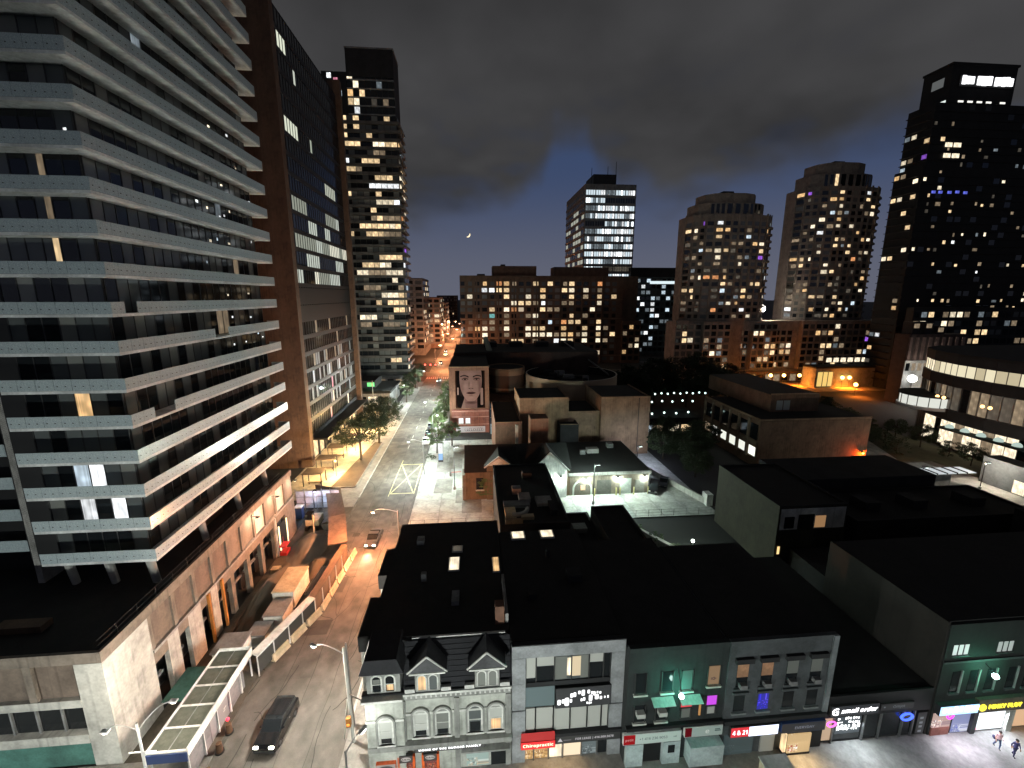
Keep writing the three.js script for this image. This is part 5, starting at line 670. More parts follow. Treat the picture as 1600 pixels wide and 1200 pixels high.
// ================================================================ theatre: mural tower, drums and boxes
{
  const t = thing('theatre', 'brown theatre of stacked boxes and two round drums with a painted face', 'theatre', [18, 0, -135]), br = M.brick, tanw = stained(0.30, 0.19, 0.115);
  B(t, 'mural_tower', br, -7.2, 4.4, 0, 19.6, -150, -125); B(t, 'tower_roof', M.roof, -7.2, 4.4, 19.61, 19.7, -150, -125.3); B(t, 'tower_coping', tanw, -7.25, 4.45, 19.6, 19.9, -125.29, -124.95);
  B(t, 'stage_house', worn(0.05, 0.03, 0.025), -6.8, 44, 0, 20.5, -178, -150.01); B(t, 'stage_roof', M.roof, -6.8, 44, 20.51, 20.7, -178, -150.3); for (const x of [4, 14, 24, 34]) B(t, 'roof_unit', M.dark, x, x + 5, 20.7, 22.4, -172, -166);
  world(t, 'roof_pylon', bar([6.8, 17, -154], [4.4, 25, -159], 1.1, 0.9, 10), worn(0.4, 0.42, 0.34)); world(t, 'roof_brace', bar([46, 13.5, -142], [34, 23, -160], 0.28, 0.2, 6), M.steel);
  const cyl = (n, x, z, r0, y0, y1, m, o = 48) => world(t, n, new THREE.CylinderGeometry(r0, r0, y1 - y0, o).translate(x, (y0 + y1) / 2, z), m);
  cyl('small_drum', 10.6, -142, 6.2, 0, 16.8, M.brown); cyl('drum_band', 10.6, -142, 6.35, 10.2, 10.8, tanw); world(t, 'drum_rim', new THREE.TorusGeometry(6.1, 0.28, 8, 48).rotateX(Math.PI / 2).translate(10.6, 16.9, -142), tanw); cyl('drum_roof', 10.6, -142, 5.95, 16.81, 16.86, M.roof); cyl('drum_band', 10.6, -142, 6.34, 14.9, 16.6, tanw);
  world(t, 'large_drum', new THREE.CylinderGeometry(14.8, 14.8, 7.2, 64, 1, true).translate(31.8, 11.6, -138.6), stained(0.46, 0.34, 0.24)); world(t, 'drum_lining', new THREE.CylinderGeometry(14.4, 14.4, 2.6, 64, 1, true).translate(31.8, 13.9, -138.6), M.roof); world(t, 'drum_rim', new THREE.RingGeometry(14.38, 14.84, 64).rotateX(-Math.PI / 2).translate(31.8, 15.21, -138.6), worn(0.8, 0.72, 0.6)); cyl('drum_roof', 31.8, -138.6, 14.4, 12.6, 12.7, M.roof, 64); cyl('drum_soffit', 31.8, -138.6, 14.79, 7.9, 8.0, M.dark, 64); cyl('drum_neck', 31.8, -138.6, 11.5, 0, 7.9, tanw);  // drum and rim colours lightened to stand in for city glow on them
  { const r = rng(9); for (let k = 0; k < 16; k++) { const a = r() * 6.28, q = r() * 10, x = 31.8 + Math.cos(a) * q, z = -138.6 + Math.sin(a) * q, w = 0.5 + r() * 1.3, h = 0.6 + r() * 1.8; B(t, 'roof_plant', r() < 0.4 ? M.grey : M.dark, x - w, x + w, 12.7, 12.7 + h, z - w, z + w); } }
  const bxs = (n, x0, x1, z0, z1, h, m) => { B(t, n, m, x0, x1, 0, h - 0.3, z0, z1); B(t, 'box_roof', M.roof, x0 + 0.3, x1 - 0.3, h - 0.29, h - 0.2, z0 + 0.3, z1 - 0.3); B(t, 'box_parapet', m, x0, x1, h - 0.295, h + 0.1, z1 - 0.28, z1 + 0.002); B(t, 'box_parapet', m, x0, x0 + 0.28, h - 0.295, h + 0.1, z0, z1 - 0.285); B(t, 'box_parapet', m, x1 - 0.28, x1, h - 0.295, h + 0.1, z0, z1 - 0.285); B(t, 'box_coping', tanw, x0, x1, h + 0.102, h + 0.2, z1 - 0.3, z1 + 0.05); };
  bxs('box_wing', 11.1, 23.3, -117, -103, 15.2, tanw); bxs('box_wing', 31.6, 44.2, -119, -103, 15.1, tanw); bxs('box_wing', 4.8, 11.0, -119, -97.5, 10.9, br); bxs('box_wing', 23.4, 31.5, -117, -104, 11.3, M.tan); B(t, 'box_joint', M.dark, 41.2, 41.35, 0.5, 14.9, -103, -102.96);
  bxs('rear_wing', 12, 18, -126, -117.02, 12.2, tanw); bxs('plant_box', 20.5, 25.0, -102.9, -99, 9.5, M.dark); B(t, 'rear_infill', br, 4.42, 46, 0, 9, -149.9, -126.1);
  // brick base under the mural, lit windows, glazed stair
  B(t, 'base_wall', M.redbrick, -6.6, 4.3, 0.1, 7.2, -124.99, -124.4); for (const y of [2.6, 4.9, 6.6]) B(t, 'brick_band', worn(0.42, 0.22, 0.18), -6.6, 4.3, y, y + 0.22, -124.4, -124.3); for (const x of [-4.6, -2.6]) { const w = B(t, 'lit_window', glow(0.95, 0.97, 1, 1.2), x, x + 1.3, 3.1, 4.6, -124.39, -124.3); B(w, 'sill', M.stone, x - 0.15, x + 1.45, 2.86, 3.06, -124.3, -124.1); }
  const gp = print(8, 1.6, (g, w, h) => { g.fillStyle = '#c4c2cc'; g.fillRect(0, 0, w, h); g.strokeStyle = '#3a3850'; g.lineWidth = 7; const r = rng(3); for (let k = 0; k < 9; k++) { g.beginPath(); g.arc(w * (0.35 + k * 0.07), h * 0.55, 26 + r() * 16, 0, 4 + r() * 2); g.stroke(); } }); put(t, 'painted_wall', sheet(8.6, 1.8), paper(gp, 0.8), -1.2, 1.2, -124.28);
  B(t, 'stair_glass', M.glassBlue, 4.45, 7.4, 0.2, 9.4, -124.9, -122); for (let k = 0; k < 3; k++) B(t, 'stair_frame', M.grey, 4.42, 7.44, 2.6 + k * 2.6, 2.75 + k * 2.6, -121.99, -121.9); B(t, 'stair_window', glow(0.5, 0.75, 0.8, 0.35), 4.6, 7.3, 0.3, 3.4, -121.99, -121.95); for (const [x, y] of [[5.3, 2.6], [6.6, 1.4]]) put(t, 'stair_lamp', new THREE.SphereGeometry(0.26, 10, 8), glow(0.9, 1, 0.95, 5), x, y, -121.7);
  // the face: a flat print on the tower wall, features of nobody in particular
  const face = print(8.6, 11.2, (g, w, h) => {
    const dab = (x, y, rx, ry, c, a, rot = 0) => { for (let k = 6; k > 0; k--) { g.globalAlpha = a / 3.2; g.fillStyle = c; g.beginPath(); g.ellipse(w * x, h * y, w * rx * k / 6, h * ry * k / 6, rot, 0, 7); g.fill(); } g.globalAlpha = 1; };
    g.fillStyle = '#4a342c'; g.fillRect(0, 0, w, h); g.fillStyle = '#120c0d'; g.beginPath(); g.roundRect(w * 0.04, -20, w * 0.92, h * 1.04, w * 0.1); g.fill();
    g.fillStyle = '#a08886'; g.fillRect(w * 0.29, h * 0.7, w * 0.44, h * 0.31);
    g.fillStyle = '#c0aaa6'; g.beginPath(); g.moveTo(w * 0.15, 0); g.lineTo(w * 0.88, 0); g.bezierCurveTo(w * 0.93, h * 0.34, w * 0.88, h * 0.58, w * 0.73, h * 0.74); g.bezierCurveTo(w * 0.6, h * 0.86, w * 0.44, h * 0.86, w * 0.33, h * 0.74); g.bezierCurveTo(w * 0.17, h * 0.58, w * 0.12, h * 0.34, w * 0.15, 0); g.fill();
    dab(0.53, 0.85, 0.22, 0.05, '#4a3434', 0.5); dab(0.22, 0.45, 0.1, 0.24, '#8d7472', 0.35, 0.12); dab(0.83, 0.42, 0.09, 0.26, '#7a6260', 0.4, -0.1); dab(0.53, 0.08, 0.2, 0.07, '#d8c6c2', 0.35); dab(0.33, 0.4, 0.1, 0.08, '#d8c4c0', 0.35); dab(0.72, 0.4, 0.09, 0.08, '#cdb8b4', 0.3); dab(0.52, 0.72, 0.1, 0.04, '#d2bebb', 0.35);
    for (const s of [-1, 1]) { const c = 0.525 + s * 0.195; dab(c, 0.215, 0.13, 0.05, '#5c4444', 0.45); g.lineCap = 'round'; g.strokeStyle = '#23171a'; g.lineWidth = w * 0.036; g.beginPath(); g.moveTo(w * (c - s * 0.11), h * 0.165); g.quadraticCurveTo(w * c, h * 0.105, w * (c + s * 0.14), h * 0.15); g.stroke(); g.fillStyle = '#cbb9b6'; g.beginPath(); g.ellipse(w * c, h * 0.226, w * 0.082, h * 0.017, s * 0.05, 0, 7); g.fill(); g.fillStyle = '#1a1013'; g.beginPath(); g.ellipse(w * c, h * 0.224, w * 0.036, h * 0.02, 0, 0, 7); g.fill(); g.lineWidth = w * 0.018; g.beginPath(); g.moveTo(w * (c - 0.095), h * 0.226); g.quadraticCurveTo(w * c, h * 0.198, w * (c + 0.095), h * 0.222); g.stroke(); dab(c, 0.262, 0.08, 0.016, '#8a706e', 0.4); }
    dab(0.46, 0.36, 0.03, 0.1, '#8a706c', 0.4, 0.05); dab(0.53, 0.38, 0.028, 0.1, '#dccac6', 0.4); dab(0.525, 0.468, 0.1, 0.022, '#8a6c6a', 0.5); for (const s of [-1, 1]) dab(0.525 + s * 0.055, 0.473, 0.03, 0.011, '#3a2628', 0.8);
    dab(0.525, 0.52, 0.03, 0.03, '#94797a', 0.35); g.fillStyle = '#5e4144'; g.beginPath(); g.moveTo(w * 0.36, h * 0.592); g.quadraticCurveTo(w * 0.46, h * 0.548, w * 0.525, h * 0.563); g.quadraticCurveTo(w * 0.59, h * 0.548, w * 0.69, h * 0.592); g.quadraticCurveTo(w * 0.525, h * 0.662, w * 0.36, h * 0.592); g.fill(); g.strokeStyle = '#24161a'; g.lineWidth = w * 0.013; g.beginPath(); g.moveTo(w * 0.36, h * 0.592); g.quadraticCurveTo(w * 0.525, h * 0.605, w * 0.69, h * 0.592); g.stroke(); dab(0.525, 0.665, 0.11, 0.014, '#7a605e', 0.45);
    g.fillStyle = '#c9b8b4'; g.beginPath(); g.roundRect(w * 0.845, h * 0.46, w * 0.09, h * 0.46, w * 0.03); g.fill(); g.beginPath(); g.roundRect(w * 0.06, h * 0.44, w * 0.05, h * 0.2, w * 0.02); g.fill(); g.fillStyle = '#ad9995'; g.beginPath(); g.moveTo(w * 0.18, h); g.lineTo(w * 0.3, h * 0.72); g.lineTo(w * 0.34, h); g.fill();
    const r = rng(2); for (let k = 0; k < 700; k++) { g.globalAlpha = 0.05; g.fillStyle = r() < 0.6 ? '#000' : '#fff'; g.fillRect(r() * w, r() * h, 2 + r() * 20, 1 + r() * 3); } g.globalAlpha = 1;
  }, 30);
  put(t, 'mural', sheet(8.6, 11.2), (() => { const m = paper(face); m.color.setRGB(0.34, 0.262, 0.24); return m; })(), -1.1, 13.1, -124.96);
}

// ================================================================ brick block on the right
{
  const t = thing('brick_block', 'brown brick block with a row of lit windows and an orange wall lamp', 'building', [79, 0, -104]), bw = stained(0.20, 0.125, 0.08);
  B(t, 'wall', bw, 66, 93.8, 0, 11.4, -116, -91.5); B(t, 'roof', M.roof, 66.3, 93.5, 11.41, 11.5, -116, -91.8); B(t, 'coping', M.tan, 65.9, 93.9, 11.52, 11.9, -91.8, -91.4); B(t, 'coping', M.tan, 65.9, 66.25, 11.52, 11.9, -116, -91.81);
  B(t, 'penthouse', bw, 73.5, 86.3, 11.5, 15.8, -128, -99); B(t, 'penthouse_roof', M.roof, 73.5, 86.3, 15.81, 15.9, -128, -99.2); B(t, 'penthouse_coping', M.tan, 73.4, 86.4, 15.9, 16.2, -99.2, -98.9); for (const x of [75, 76.9]) B(t, 'penthouse_window', M.blind, x, x + 1.6, 12.0, 14.4, -98.99, -98.9);
  const f = Face(t, [66, -116], [66, -91.5]), r = rng(7);
  for (let k = 0; k < 6; k++) { const u = 1.2 + k * 4; f.piece('pier', worn(0.26, 0.2, 0.14), u - 0.9, u - 0.3, 2, 11.3, 0.003, 0.3); f.piece('window', M.glass, u, u + 2.7, 6.6, 10.4, 0.003, 0.06); f.piece('lit_window', k > 0 ? glow(0.95, 0.98, 0.86, k > 4 ? 1.3 : 0.95) : L.dim, u + 0.1, u + 2.5, 2.6, 4.8, 0.003, 0.06); f.piece('spandrel', worn(0.2, 0.15, 0.1), u - 0.28, u + 2.9, 5.3, 6.2, 0.003, 0.16); }
  const l = thing('wall_lamp', 'glaring orange lamp at the right end of the brick block', 'wall lamp', [92.6, 3, -91.4]); B(l, 'lamp_housing', M.darksteel, 92.3, 92.9, 3.1, 3.35, -91.48, -91.0); world(l, 'lamp_glass', new THREE.SphereGeometry(0.24, 12, 8).translate(92.6, 2.95, -91.05), glow(1, 0.38, 0.06, 12)); lampLight(92.6, 2.9, -90.95, 0xff5a14, 60, 6);
}
{ // flat-roofed pavilion with string lights between the theatre and the brick block
  const t = thing('terrace_pavilion', 'dark glazed pavilion with a lit ground floor behind the trees', 'pavilion', [58, 0, -122]); B(t, 'wall', M.dark, 47, 66, 0.1, 4.6, -128, -119); B(t, 'roof', M.roof, 46.5, 66.5, 4.61, 4.9, -128.4, -118); for (const [x, m] of [[49, L.cool], [52, L.dim], [57, L.pale], [61, L.warm]]) B(t, 'lit_window', m, x, x + 3.2, 0.6, 2.6, -118.99, -118.9);
  const poles = []; let n = 0; const rows = [[-139, 7.5, 9], [-131, 6.8, 5], [-121.5, 5.6, 4]];
  const s = thing('festoon_lights', 'rows of cool white festoon bulbs strung over the dark terrace', 'festoon lights', [60, 0, -130]);
  for (const [z, y, k] of rows) { const x0 = z < -135 ? 60 : z < -125 ? 55 : 51, x1 = z < -135 ? 80 : z < -125 ? 72 : 66; for (const x of [x0 - 1.5, x1 + 1.5]) world(s, 'pole', bar([x, 0, z], [x, y + 0.5, z], 0.06), M.darksteel); world(s, 'cable', bar([x0 - 1.5, y + 0.25, z], [x1 + 1.5, y + 0.25, z], 0.03), M.darksteel); for (let i = 0; i < k; i++) put(s, 'bulb', new THREE.SphereGeometry(0.3, 8, 6), glow(0.72, 1, 0.92, 3), x0 + (x1 - x0) * (i + 0.5) / k, y + (i % 2) * 0.25 - 0.2, z); }
}
// ================================================================ long glazed building on the right
{
  const X = 125, t = thing('glazed_centre', 'long curved glazed building with a bright upper storey behind the park', 'building', [150, 0, -95]), r = rng(77);
  const bow = [[140, -119], [133, -115.5], [128.2, -109], [125.6, -101], [124.8, -92], [125.8, -83], [128.6, -74], [133, -66]];
  world(t, 'core', slab([...bow.map(([x, z]) => [x + 0.3, z]), [190, -66], [190, -119]], 0, 24.5), M.black); world(t, 'roof', slab([...bow.map(([x, z]) => [x - 0.6, z]), [190, -66], [190, -119]], 24.52, 25.2), M.roof);
  for (let s = 0; s < bow.length - 1; s++) { const f = Face(t, bow[s], bow[s + 1]), n = 4, w = f.len / n;
    f.piece('upper_band', M.dark, 0, f.len, 22.4, 24.5, -0.4, 0.3); f.piece('middle_band', M.dark, 0, f.len, 16.6, 19.4, -0.4, 0.6); f.piece('lower_band', M.dark, 0, f.len, 7.6, 10.4, -0.4, 0.6);
    for (let k = 0; k < n; k++) { const u = k * w; f.piece('window', s < 1 ? L.dim : pick(r, [[glow(1, 0.9, 0.62, 0.85), 0.45], [glow(1, 0.86, 0.55, 0.55), 0.35], [L.pale, 0.2]]), u + 0.1, u + w - 0.1, 19.45, 22.3, -0.05, 0.1); f.piece('window', pick(r, [[L.dimmer, 0.45], [L.dim, 0.22], [M.glass, 0.25], [L.dimcool, 0.08]]), u + 0.1, u + w - 0.1, 10.5, 16.4, -0.05, 0.1); f.piece('mullion', M.steel, u - 0.08, u + 0.08, 10.4, 16.6, 0.1, 0.35); f.piece('mullion', M.steel, u - 0.05, u + 0.05, 19.4, 22.4, 0.1, 0.2); f.piece('window', s > 1 && s < 5 ? pick(r, [[L.pale, 0.5], [L.dim, 0.3], [M.glass, 0.2]]) : M.glass, u + 0.1, u + w - 0.1, 0.5, 7.2, -0.05, 0.1); } }
  for (const [x, z] of [[123.6, -103], [123, -92], [124.4, -80]]) for (const d of [0, 1.6]) put(t, 'ceiling_lamp', new THREE.SphereGeometry(0.42, 10, 8), glow(1, 0.55, 0.2, 4), x, 13.6, z + d);
  // round balcony and lit drum
  world(t, 'round_balcony', new THREE.CylinderGeometry(6.5, 6.5, 0.8, 32).translate(X + 1.6, 9.9, -108), M.white); world(t, 'balcony_window', new THREE.CylinderGeometry(5.9, 5.9, 2.6, 32).translate(X + 1.6, 11.6, -108), glow(0.98, 1, 0.9, 0.75)); world(t, 'balcony_cap', new THREE.CylinderGeometry(6.4, 6.4, 0.5, 32).translate(X + 1.6, 13.2, -108), M.dark); for (let k = 0; k < 16; k++) { const a = k / 16 * 6.283; world(t, 'balcony_mullion', bar([X + 1.6 + 6 * Math.cos(a), 10.3, -108 + 6 * Math.sin(a)], [X + 1.6 + 6 * Math.cos(a), 13, -108 + 6 * Math.sin(a)], 0.1), M.darksteel); } for (let k = 0; k < 6; k++) world(t, 'dome_lamp', new THREE.SphereGeometry(0.9, 12, 6, 0, 7, 0, Math.PI / 2).translate(X - 2.2, 6.4, -98 + k * 3.6), glow(0.75, 0.95, 0.85, 0.6));
  B(t, 'canopy', worn(0.05, 0.08, 0.07), X - 3.4, X - 0.9, 5.8, 6.3, -100, -78);
}
{ const t = thing('ribbed_block', 'brown ribbed mid-rise block with a lit white base beside the park', 'building', [165, 0, -156]), f = Face(t, [159, -146], [183, -146]), r = rng(70); B(t, 'wall', worn(0.07, 0.05, 0.045), 159, 183, 0, 26, -151.5, -146); for (let k = 0; k < 9; k++) f.piece('rib', worn(0.22, 0.15, 0.13), k * 2.65 + 0.2, k * 2.65 + 1.2, 16.6, 25, 0.003, 0.5); f.piece('white_base', M.white, 0, 15, 6, 16.4, 0.003, 0.2); for (let k = 0; k < 6; k++) f.piece('window', pick(r, [[L.dim, 0.5], [M.glass, 0.5]]), k * 2.4 + 0.5, k * 2.4 + 2.0, 12.6, 15.4, 0.2, 0.26); f.piece('shop_window', L.pale, 9, 14, 6.6, 11.2, 0.21, 0.3); for (const [x, y] of [[161, 29.5], [166, 29.5], [171, 28]]) { B(t, 'roof_unit', M.dark, x, x + 3, 26, y + 1, -151, -147); B(t, 'lit_window', L.dim, x + 0.3, x + 2.4, y - 1.2, y + 0.4, -146.98, -146.9); }
  const l = thing('glare_lamp', 'glaring white lamp in front of the ribbed block', 'lamp', [160, 0, -143]); world(l, 'mast', bar([160, 0, -143], [160, 9, -143], 0.1), M.darksteel); world(l, 'lamp_glass', new THREE.SphereGeometry(1.4, 14, 10).translate(160, 10.2, -143), glow(1, 0.98, 0.92, 6)); lampLight(160, 10.2, -141.3, 0xfff4e4, 90, 20); }
{ // station entrance with lit roof glazing and a paved yard
  const t = thing('station_entrance', 'small entrance hall with a lit glass roof beside the paved yard', 'entrance hall', [101, 0, -76]); B(t, 'wall', M.grey, 93, 100.6, 0, 3.2, -84, -78); for (let k = 0; k < 5; k++) { const g = slab([[94 + k * 2.3, -80.5], [96.1 + k * 2.3, -80.5], [96.1 + k * 2.3, -77.2], [94 + k * 2.3, -77.2]], 3.3, 3.4); world(t, 'roof_window', g, glow(0.9, 0.97, 1, 0.6)); B(t, 'roof_bar', M.darksteel, 93.9 + k * 2.3, 94.0 + k * 2.3, 3.2, 3.6, -80.6, -77.1); } B(t, 'entrance_wall', M.slate, 110, 114, 0, 6, -80, -70); B(t, 'lit_window', L.pale, 110.4, 112.2, 3.6, 5.6, -69.99, -69.9); B(t, 'lit_door_window', L.pale, 109.9, 109.99, 0.3, 3, -74, -72);
  structure(B(scene, 'yard', M.walk, 86, 112, -0.05, 0.12, -82, -66)); mastLamp('lamp mast at the corner of the paved yard', 105.5, -76.2, 6, 110, 0xfff2dc, 8); mastLamp('cool lamp mast beside the entrance hall', 92.2, -76.8, 5.2, 12, 0xd8fff4, 8); }

// ================================================================ dark office block with brown fins
{
  const X = -40, Z0 = -103, Z1 = -149, H = 99, t = thing('dark_office', 'black glass office block between two brown end fins', 'office block', [-52, 0, -126]), r = rng(61);
  B(t, 'core', M.black, -66, X - 0.2, 0, H, Z1, Z0); B(t, 'roof', M.roof, -66, X - 0.2, H, H + 0.4, Z1, Z0);
  for (const [z0, z1] of [[Z0 + 0.01, Z0 + 2.0], [Z1 - 1.8, Z1 - 0.01]]) B(t, 'end_fin', M.brown, -70, X + 1.6, 0, H + 4, z0, z1);
  const f = Face(t, [X, Z0], [X, Z1]), p = Panes(t), fl = 4.05, bays = 30, w = f.len / bays;
  for (let k = 0; k < 24; k++) { const y = 6 + k * fl; if (y > H - 3) break; const mech = y > 34 && y < 41;
    f.piece(mech ? 'louvre_band' : 'floor_band', M.black, 0, f.len, y - 0.5, y + (mech ? 3.4 : 0.45), -0.2, 0.16); if (mech) continue;
    const up = y > 41; let run = 0, m = null;
    for (let i = 0; i < bays; i++) {
      let q = up ? pick(r, [[M.glass, 0.7], [M.glassBlue, 0.3]]) : pick(r, [[M.glass, 0.97], [M.drape, 0.03]]);
      if (up && y < 62) { if (run <= 0) { run = 2 + Math.floor(r() * 5); m = r() < (y < 54 ? 0.62 : 0.3) ? pick(r, [[glow(0.92, 1, 0.88, 0.55), 0.4], [glow(0.9, 0.97, 0.8, 0.3), 0.4], [glow(1, 0.98, 0.8, 0.8), 0.2]]) : null; } run--; if (m) q = m; if (y > 50 && y < 60 && i < 3) q = M.glass; }
      if (k === 17 && i > 2 && i < 8) q = glow(0.95, 1, 0.8, 0.75); if (k === 21 && i > 2 && i < 6) q = glow(0.95, 1, 0.8, 0.8); if (k === 20 && i === 8) q = glow(0.95, 1, 0.85, 0.6); if (k === 17 && i === 13) q = glow(0.9, 1, 0.8, 0.4); if (k === 15 && i > 18 && i < 25) q = glow(0.95, 1, 0.82, 0.5);
      if (!up && (k === 4 || k === 3 || k === 2) && r() < 0.3) q = pick(r, [[glow(0.8, 0.85, 0.85, 0.2), 0.5], [glow(0.9, 0.95, 1, 0.6), 0.15], [L.dim, 0.25]]); if (!up && k < 3 && r() < 0.2) q = pick(r, [[L.dimcool, 0.7], [L.pale, 0.2], [L.pink, 0.1]]); if (!up && k > 4 && r() < 0.08) q = L.dim;
      p.add(f, q, i * w + 0.12, (i + 1) * w - 0.12, y + 0.5, y + fl - 0.55, 0.04, up ? 0 : 1);
    }
  }
  p.done(295);
  for (let i = 0; i <= bays; i++) f.piece('mullion', M.black, i * w - 0.09, i * w + 0.09, 5.6, H, -0.1, 0.12);
  B(t, 'canopy', M.darksteel, X + 0.17, X + 4, 5.2, 5.6, Z1 + 2, Z0 - 3);
  for (let k = 0; k < 9; k++) { f.piece('lobby_window', pick(r, [[L.warm, 0.5], [L.dim, 0.3], [M.glass, 0.2]]), 3 + k * 4.4, 6.9 + k * 4.4, 0.4, 4.8, -0.15, -0.1 + 0.2); f.piece('lobby_pier', M.darksteel, 2.3 + k * 4.4, 2.9 + k * 4.4, 0.1, 5.2, 0.1, 0.5); }
}
// plaza furniture: steel frames and warm lamps under them
{
  const where = ['nearest to the site hoarding', 'second from the site hoarding', 'third from the site hoarding', 'fourth from the site hoarding', 'fifth from the site hoarding', 'farthest along the plaza'];
  for (let k = 0; k < 6; k++) { const z = -91.5 - k * 8.2, x = -34.6, t = thing('plaza_canopy', `flat dark canopy on four posts in the warm plaza, ${where[k]}`, 'canopy', [x, 0.13, z], 0, 'canopies on the plaza'); B(t, 'canopy_roof', M.ply, x - 2.0, x + 2.0, 2.9, 3.05, z - 1.7, z + 1.7); for (const [a, b] of [[-1.85, -1.5], [1.85, -1.5], [-1.85, 1.5], [1.85, 1.5]]) B(t, 'post', M.darksteel, x + a - 0.07, x + a + 0.07, 0.13, 2.9, z + b - 0.07, z + b + 0.07); B(t, 'bench', M.ply, x - 1.5, x + 1.5, 0.4, 0.52, z - 0.3, z + 0.3); for (const s of [-1.2, 1.2]) B(t, 'bench_leg', M.darksteel, x + s - 0.06, x + s + 0.06, 0.13, 0.4, z - 0.25, z + 0.25);
    if (k % 2 === 0 || k === 5) { const l = thing('plaza_lamp', `warm globe lamp on the plaza beside the ${['first', '', 'third', '', 'fifth', 'sixth'][k]} canopy`, 'lamp', [x + 3.4, 0.13, z - 3.6], 0, 'lamps on the plaza'); world(l, 'post', bar([x + 3.4, 0.1, z - 3.6], [x + 3.4, 3.6, z - 3.6], 0.05), M.darksteel); world(l, 'lamp_glass', new THREE.SphereGeometry(0.2, 12, 8).translate(x + 3.4, 3.75, z - 3.6), glow(1, 0.72, 0.34, 8)); lampLight(x + 3.4, 3.75, z - 3.6, 0xffcc85, 260, 8); } }
}
// ================================================================ condominium tower behind it
{
  const t = thing('condo_tower', 'slim condominium tower with stacked balcony bands and a dark crown', 'tower', [-41, 0, -208]), r = rng(33), p = Panes(t);
  B(t, 'core', worn(0.035, 0.032, 0.03), -52, -28.2, 6, 108, -204, -190.4); B(t, 'upper_core', worn(0.03, 0.03, 0.03), -46.4, -28.6, 108, 122, -203, -191); B(t, 'crown', M.dark, -46.4, -28.6, 122, 131.5, -203, -190.7); B(t, 'crown_cap', M.grey, -46.6, -28.4, 131.5, 132, -203, -190.5); B(t, 'side_pavilion', M.dark, -56, -46.45, 108, 124, -203, -192);
  const f = Face(t, [-52, -190.4], [-28.2, -190.4]), s = Face(t, [-28.2, -190.4], [-28.2, -204]), fu = Face(t, [-46.4, -191], [-28.6, -191]);
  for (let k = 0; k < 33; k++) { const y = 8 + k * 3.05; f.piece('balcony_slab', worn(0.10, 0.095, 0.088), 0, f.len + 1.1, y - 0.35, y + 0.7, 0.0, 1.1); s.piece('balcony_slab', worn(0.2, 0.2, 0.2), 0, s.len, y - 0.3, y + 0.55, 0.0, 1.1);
    let run = 0, m = null; for (let i = 0; i < 10; i++) { if (run-- <= 0) { run = Math.floor(r() * 3); m = r() < (i > 4 ? (k > 14 && k < 29 ? 0.5 : 0.34) : 0.24) ? pick(r, [[L.pale, 0.34], [L.warm, 0.36], [L.white, 0.12], [L.dim, 0.18]]) : null; } if (k > 29) m = r() < 0.25 ? L.warm : null; p.add(f, m ?? pick(r, [[M.glass, 0.6], [M.drape, 0.3], [M.curtain, 0.1]]), i * 2.35 + 0.1, i * 2.35 + 2.25, y + 0.72, y + 2.65, 0.08); }
    for (let i = 0; i < 3; i++) p.add(s, r() < 0.4 ? pick(r, homely) : M.glass, i * 4.5 + 0.2, i * 4.5 + 4.2, y + 0.6, y + 2.65, 0.08, -1); }
  for (let k = 0; k < 5; k++) { const y = 109 + k * 3; fu.piece('balcony_slab', M.grey, 0, fu.len, y - 0.25, y + 0.1, 0.0, 0.5); for (let i = 0; i < 8; i++) p.add(fu, r() < 0.28 ? pick(r, homely) : M.glass, i * 2.2 + 0.1, i * 2.2 + 2.05, y + 0.2, y + 2.6, 0.06); }
  const pl = Face(t, [-56, -192], [-46.45, -192]); for (const [u, y, m] of [[3, 118, L.teal], [5.2, 121, L.pink], [6.4, 116.5, L.cool], [6.2, 112.8, L.orange], [5.4, 109.8, L.cool], [2.8, 122.6, L.white]]) pl.piece('lit_window', m, u - 0.8, u + 0.8, y - 0.9, y + 0.9, 0, 0.08);
  p.done(290); B(t, 'base_wall', M.grey, -54, -28, 0, 5.9, -206, -188); for (let k = 0; k < 6; k++) B(t, 'base_window', k % 2 ? L.dim : M.glass, -51 + k * 3.5, -48.4 + k * 3.5, 1, 4.8, -187.99, -187.9);
}
{ const t = thing('low_pavilion', 'low black-roofed pavilion with a small green sign before the condominium tower', 'pavilion', [-40, 0, -166]); B(t, 'wall', M.cement, -51, -30.5, 0, 5.2, -178, -158); B(t, 'roof', M.roof, -51.4, -30.1, 5.2, 6.0, -178.4, -157.6); B(t, 'roof_block', M.dark, -48, -37, 6, 8.6, -176, -164); B(t, 'green_sign', glow(0.15, 0.9, 0.25, 1.2), -39.8, -37.2, 6.6, 8.1, -163.98, -163.85); for (let k = 0; k < 5; k++) B(t, 'window', k === 3 ? L.pale : M.glass, -50 + k * 3.9, -46.8 + k * 3.9, 1, 4, -157.99, -157.9); }
{ const t = thing('flagpole', 'thin bare flagpole on the plaza corner', 'flagpole', [-35.5, 0.13, -153.5]); world(t, 'pole', bar([-35.5, 0.1, -153.5], [-35.5, 11, -153.5], 0.09, 0.05, 8), M.white); world(t, 'flag', bx(0.06, 1.6, 0.9).clone().translate(-35.5, 9.6, -153), M.redPlastic); }
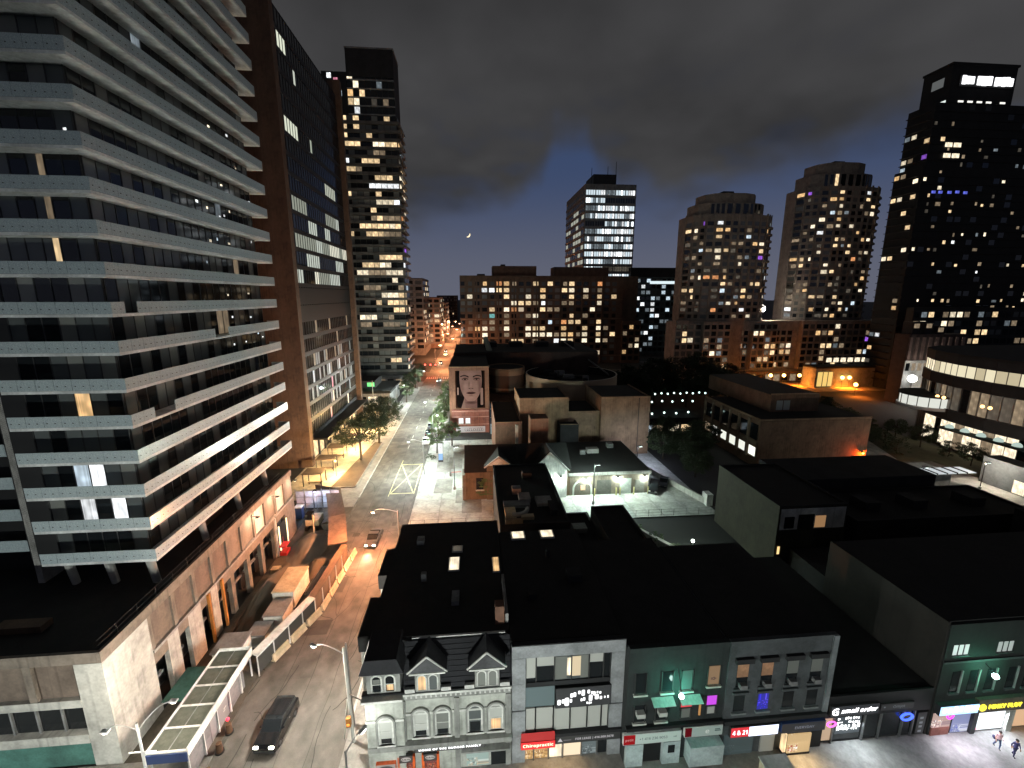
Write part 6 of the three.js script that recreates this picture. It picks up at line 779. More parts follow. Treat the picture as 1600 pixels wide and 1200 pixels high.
// ================================================================ buildings down the left of the far street
function simple(name, label, x0, x1, z, depth, h, wall, cols, floors, y0, chance, seed, palette = homely, o = {}) {
  const t = thing(name, label, 'building', [(x0 + x1) / 2, 0, z - depth / 2]), r = rng(seed), p = Panes(t); B(t, 'wall', wall, x0, x1, 0, h, z - depth, z); B(t, 'roof', M.roof, x0, x1, h, h + 0.4, z - depth, z);
  const faces = [[Face(t, [x0, z], [x1, z]), cols]]; if (o.right) faces.push([Face(t, [x1, z], [x1, z - depth]), o.right]); if (o.left) faces.push([Face(t, [x0, z - depth], [x0, z]), o.left]);
  const fh = (h - y0 - 0.6) / floors;
  for (const [f, n] of faces) { const w = f.len / n; for (let k = 0; k < floors; k++) { if (o.bands) f.piece('floor_band', o.bands, 0, f.len, y0 + k * fh - 0.4, y0 + k * fh + 0.4, 0, 0.35); for (let i = 0; i < n; i++) p.add(f, r() < chance ? pick(r, palette) : pick(r, [[M.glass, 0.7], [M.drape, 0.3]]), i * w + w * 0.14, (i + 1) * w - w * 0.14, y0 + k * fh + fh * 0.22, y0 + k * fh + fh * 0.8, 0.07); } if (o.piers) for (let i = 0; i <= n; i++) f.piece('pier', o.piers, Math.max(0, i * w - 0.5), Math.min(f.len, i * w + 0.5), 0, h, 0, 0.3); }
  p.done(280); return t;
}
const strip = [[L.pale, 0.5], [L.warm, 0.3], [L.dim, 0.2]];
simple('street_block', 'pale slab block with two lit strips left of the far street', -44, -32.6, -300, 40, 51, stained(0.28, 0.26, 0.24), 2, 12, 4, 0.18, 5, strip, { right: 8, bands: M.cement });
simple('street_block', 'low office block with a bright top floor left of the far street', -40, -24.9, -342, 40, 38.5, stained(0.3, 0.2, 0.16), 3, 9, 4, 0.25, 9, strip, { right: 10, bands: M.cement });
simple('street_block', 'brown mid-rise left of the far street under the treeline', -36, -25.2, -420, 60, 33, stained(0.25, 0.2, 0.17), 3, 8, 4, 0.15, 19, strip, { right: 8 });
simple('street_block', 'low dark block closing the view at the end of the far street', -60, -26, -760, 60, 40, M.dark, 12, 8, 3, 0.12, 29, strip);
simple('street_block', 'dark distant block with a small chimney on the horizon', -20, 6, -980, 60, 52, M.dark, 10, 9, 3, 0.08, 37, strip);
simple('street_block', 'dark distant slab right of the far street', -9, 40, -700, 60, 40, M.dark, 16, 9, 3, 0.12, 39, strip);
simple('street_block', 'distant low block between the two brown condominium towers', 150, 172, -330, 40, 38, M.cement, 7, 11, 4, 0.15, 43, homely);
// ================================================================ brown apartment slab
{
  const Z = -255, t = thing('apartment_slab', 'broad brown brick apartment slab with many lit windows', 'apartment block', [46, 0, -265]), bw = stained(0.135, 0.085, 0.058), r = rng(101), p = Panes(t);
  B(t, 'wall', bw, -7, 88.5, 0, 51.2, -275, Z); B(t, 'wing_wall', bw, 88.51, 100, 0, 25.4, -275, Z + 1.5); B(t, 'wing_upper', bw, 88.51, 98, 25.41, 51.2, -275, Z - 2); B(t, 'penthouse', stained(0.10, 0.055, 0.04), 11.9, 37.4, 51.2, 56.8, -272, -259); B(t, 'penthouse', stained(0.10, 0.055, 0.04), 48, 80.5, 51.2, 56.4, -272, -259); B(t, 'tank', M.dark, 17, 19.6, 56.8, 58, -268, -264); B(t, 'tank', M.dark, 3, 7.5, 51.2, 52.4, -268, -262);
  const f = Face(t, [-7, Z], [88.5, Z]), x = (q) => (q - 441) * 0.1016, fh = 3.66;
  const rows = [[670.1, 712, 885, 965, 1095, 1260.1, 1425.2], [585.3, 627.3, 667, 712, 925, 1053, 1093, 1177, 1260.4], [495, 712, 840, 925, 1177.4, 1260, 1340, 1425], [755, 795, 835, 880.4, 1048.4, 1257, 1457], [627, 712, 755.1, 797, 923, 960.4, 1003.4], [627.5, 700.4, 840.4, 880, 1177.4, 1415, 1455], [627.4, 712.4, 1043.1, 1085, 1130, 1250], [585, 627.4, 712, 837, 877, 920, 1045, 1165, 1250, 1460], [585, 712.4, 835, 877, 920, 960, 1045, 1083, 1165, 1250, 1345, 1380], [585, 750, 793, 880.4, 1003.3, 1048, 1085, 1168, 1245, 1460], [795.4, 880.4, 1048, 1415.4, 1455.4], [712, 793, 960.4, 1048, 1243], [600, 835, 1085, 1180.4]];
  const kinds = [[[L.pale, 0.34], [L.warm, 0.34], [L.warm2, 0.2], [glow(1, 0.8, 0.55, 0.55), 0.12]], [[L.orange, 1]], [[L.pink, 1]], [[L.white, 1]], [[L.dim, 1]], [[L.teal, 1]]];
  const cols = 25;
  for (let k = 0; k < 13; k++) {
    const y = 45.6 - k * fh, litCols = new Map(); for (const q of rows[k]) litCols.set(Math.round((Math.floor(q) - 495) / 41.6), pick(r, kinds[Math.round((q % 1) * 10)] ?? kinds[0]));
    for (let c = -1; c < cols - 1; c++) { const u = x(495 + c * 41.6), m = litCols.get(c) ?? (r() < 0.09 ? pick(r, homely) : pick(r, [[M.glass, 0.5], [M.drape, 0.3], [M.curtain, 0.2]])); if (u < 0.8 || u > 94) continue; if (litCols.has(c)) p.add(f, m, u - 1.5, u + 1.5, y, y + 2.3, 0.07, 5); else p.add(f, m, u - (r() < 0.4 ? 0.8 : 1.4), u + 1.4, y, y + 2.2, 0.07); }
    if (k % 3 === 2) f.piece('string_course', M.tan, 0, f.len, y - 0.85, y - 0.55, 0, 0.2);
  }
  for (const u of [9.5, 22, 31, 44, 58, 71, 83]) f.piece('pier', bw, u - 0.35, u + 0.35, 0, 51, 0, 0.45);
  const wf = Face(t, [88.51, Z + 1.5], [100, Z + 1.5]); for (let k = 0; k < 6; k++) for (let i = 0; i < 3; i++) p.add(wf, r() < 0.4 ? pick(r, homely) : M.glass, i * 3.8 + 0.6, i * 3.8 + 2.9, 2 + k * 3.7, 4.3 + k * 3.7, 0.07);
  p.done(295);
}
// ================================================================ bright white office tower
{
  const Z = -290, t = thing('bright_office', 'office tower with rows of brilliantly lit white windows and roof masts', 'office tower', [89, 0, -318]), r = rng(88), p = Panes(t);
  B(t, 'wall', stained(0.2, 0.2, 0.2), 72.6, 106, 0, 109.5, -346, Z); B(t, 'roof_plant', M.black, 78.5, 93.5, 109.5, 116, -312, -293); for (const [x, h] of [[77.5, 120], [93.4, 124], [88, 121]]) world(t, 'mast', bar([x, 109, -294], [x, h, -294], 0.28, 0.15), M.darksteel);
  const f = Face(t, [72.6, Z], [106, Z]), s = Face(t, [72.6, -346], [72.6, Z]), fh = 4.72;
  for (let k = 0; k < 13; k++) { const y = 103 - k * fh; f.piece('floor_band', M.cement, 0, f.len, y - 1.5, y - 0.1, 0, 0.4); s.piece('floor_band', M.cement, 0, s.len, y - 1.5, y - 0.1, 0, 0.4);
    for (let g = 0; g < 5; g++) { const b = r(); for (let i = 0; i < 4; i++) { const u = 0.7 + g * 6.5 + i * 1.55; let m = b < 0.14 ? L.dimcool : pick(r, [[L.white, 0.3], [glow(0.78, 0.92, 1, 0.85), 0.4], [glow(0.9, 0.97, 1, 2.4), 0.12], [L.dimcool, 0.18]]); if (k === 1 && g > 1) m = M.glassBlue; if (k === 4 && g < 2) m = M.glass; if (k === 10 && g > 1) m = L.dimmer; p.add(f, m, u, u + 1.25, y, y + 2.9, 0.06, 2); } }
    for (let i = 0; i < 7; i++) if (r() < (k > 1 ? 0.4 : 0)) p.add(s, glow(0.9, 0.95, 0.8, 0.4), 2 + i * 7.8, 8 + i * 7.8, y, y + 2.6, 0.06, 1); else p.add(s, M.glass, 2 + i * 7.8, 8 + i * 7.8, y, y + 2.6, 0.06, -1); }
  for (let g = 0; g < 6; g++) f.piece('pier', M.cement, g * 6.5 + (g ? 0.05 : 0), g * 6.5 + 0.5, 40, 109, 0, 0.5);
  p.done(295);
}
{ const t = simple('glass_office', 'grey-green glass office block left of the brown condominium towers', 104, 139, -286, 40, 56, worn(0.10, 0.13, 0.13), 10, 14, 2, 0.28, 55, [[L.dimcool, 0.4], [L.white, 0.25], [L.cool, 0.35]], { left: 8, bands: worn(0.12, 0.16, 0.16) }); B(t, 'crown_band', M.dark, 103.6, 139.4, 51.5, 58, -326, -285.8); B(t, 'top_lamp_strip', glow(0.8, 0.95, 1, 1.0), 117, 138.6, 47.6, 49.4, -285.75, -285.6); }

// ================================================================ brown condominium towers over a shared base
function roundTower(name, label, cx, z, half, y0, y1, seed, wall, crown, busy) {
  const t = thing(name, label, 'tower', [cx, 0, z - 8]), r = rng(seed), p = Panes(t);
  const pts = [[-1, -10], [-0.94, -5.2], [-0.72, -1.8], [-0.34, 0], [0.34, 0], [0.72, -1.8], [0.94, -5.2], [1, -10]].map(([a, d]) => [cx + a * half, z + d]);
  const body = slab([...pts, [cx + half, z - 17], [cx - half, z - 17]], 0, y1); world(t, 'body', body, wall);
  const shrink = (q, d) => pts.map(([x, zz]) => [cx + (x - cx) * q, zz - d]);
  world(t, 'crown', slab([...shrink(0.84, 2), [cx + half * 0.84, z - 16], [cx - half * 0.84, z - 16]], y1, y1 + crown * 0.55), wall); world(t, 'crown', slab([...shrink(0.66, 3.6), [cx + half * 0.66, z - 15.6], [cx - half * 0.66, z - 15.6]], y1 + crown * 0.55, y1 + crown), wall); B(t, 'roof_box', M.dark, cx - 4, cx + 1, y1 + crown, y1 + crown + 1.6, z - 14, z - 8);
  const fh = 2.9, n = Math.floor((y1 - y0) / fh);
  for (let s = 0; s < pts.length - 1; s++) { const f = Face(t, pts[s], pts[s + 1]), c = Math.max(1, Math.round(f.len / 3.3)), w = f.len / c;
    for (let i = 0; i <= c; i++) f.piece('pier', wall, Math.max(0, i * w - 0.45), Math.min(f.len, i * w + 0.45), y0, y1 + 0.6, 0, 0.35);
    for (let k = 0; k < n; k++) { const y = y0 + k * fh; for (let i = 0; i < c; i++) { const lit = r() < busy; p.add(f, lit ? pick(r, homely) : pick(r, [[M.glass, 0.62], [M.drape, 0.3], [M.curtain, 0.08]]), i * w + 0.6 + (lit && r() < 0.4 ? r() * 1.1 : 0), (i + 1) * w - 0.6, y + 0.75 + (lit ? r() * 0.5 : 0), y + 2.45, 0.06, (s > 0 && s < 6 ? 1 : -2)); } if (s === 1 || s === 5) f.piece('balcony', wall, 0.3, f.len - 0.3, y - 0.15, y + 0.7, 0.3, 1.2); if (s === 0 || s === 6) f.piece('balcony', wall, 1, f.len - 1, y - 0.12, y + 0.1, 0, 1.5); } }
  for (let k = 0; k < 3; k++) { const f = Face(t, shrink(0.84, 2)[2 + k], shrink(0.84, 2)[3 + k]); for (let i = 0; i < 3; i++) p.add(f, r() < 0.15 ? L.warm : M.glass, f.len * (i + 0.2) / 3, f.len * (i + 0.8) / 3, y1 + 0.6, y1 + crown * 0.5, 0.06, 2); }
  p.done(295); return t;
}
roundTower('condo_tower', 'left of the two brown condominium towers with a stepped rounded crown', 117.5, -192, 19.6, 29, 75, 201, M.condo, 9.5, 0.38);
roundTower('condo_tower', 'taller right one of the two brown condominium towers', 172.5, -196, 19.4, 29, 88.5, 202, M.condo2, 11, 0.37);
{
  const t = thing('condo_podium', 'long stone base under the two condominium towers with lit shops', 'building', [139, 0, -205]), r = rng(203), p = Panes(t), w1 = stained(0.36, 0.31, 0.26), Z = -189.5;
  B(t, 'wall', w1, 91, 193, 6, 28.5, -200, Z - 2.6); B(t, 'shop_wall', w1, 91, 193, 0, 5.9, -200, Z - 1.5);
  for (const [x0, x1, h, d] of [[91, 97, 29, 0.6], [97.1, 104, 27.5, 1.6], [104.1, 117, 28.4, 0], [128, 140, 24, 0.4], [152, 193, 28.6, 0.2]]) { B(t, 'bay_wall', w1, x0, x1, 6, h, Z - 2.59, Z - d); const f = Face(t, [x0, Z - d], [x1, Z - d]), c = Math.round((x1 - x0) / 3.1), w = (x1 - x0) / c; for (let k = 0; k < 7; k++) for (let i = 0; i < c; i++) p.add(f, r() < 0.24 ? pick(r, homely) : pick(r, [[M.glass, 0.7], [M.drape, 0.3]]), i * w + 0.5, (i + 1) * w - 0.5, 7 + k * 3, 9 + k * 3, 0.06); }
  const g = Face(t, [117.1, Z - 2.6], [127.9, Z - 2.6]); for (let k = 0; k < 6; k++) for (let i = 0; i < 4; i++) p.add(g, r() < 0.3 ? pick(r, homely) : M.glass, i * 2.6 + 0.4, i * 2.6 + 2.2, 7 + k * 3, 9 + k * 3, 0.06);
  const q = Face(t, [140.1, Z - 2.6], [149.9, Z - 2.6]); for (let k = 0; k < 6; k++) for (let i = 0; i < 3; i++) p.add(q, r() < 0.3 ? pick(r, homely) : M.glass, i * 3.1 + 0.4, i * 3.1 + 2.5, 7 + k * 3, 9 + k * 3, 0.06);
  p.done(290);
  const sf = Face(t, [108, Z - 1.5], [190, Z - 1.5]); for (let k = 0; k < 20; k++) { sf.piece('shop_window', k > 3 && k < 14 ? pick(r, [[glow(1, 0.6, 0.2, 0.9), 0.35], [L.dim, 0.35], [M.glass, 0.3]]) : pick(r, [[L.pale, 0.2], [M.glass, 0.8]]), k * 4.1 + 0.4, k * 4.1 + 3.6, 0.4, 3.4, 0, 0.08); sf.piece('shop_pier', M.tan, k * 4.1 - 0.3 + 0.31, k * 4.1 + 0.36, 0, 4.2, 0, 0.5); } sf.piece('shop_canopy', M.tan, 0, sf.len, 4.3, 5.2, 0, 1.4);
  for (let k = 0; k < 6; k++) B(t, 'penthouse_window', L.pale, 166 + k * 3.6, 168.6 + k * 3.6, 9.2, 11.2, Z + 0.02 - 0.2, Z - 0.1);
}
{ // low white hall with a glowing front in the orange street
  const t = thing('market_hall', 'low pale hall with a glowing yellow front on the orange street', 'hall', [170, 0, -177]); B(t, 'wall', M.concrete, 150, 200, 0, 8.6, -184, -176); B(t, 'roof', M.roof, 149.6, 200.4, 8.61, 9.2, -184.3, -175.7); B(t, 'lit_front_window', glow(1, 0.68, 0.2, 0.9), 151, 158, 0.6, 7, -175.98, -175.85); for (const x of [153.3, 155.7]) B(t, 'front_mullion', M.ply, x - 0.12, x + 0.12, 0.6, 7, -175.84, -175.7);
  structure(B(scene, 'square_paving', worn(0.3, 0.26, 0.2), 100, 205, -0.05, 0.08, -189, -168));
  const where = ['leftmost', 'second from the left', 'third from the left', 'fourth from the left', 'fifth from the left', 'sixth from the left', 'rightmost'];
  [[117, -183.5], [134, -182.8], [140, -182.3], [147, -181.6], [161.8, -174.8], [165, -174.6], [154.4, -160]].forEach(([x, z], i) => { const l = thing('square_lamp', `orange globe lamp on the far square, ${where[i]} of the seven`, 'lamp', [x, 0, z], 0, 'orange lamps on the far square'); world(l, 'post', bar([x, 0, z], [x, 4, z], 0.07), M.darksteel); world(l, 'lamp_glass', new THREE.SphereGeometry(0.75, 12, 8).translate(x, 4.6, z), glow(1, 0.6, 0.16, 9)); const sp = new THREE.SpotLight(0xff7a22, 900, 0, 1.25, 0.8); sp.position.set(x, 3.6, z + 0.95); sp.target.position.set(x, 0, z + 1.6); sp.castShadow = true; sp.shadow.radius = 14; scene.add(sp, sp.target); lampLight(x, 4.4, z + 0.95, 0xff8a2a, 34, 14); });
  const pl = thing('plaza_flood', 'glaring white lamp between the two condominium towers', 'lamp', [137.5, 28, -200]); world(pl, 'mast', bar([137.5, 28, -200], [137.5, 32, -200], 0.15), M.darksteel); world(pl, 'lamp_glass', new THREE.SphereGeometry(2.0, 14, 10).translate(137.5, 33.8, -200), glow(1, 0.96, 0.88, 8)); lampLight(137.5, 33.8, -197.6, 0xfff0dc, 160, 20);  // sphere far larger than a lamp, its size stands in for glare
}
// ================================================================ black tower on the right
{
  const Z = -170, t = thing('black_tower', 'black glass tower with a white roof sign and scattered lit windows', 'tower', [206, 0, -190]), r = rng(301), p = Panes(t), bk = worn(0.012, 0.012, 0.013);
  B(t, 'body', bk, 178, 250, 0, 90, -182, Z); B(t, 'upper_body', bk, 179.4, 244, 90, 113, -181.5, Z - 0.6); B(t, 'crown', bk, 183.5, 211, 113, 126, -181.4, Z - 0.3); B(t, 'crown_cap', bk, 183, 211.5, 126, 126.8, -181.6, Z);
  const f = Face(t, [178, Z], [250, Z]), fu = Face(t, [179.4, Z - 0.6], [244, Z - 0.6]), s = Face(t, [178, -182], [178, Z]), su = Face(t, [179.4, -181.5], [179.4, Z - 0.6]);
  for (let k = 0; k < 37; k++) { const y = 4 + k * 2.95, up = y > 89, a = up ? fu : f, b = up ? su : s, o = up ? -3 : 0; b.piece('balcony_slab', M.dark, 0.5, b.len - 1, y - 0.12, y + 0.12, 0, 1.3); if (k % 1 === 0) a.piece('floor_band', bk, 0, a.len, y - 0.3, y + 0.35, 0, 0.35);
    const low = y < 60; for (let i = 0; i < (up ? 18 : 20); i++) { const q = r() < (low ? 0.24 : 0.13), j = i * 3.5 + 0.3 + r() * 0.9, h0 = y + 0.6 + r() * 0.5; if (q) p.add(a, pick(r, [[L.warm, 0.16], [L.pale, 0.17], [L.dim, 0.32], [L.dimmer, 0.16], [L.white, 0.04], [L.dimcool, 0.15]]), j, j + 0.7 + r() * r() * 1.9, h0, h0 + 0.9 + r() * 0.6, 0.05); else if (i < 15 && r() < 0.12) p.add(a, M.glass, i * 3.5 + 0.3, i * 3.5 + 2.9, y + 0.5, y + 2.5, 0.05, -3); }
    for (let i = 0; i < 4; i++) if (r() < (up ? 0.34 : 0.2)) p.add(b, pick(r, homely), i * 2.8 + 0.3, i * 2.8 + 2.3, y + 0.6, y + 2.2, 0.05); }
  for (const [u, y] of [[8, 80], [12, 80], [15.4, 80.2], [19, 80], [5, 80]]) f.piece('lit_window', L.blue, u, u + 1.8, y, y + 1.0, 0.36, 0.42);
  for (const [u0, u1, y] of [[1.5, 4.6, 89 + 4.4], [1.5, 4.6, 97.3], [5.2, 8.4, 97.3], [5.2, 8.4, 93.4]]) fu.piece('lit_window', L.pale, u0 + 5, u1 + 5, y, y + 1.6, 0.36, 0.42);
  p.done(290);
  // roof sign: three runs of white light, too overexposed to read
  const sg = B(t, 'roof_sign', M.black, 187, 210.4, 118.6, 122.8, Z - 0.29, Z - 0.1); { const q = rng(5); for (const [a, b, n] of [[187.8, 193, 3], [194.2, 200.6, 3], [201.6, 209.6, 5]]) for (let i = 0; i < n; i++) { const x0 = a + (b - a) * i / n; put(sg, 'sign_letter', new RoundedBoxGeometry((b - a) / n - 0.12, 2.5 + q() * 0.8, 0.3, 3, 0.14), glow(0.97, 0.98, 1, 2.2), x0 + (b - a) / n / 2, 120.6 + q() * 0.3, Z + 0.08); } }
  for (const x of [188, 192, 196, 200, 206]) B(t, 'crown_lamp_strip', glow(1, 0.98, 0.9, 1.2), x, x + 2.2, 113.2, 113.8, Z - 0.29, Z - 0.15); const cs = Face(t, [183.5, -181.4], [183.5, Z - 0.3]); cs.piece('crown_lamp_strip', glow(0.9, 1, 0.95, 1.0), 1, 10.5, 113.2, 114, 0, 0.1); cs.piece('side_sign', glow(0.8, 0.85, 0.85, 0.12), 4, 8.5, 119.4, 122.6, 0, 0.1);
}
simple('slab_tower', 'narrow office tower with green-lit floors behind the right condominium tower', 208, 222, -250, 30, 78, M.dark, 5, 22, 3, 0.5, 66, [[L.green, 0.7], [L.pale, 0.3]], { left: 6 });
simple('tower_podium', 'dark stepped podium with mixed lit windows below the black tower', 171, 245, -157, 3, 35, M.dark, 24, 9, 3, 0.33, 71, [[L.pale, 0.25], [L.dim, 0.35], [L.dimcool, 0.2], [L.warm, 0.2]]);
// ================================================================ the young moon
{ const R = 22, s = new THREE.Shape(); s.absarc(0, 0, R, -Math.PI * 0.5, Math.PI * 0.5, false); s.absellipse(0, 0, R * 0.45, R, Math.PI * 0.5, -Math.PI * 0.5, true); const g = new THREE.ExtrudeGeometry(s, { depth: 2, bevelEnabled: false, curveSegments: 20 }).rotateZ(-0.75), m = put(scene, 'moon', g, glow(1, 0.82, 0.5, 1.6)); m.position.copy(moonDir).multiplyScalar(4200).add(camera.position); m.lookAt(camera.position); tag(m, 'thin bright crescent moon low over the street', 'moon'); m.castShadow = false; }

// ================================================================ trees
const leafMats = { green: mat(0.055, 0.085, 0.025, { roughness: 0.75, side: THREE.DoubleSide }), dark: mat(0.035, 0.05, 0.02, { roughness: 0.8, side: THREE.DoubleSide }), black: mat(0.02, 0.03, 0.012, { roughness: 0.85, side: THREE.DoubleSide }) };
function treeParts(seed, h, rx, ry, leaf, clumps, perClump, open = 1) {
  const r = rng(seed), P = [], N = [], tr = [], cy = h - ry, limbs = [];
  tr.push(bar([0, 0, 0], [0.1, cy * 0.6, 0.05], h * 0.028, h * 0.02, 7), bar([0.1, cy * 0.6, 0.05], [0, cy + ry * 0.5, 0], h * 0.02, h * 0.006, 6));
  for (let c = 0; c < clumps; c++) {
    const a = r() * 6.283, el = Math.asin(Math.max(-0.75, r() * 2 - 1)), q = 0.45 + 0.55 * Math.pow(r(), 0.5), cx = Math.cos(a) * Math.cos(el) * rx * q, cz = Math.sin(a) * Math.cos(el) * rx * q, yy = cy + Math.sin(el) * ry * q * 0.95, cr = (0.16 + 0.14 * r()) * rx * open;
    if (c % 3 === 0) { const s = [0.05, cy * (0.55 + 0.3 * r()), 0]; tr.push(bar(s, [cx * 0.9, yy - cr * 0.2, cz * 0.9], h * 0.009, h * 0.003, 5)); }
    for (let k = 0; k < perClump; k++) {
      const b = r() * 6.283, e = Math.acos(2 * r() - 1), d = cr * Math.pow(r(), 0.4), x = cx + Math.cos(b) * Math.sin(e) * d, y = yy + Math.cos(e) * d * 0.62, z = cz + Math.sin(b) * Math.sin(e) * d, s = leaf * (0.6 + 0.8 * r());
      const n = new THREE.Vector3(r() - 0.5, 0.35 + r() * 0.8, r() - 0.5).normalize(), t = new THREE.Vector3(r() - 0.5, r() - 0.5, r() - 0.5).cross(n).normalize(), w = new THREE.Vector3().crossVectors(n, t);
      const v = (p, o) => P.push(x + t.x * p * s + w.x * o * s, y + t.y * p * s + w.y * o * s, z + t.z * p * s + w.z * o * s);
      v(-1, 0); v(0, -0.45); v(1, 0); v(-1, 0); v(1, 0); v(0, 0.45); for (let i = 0; i < 6; i++) N.push(n.x, n.y, n.z);
    }
  }
  const g = new THREE.BufferGeometry(); g.setAttribute('position', new THREE.BufferAttribute(new Float32Array(P), 3)); g.setAttribute('normal', new THREE.BufferAttribute(new Float32Array(N), 3)); g.setAttribute('uv', new THREE.BufferAttribute(new Float32Array(P.length / 3 * 2), 2));
  return [mergeGeometries(tr), g];
}
const kinds = { street: [treeParts(1, 8, 2.6, 2.9, 0.16, 60, 90), treeParts(2, 7.4, 2.4, 2.8, 0.16, 55, 90)], wide: [treeParts(3, 9, 5.2, 2.6, 0.19, 90, 75, 0.8)], big: [treeParts(4, 14, 6.5, 5.6, 0.34, 90, 100), treeParts(5, 12, 5.8, 5.0, 0.34, 80, 100)], bush: [treeParts(6, 1.7, 1.1, 0.9, 0.09, 26, 60)] };
function tree(kind, v, label, x, z, scale = 1, turn = 0, m = leafMats.green, name = 'street_tree', group) {
  const t = thing(name, label, kind === 'bush' ? 'shrub' : 'tree', [x, 0.1, z], turn + 0.0001, group), [a, b] = kinds[kind][v]; put(t, 'trunk', a, M.bark); put(t, 'crown', b, m); t.scale.setScalar(scale); return t;
}
{
  const o = ['first', 'second', 'third', 'fourth', 'fifth', 'sixth', 'seventh'];
  [[-9.8, -108, 0.85], [-6.2, -113.5, 0.95], [-10.4, -121, 0.95], [-10.2, -130, 1.0], [-10, -139.5, 1.05], [-9.8, -150, 1.05], [-9.6, -162, 1.1]].forEach(([x, z, s], i) => tree('street', i % 2, `lamplit green street tree on the right pavement, ${o[i]} from the forecourt`, x, z, s, i * 1.7, leafMats.green, 'street_tree', 'trees on the right pavement'));
  [[-25.6, -164, 1.15], [-26.2, -176, 1.2], [-25.4, -190, 1.2], [-26, -203, 1.2]].forEach(([x, z, s], i) => tree('street', (i + 1) % 2, `dark green street tree on the left pavement, ${o[i]} past the office block`, x, z, s, i * 2.1, leafMats.dark, 'street_tree', 'trees on the left pavement'));
  [[-26.2, -117, 1.2], [-28, -104.5, 1.25], [-27.5, -131, 1.1]].forEach(([x, z, s], i) => tree('wide', 0, `spreading lacy tree on the plaza strip, ${['middle', 'nearest', 'farthest'][i]} of the three`, x, z, s, i * 2 + 0.5, leafMats.dark, 'plaza_tree', 'trees on the plaza strip'));
  [[56, -146, 1.15, 'leftmost'], [66, -151, 1.5, 'second from the left'], [77, -148, 1.45, 'third from the left'], [88, -151, 1.3, 'fourth from the left'], [97, -154, 1.05, 'rightmost']].forEach(([x, z, s, w], i) => tree('big', i % 2, `big black-green park tree behind the brick block, ${w} of the row`, x, z, s, i * 1.3, leafMats.black, 'park_tree', 'park trees behind the brick block'));
  [[46.6, -99, 0.62, 'nearest to the lamp mast'], [51.5, -95, 0.68, 'right in front of the pavilion'], [50.5, -107, 0.72, 'behind the first'], [57.5, -101, 0.66, 'nearest to the brick block'], [49, -87.5, 0.55, 'nearest to the pale block']].forEach(([x, z, s, w], i) => tree('big', (i + 1) % 2, `dark yard tree between the hall and the brick block, ${w}`, x, z, s, i * 2.3, leafMats.dark, 'yard_tree', 'yard trees'));
  [[104, -128, 0.6, 'beside the brick block'], [116, -131, 0.6, 'in front of the ribbed block'], [112, -118, 0.5, 'below the round balcony'], [106, -104, 0.45, 'above the paved yard'], [119, -101, 0.45, 'against the glazed centre'], [97, -140, 0.7, 'behind the brick block corner'], [118, -88, 0.4, 'over the lit lower windows'], [121, -110, 0.45, 'at the foot of the round balcony']].forEach(([x, z, s, w], i) => tree('big', i % 2, `dark park tree on the slope ${w}`, x, z, s, i * 0.9, leafMats.dark, 'park_tree', 'park trees on the slope'));
  [[101, -122, 3.2, 'left end'], [106, -126, 3.6, 'second'], [111, -129, 3.4, 'third'], [100, -112, 3.0, 'in front of the left end'], [117, -126, 3.4, 'below the ribbed block'], [116, -115, 2.8, 'beside the path bend'], [119, -94, 2.6, 'along the lit windows'], [108, -97, 2.8, 'above the paved yard'], [114, -106, 2.8, 'in the middle of the slope']].forEach(([x, z, s, w], i) => tree('bush', 0, `dense dark bush on the park slope, ${w}`, x, z, s, i * 1.1, leafMats.dark, 'park_bush', 'bushes on the park slope'));
  [[27.2, -65.6, 1.1, 'farthest up the yard wall'], [29.4, -62.4, 1.2, 'in the middle of the yard wall'], [31.4, -59.8, 0.9, 'nearest to the glaring lamp']].forEach(([x, z, s, w], i) => tree('bush', 0, `small dark shrub along the yard wall, ${w}`, x, z, s, i, leafMats.dark, 'shrub', 'shrubs in the yard'));
  [[-14.2 + 2.6, -104.5, 0.8, 'left'], [-10.4, -103.6, 0.7, 'right']].forEach(([x, z, s, w], i) => tree('bush', 0, `low planting on the kerb beside the advertising pillar, ${w} clump`, x, z, s, i, leafMats.dark, 'shrub', 'planting by the pillar'));
  const iv = thing('ivy', 'pale green creeper on the front of the gabled hall', 'creeper', [2.6, 0.1, -80.6]); { const [, g] = treeParts(12, 4.4, 1.7, 2.1, 0.16, 40, 60); put(iv, 'foliage', g.clone().scale(1.3, 1, 0.16), leafMats.green, 2.4, 0.3, -80.75); }
}
// lawn and path beyond the brick block
structure(world(scene, 'park_lawn', slab([[95, -150], [124, -150], [124, -72], [112.2, -72], [112.2, -92], [95, -92]], -0.05, 0.1), M.grass));
structure(world(scene, 'park_path', slab([[97, -92.5], [104, -92.5], [112, -112], [122, -137], [119, -139], [106, -116]], 0.1, 0.14), M.lot));

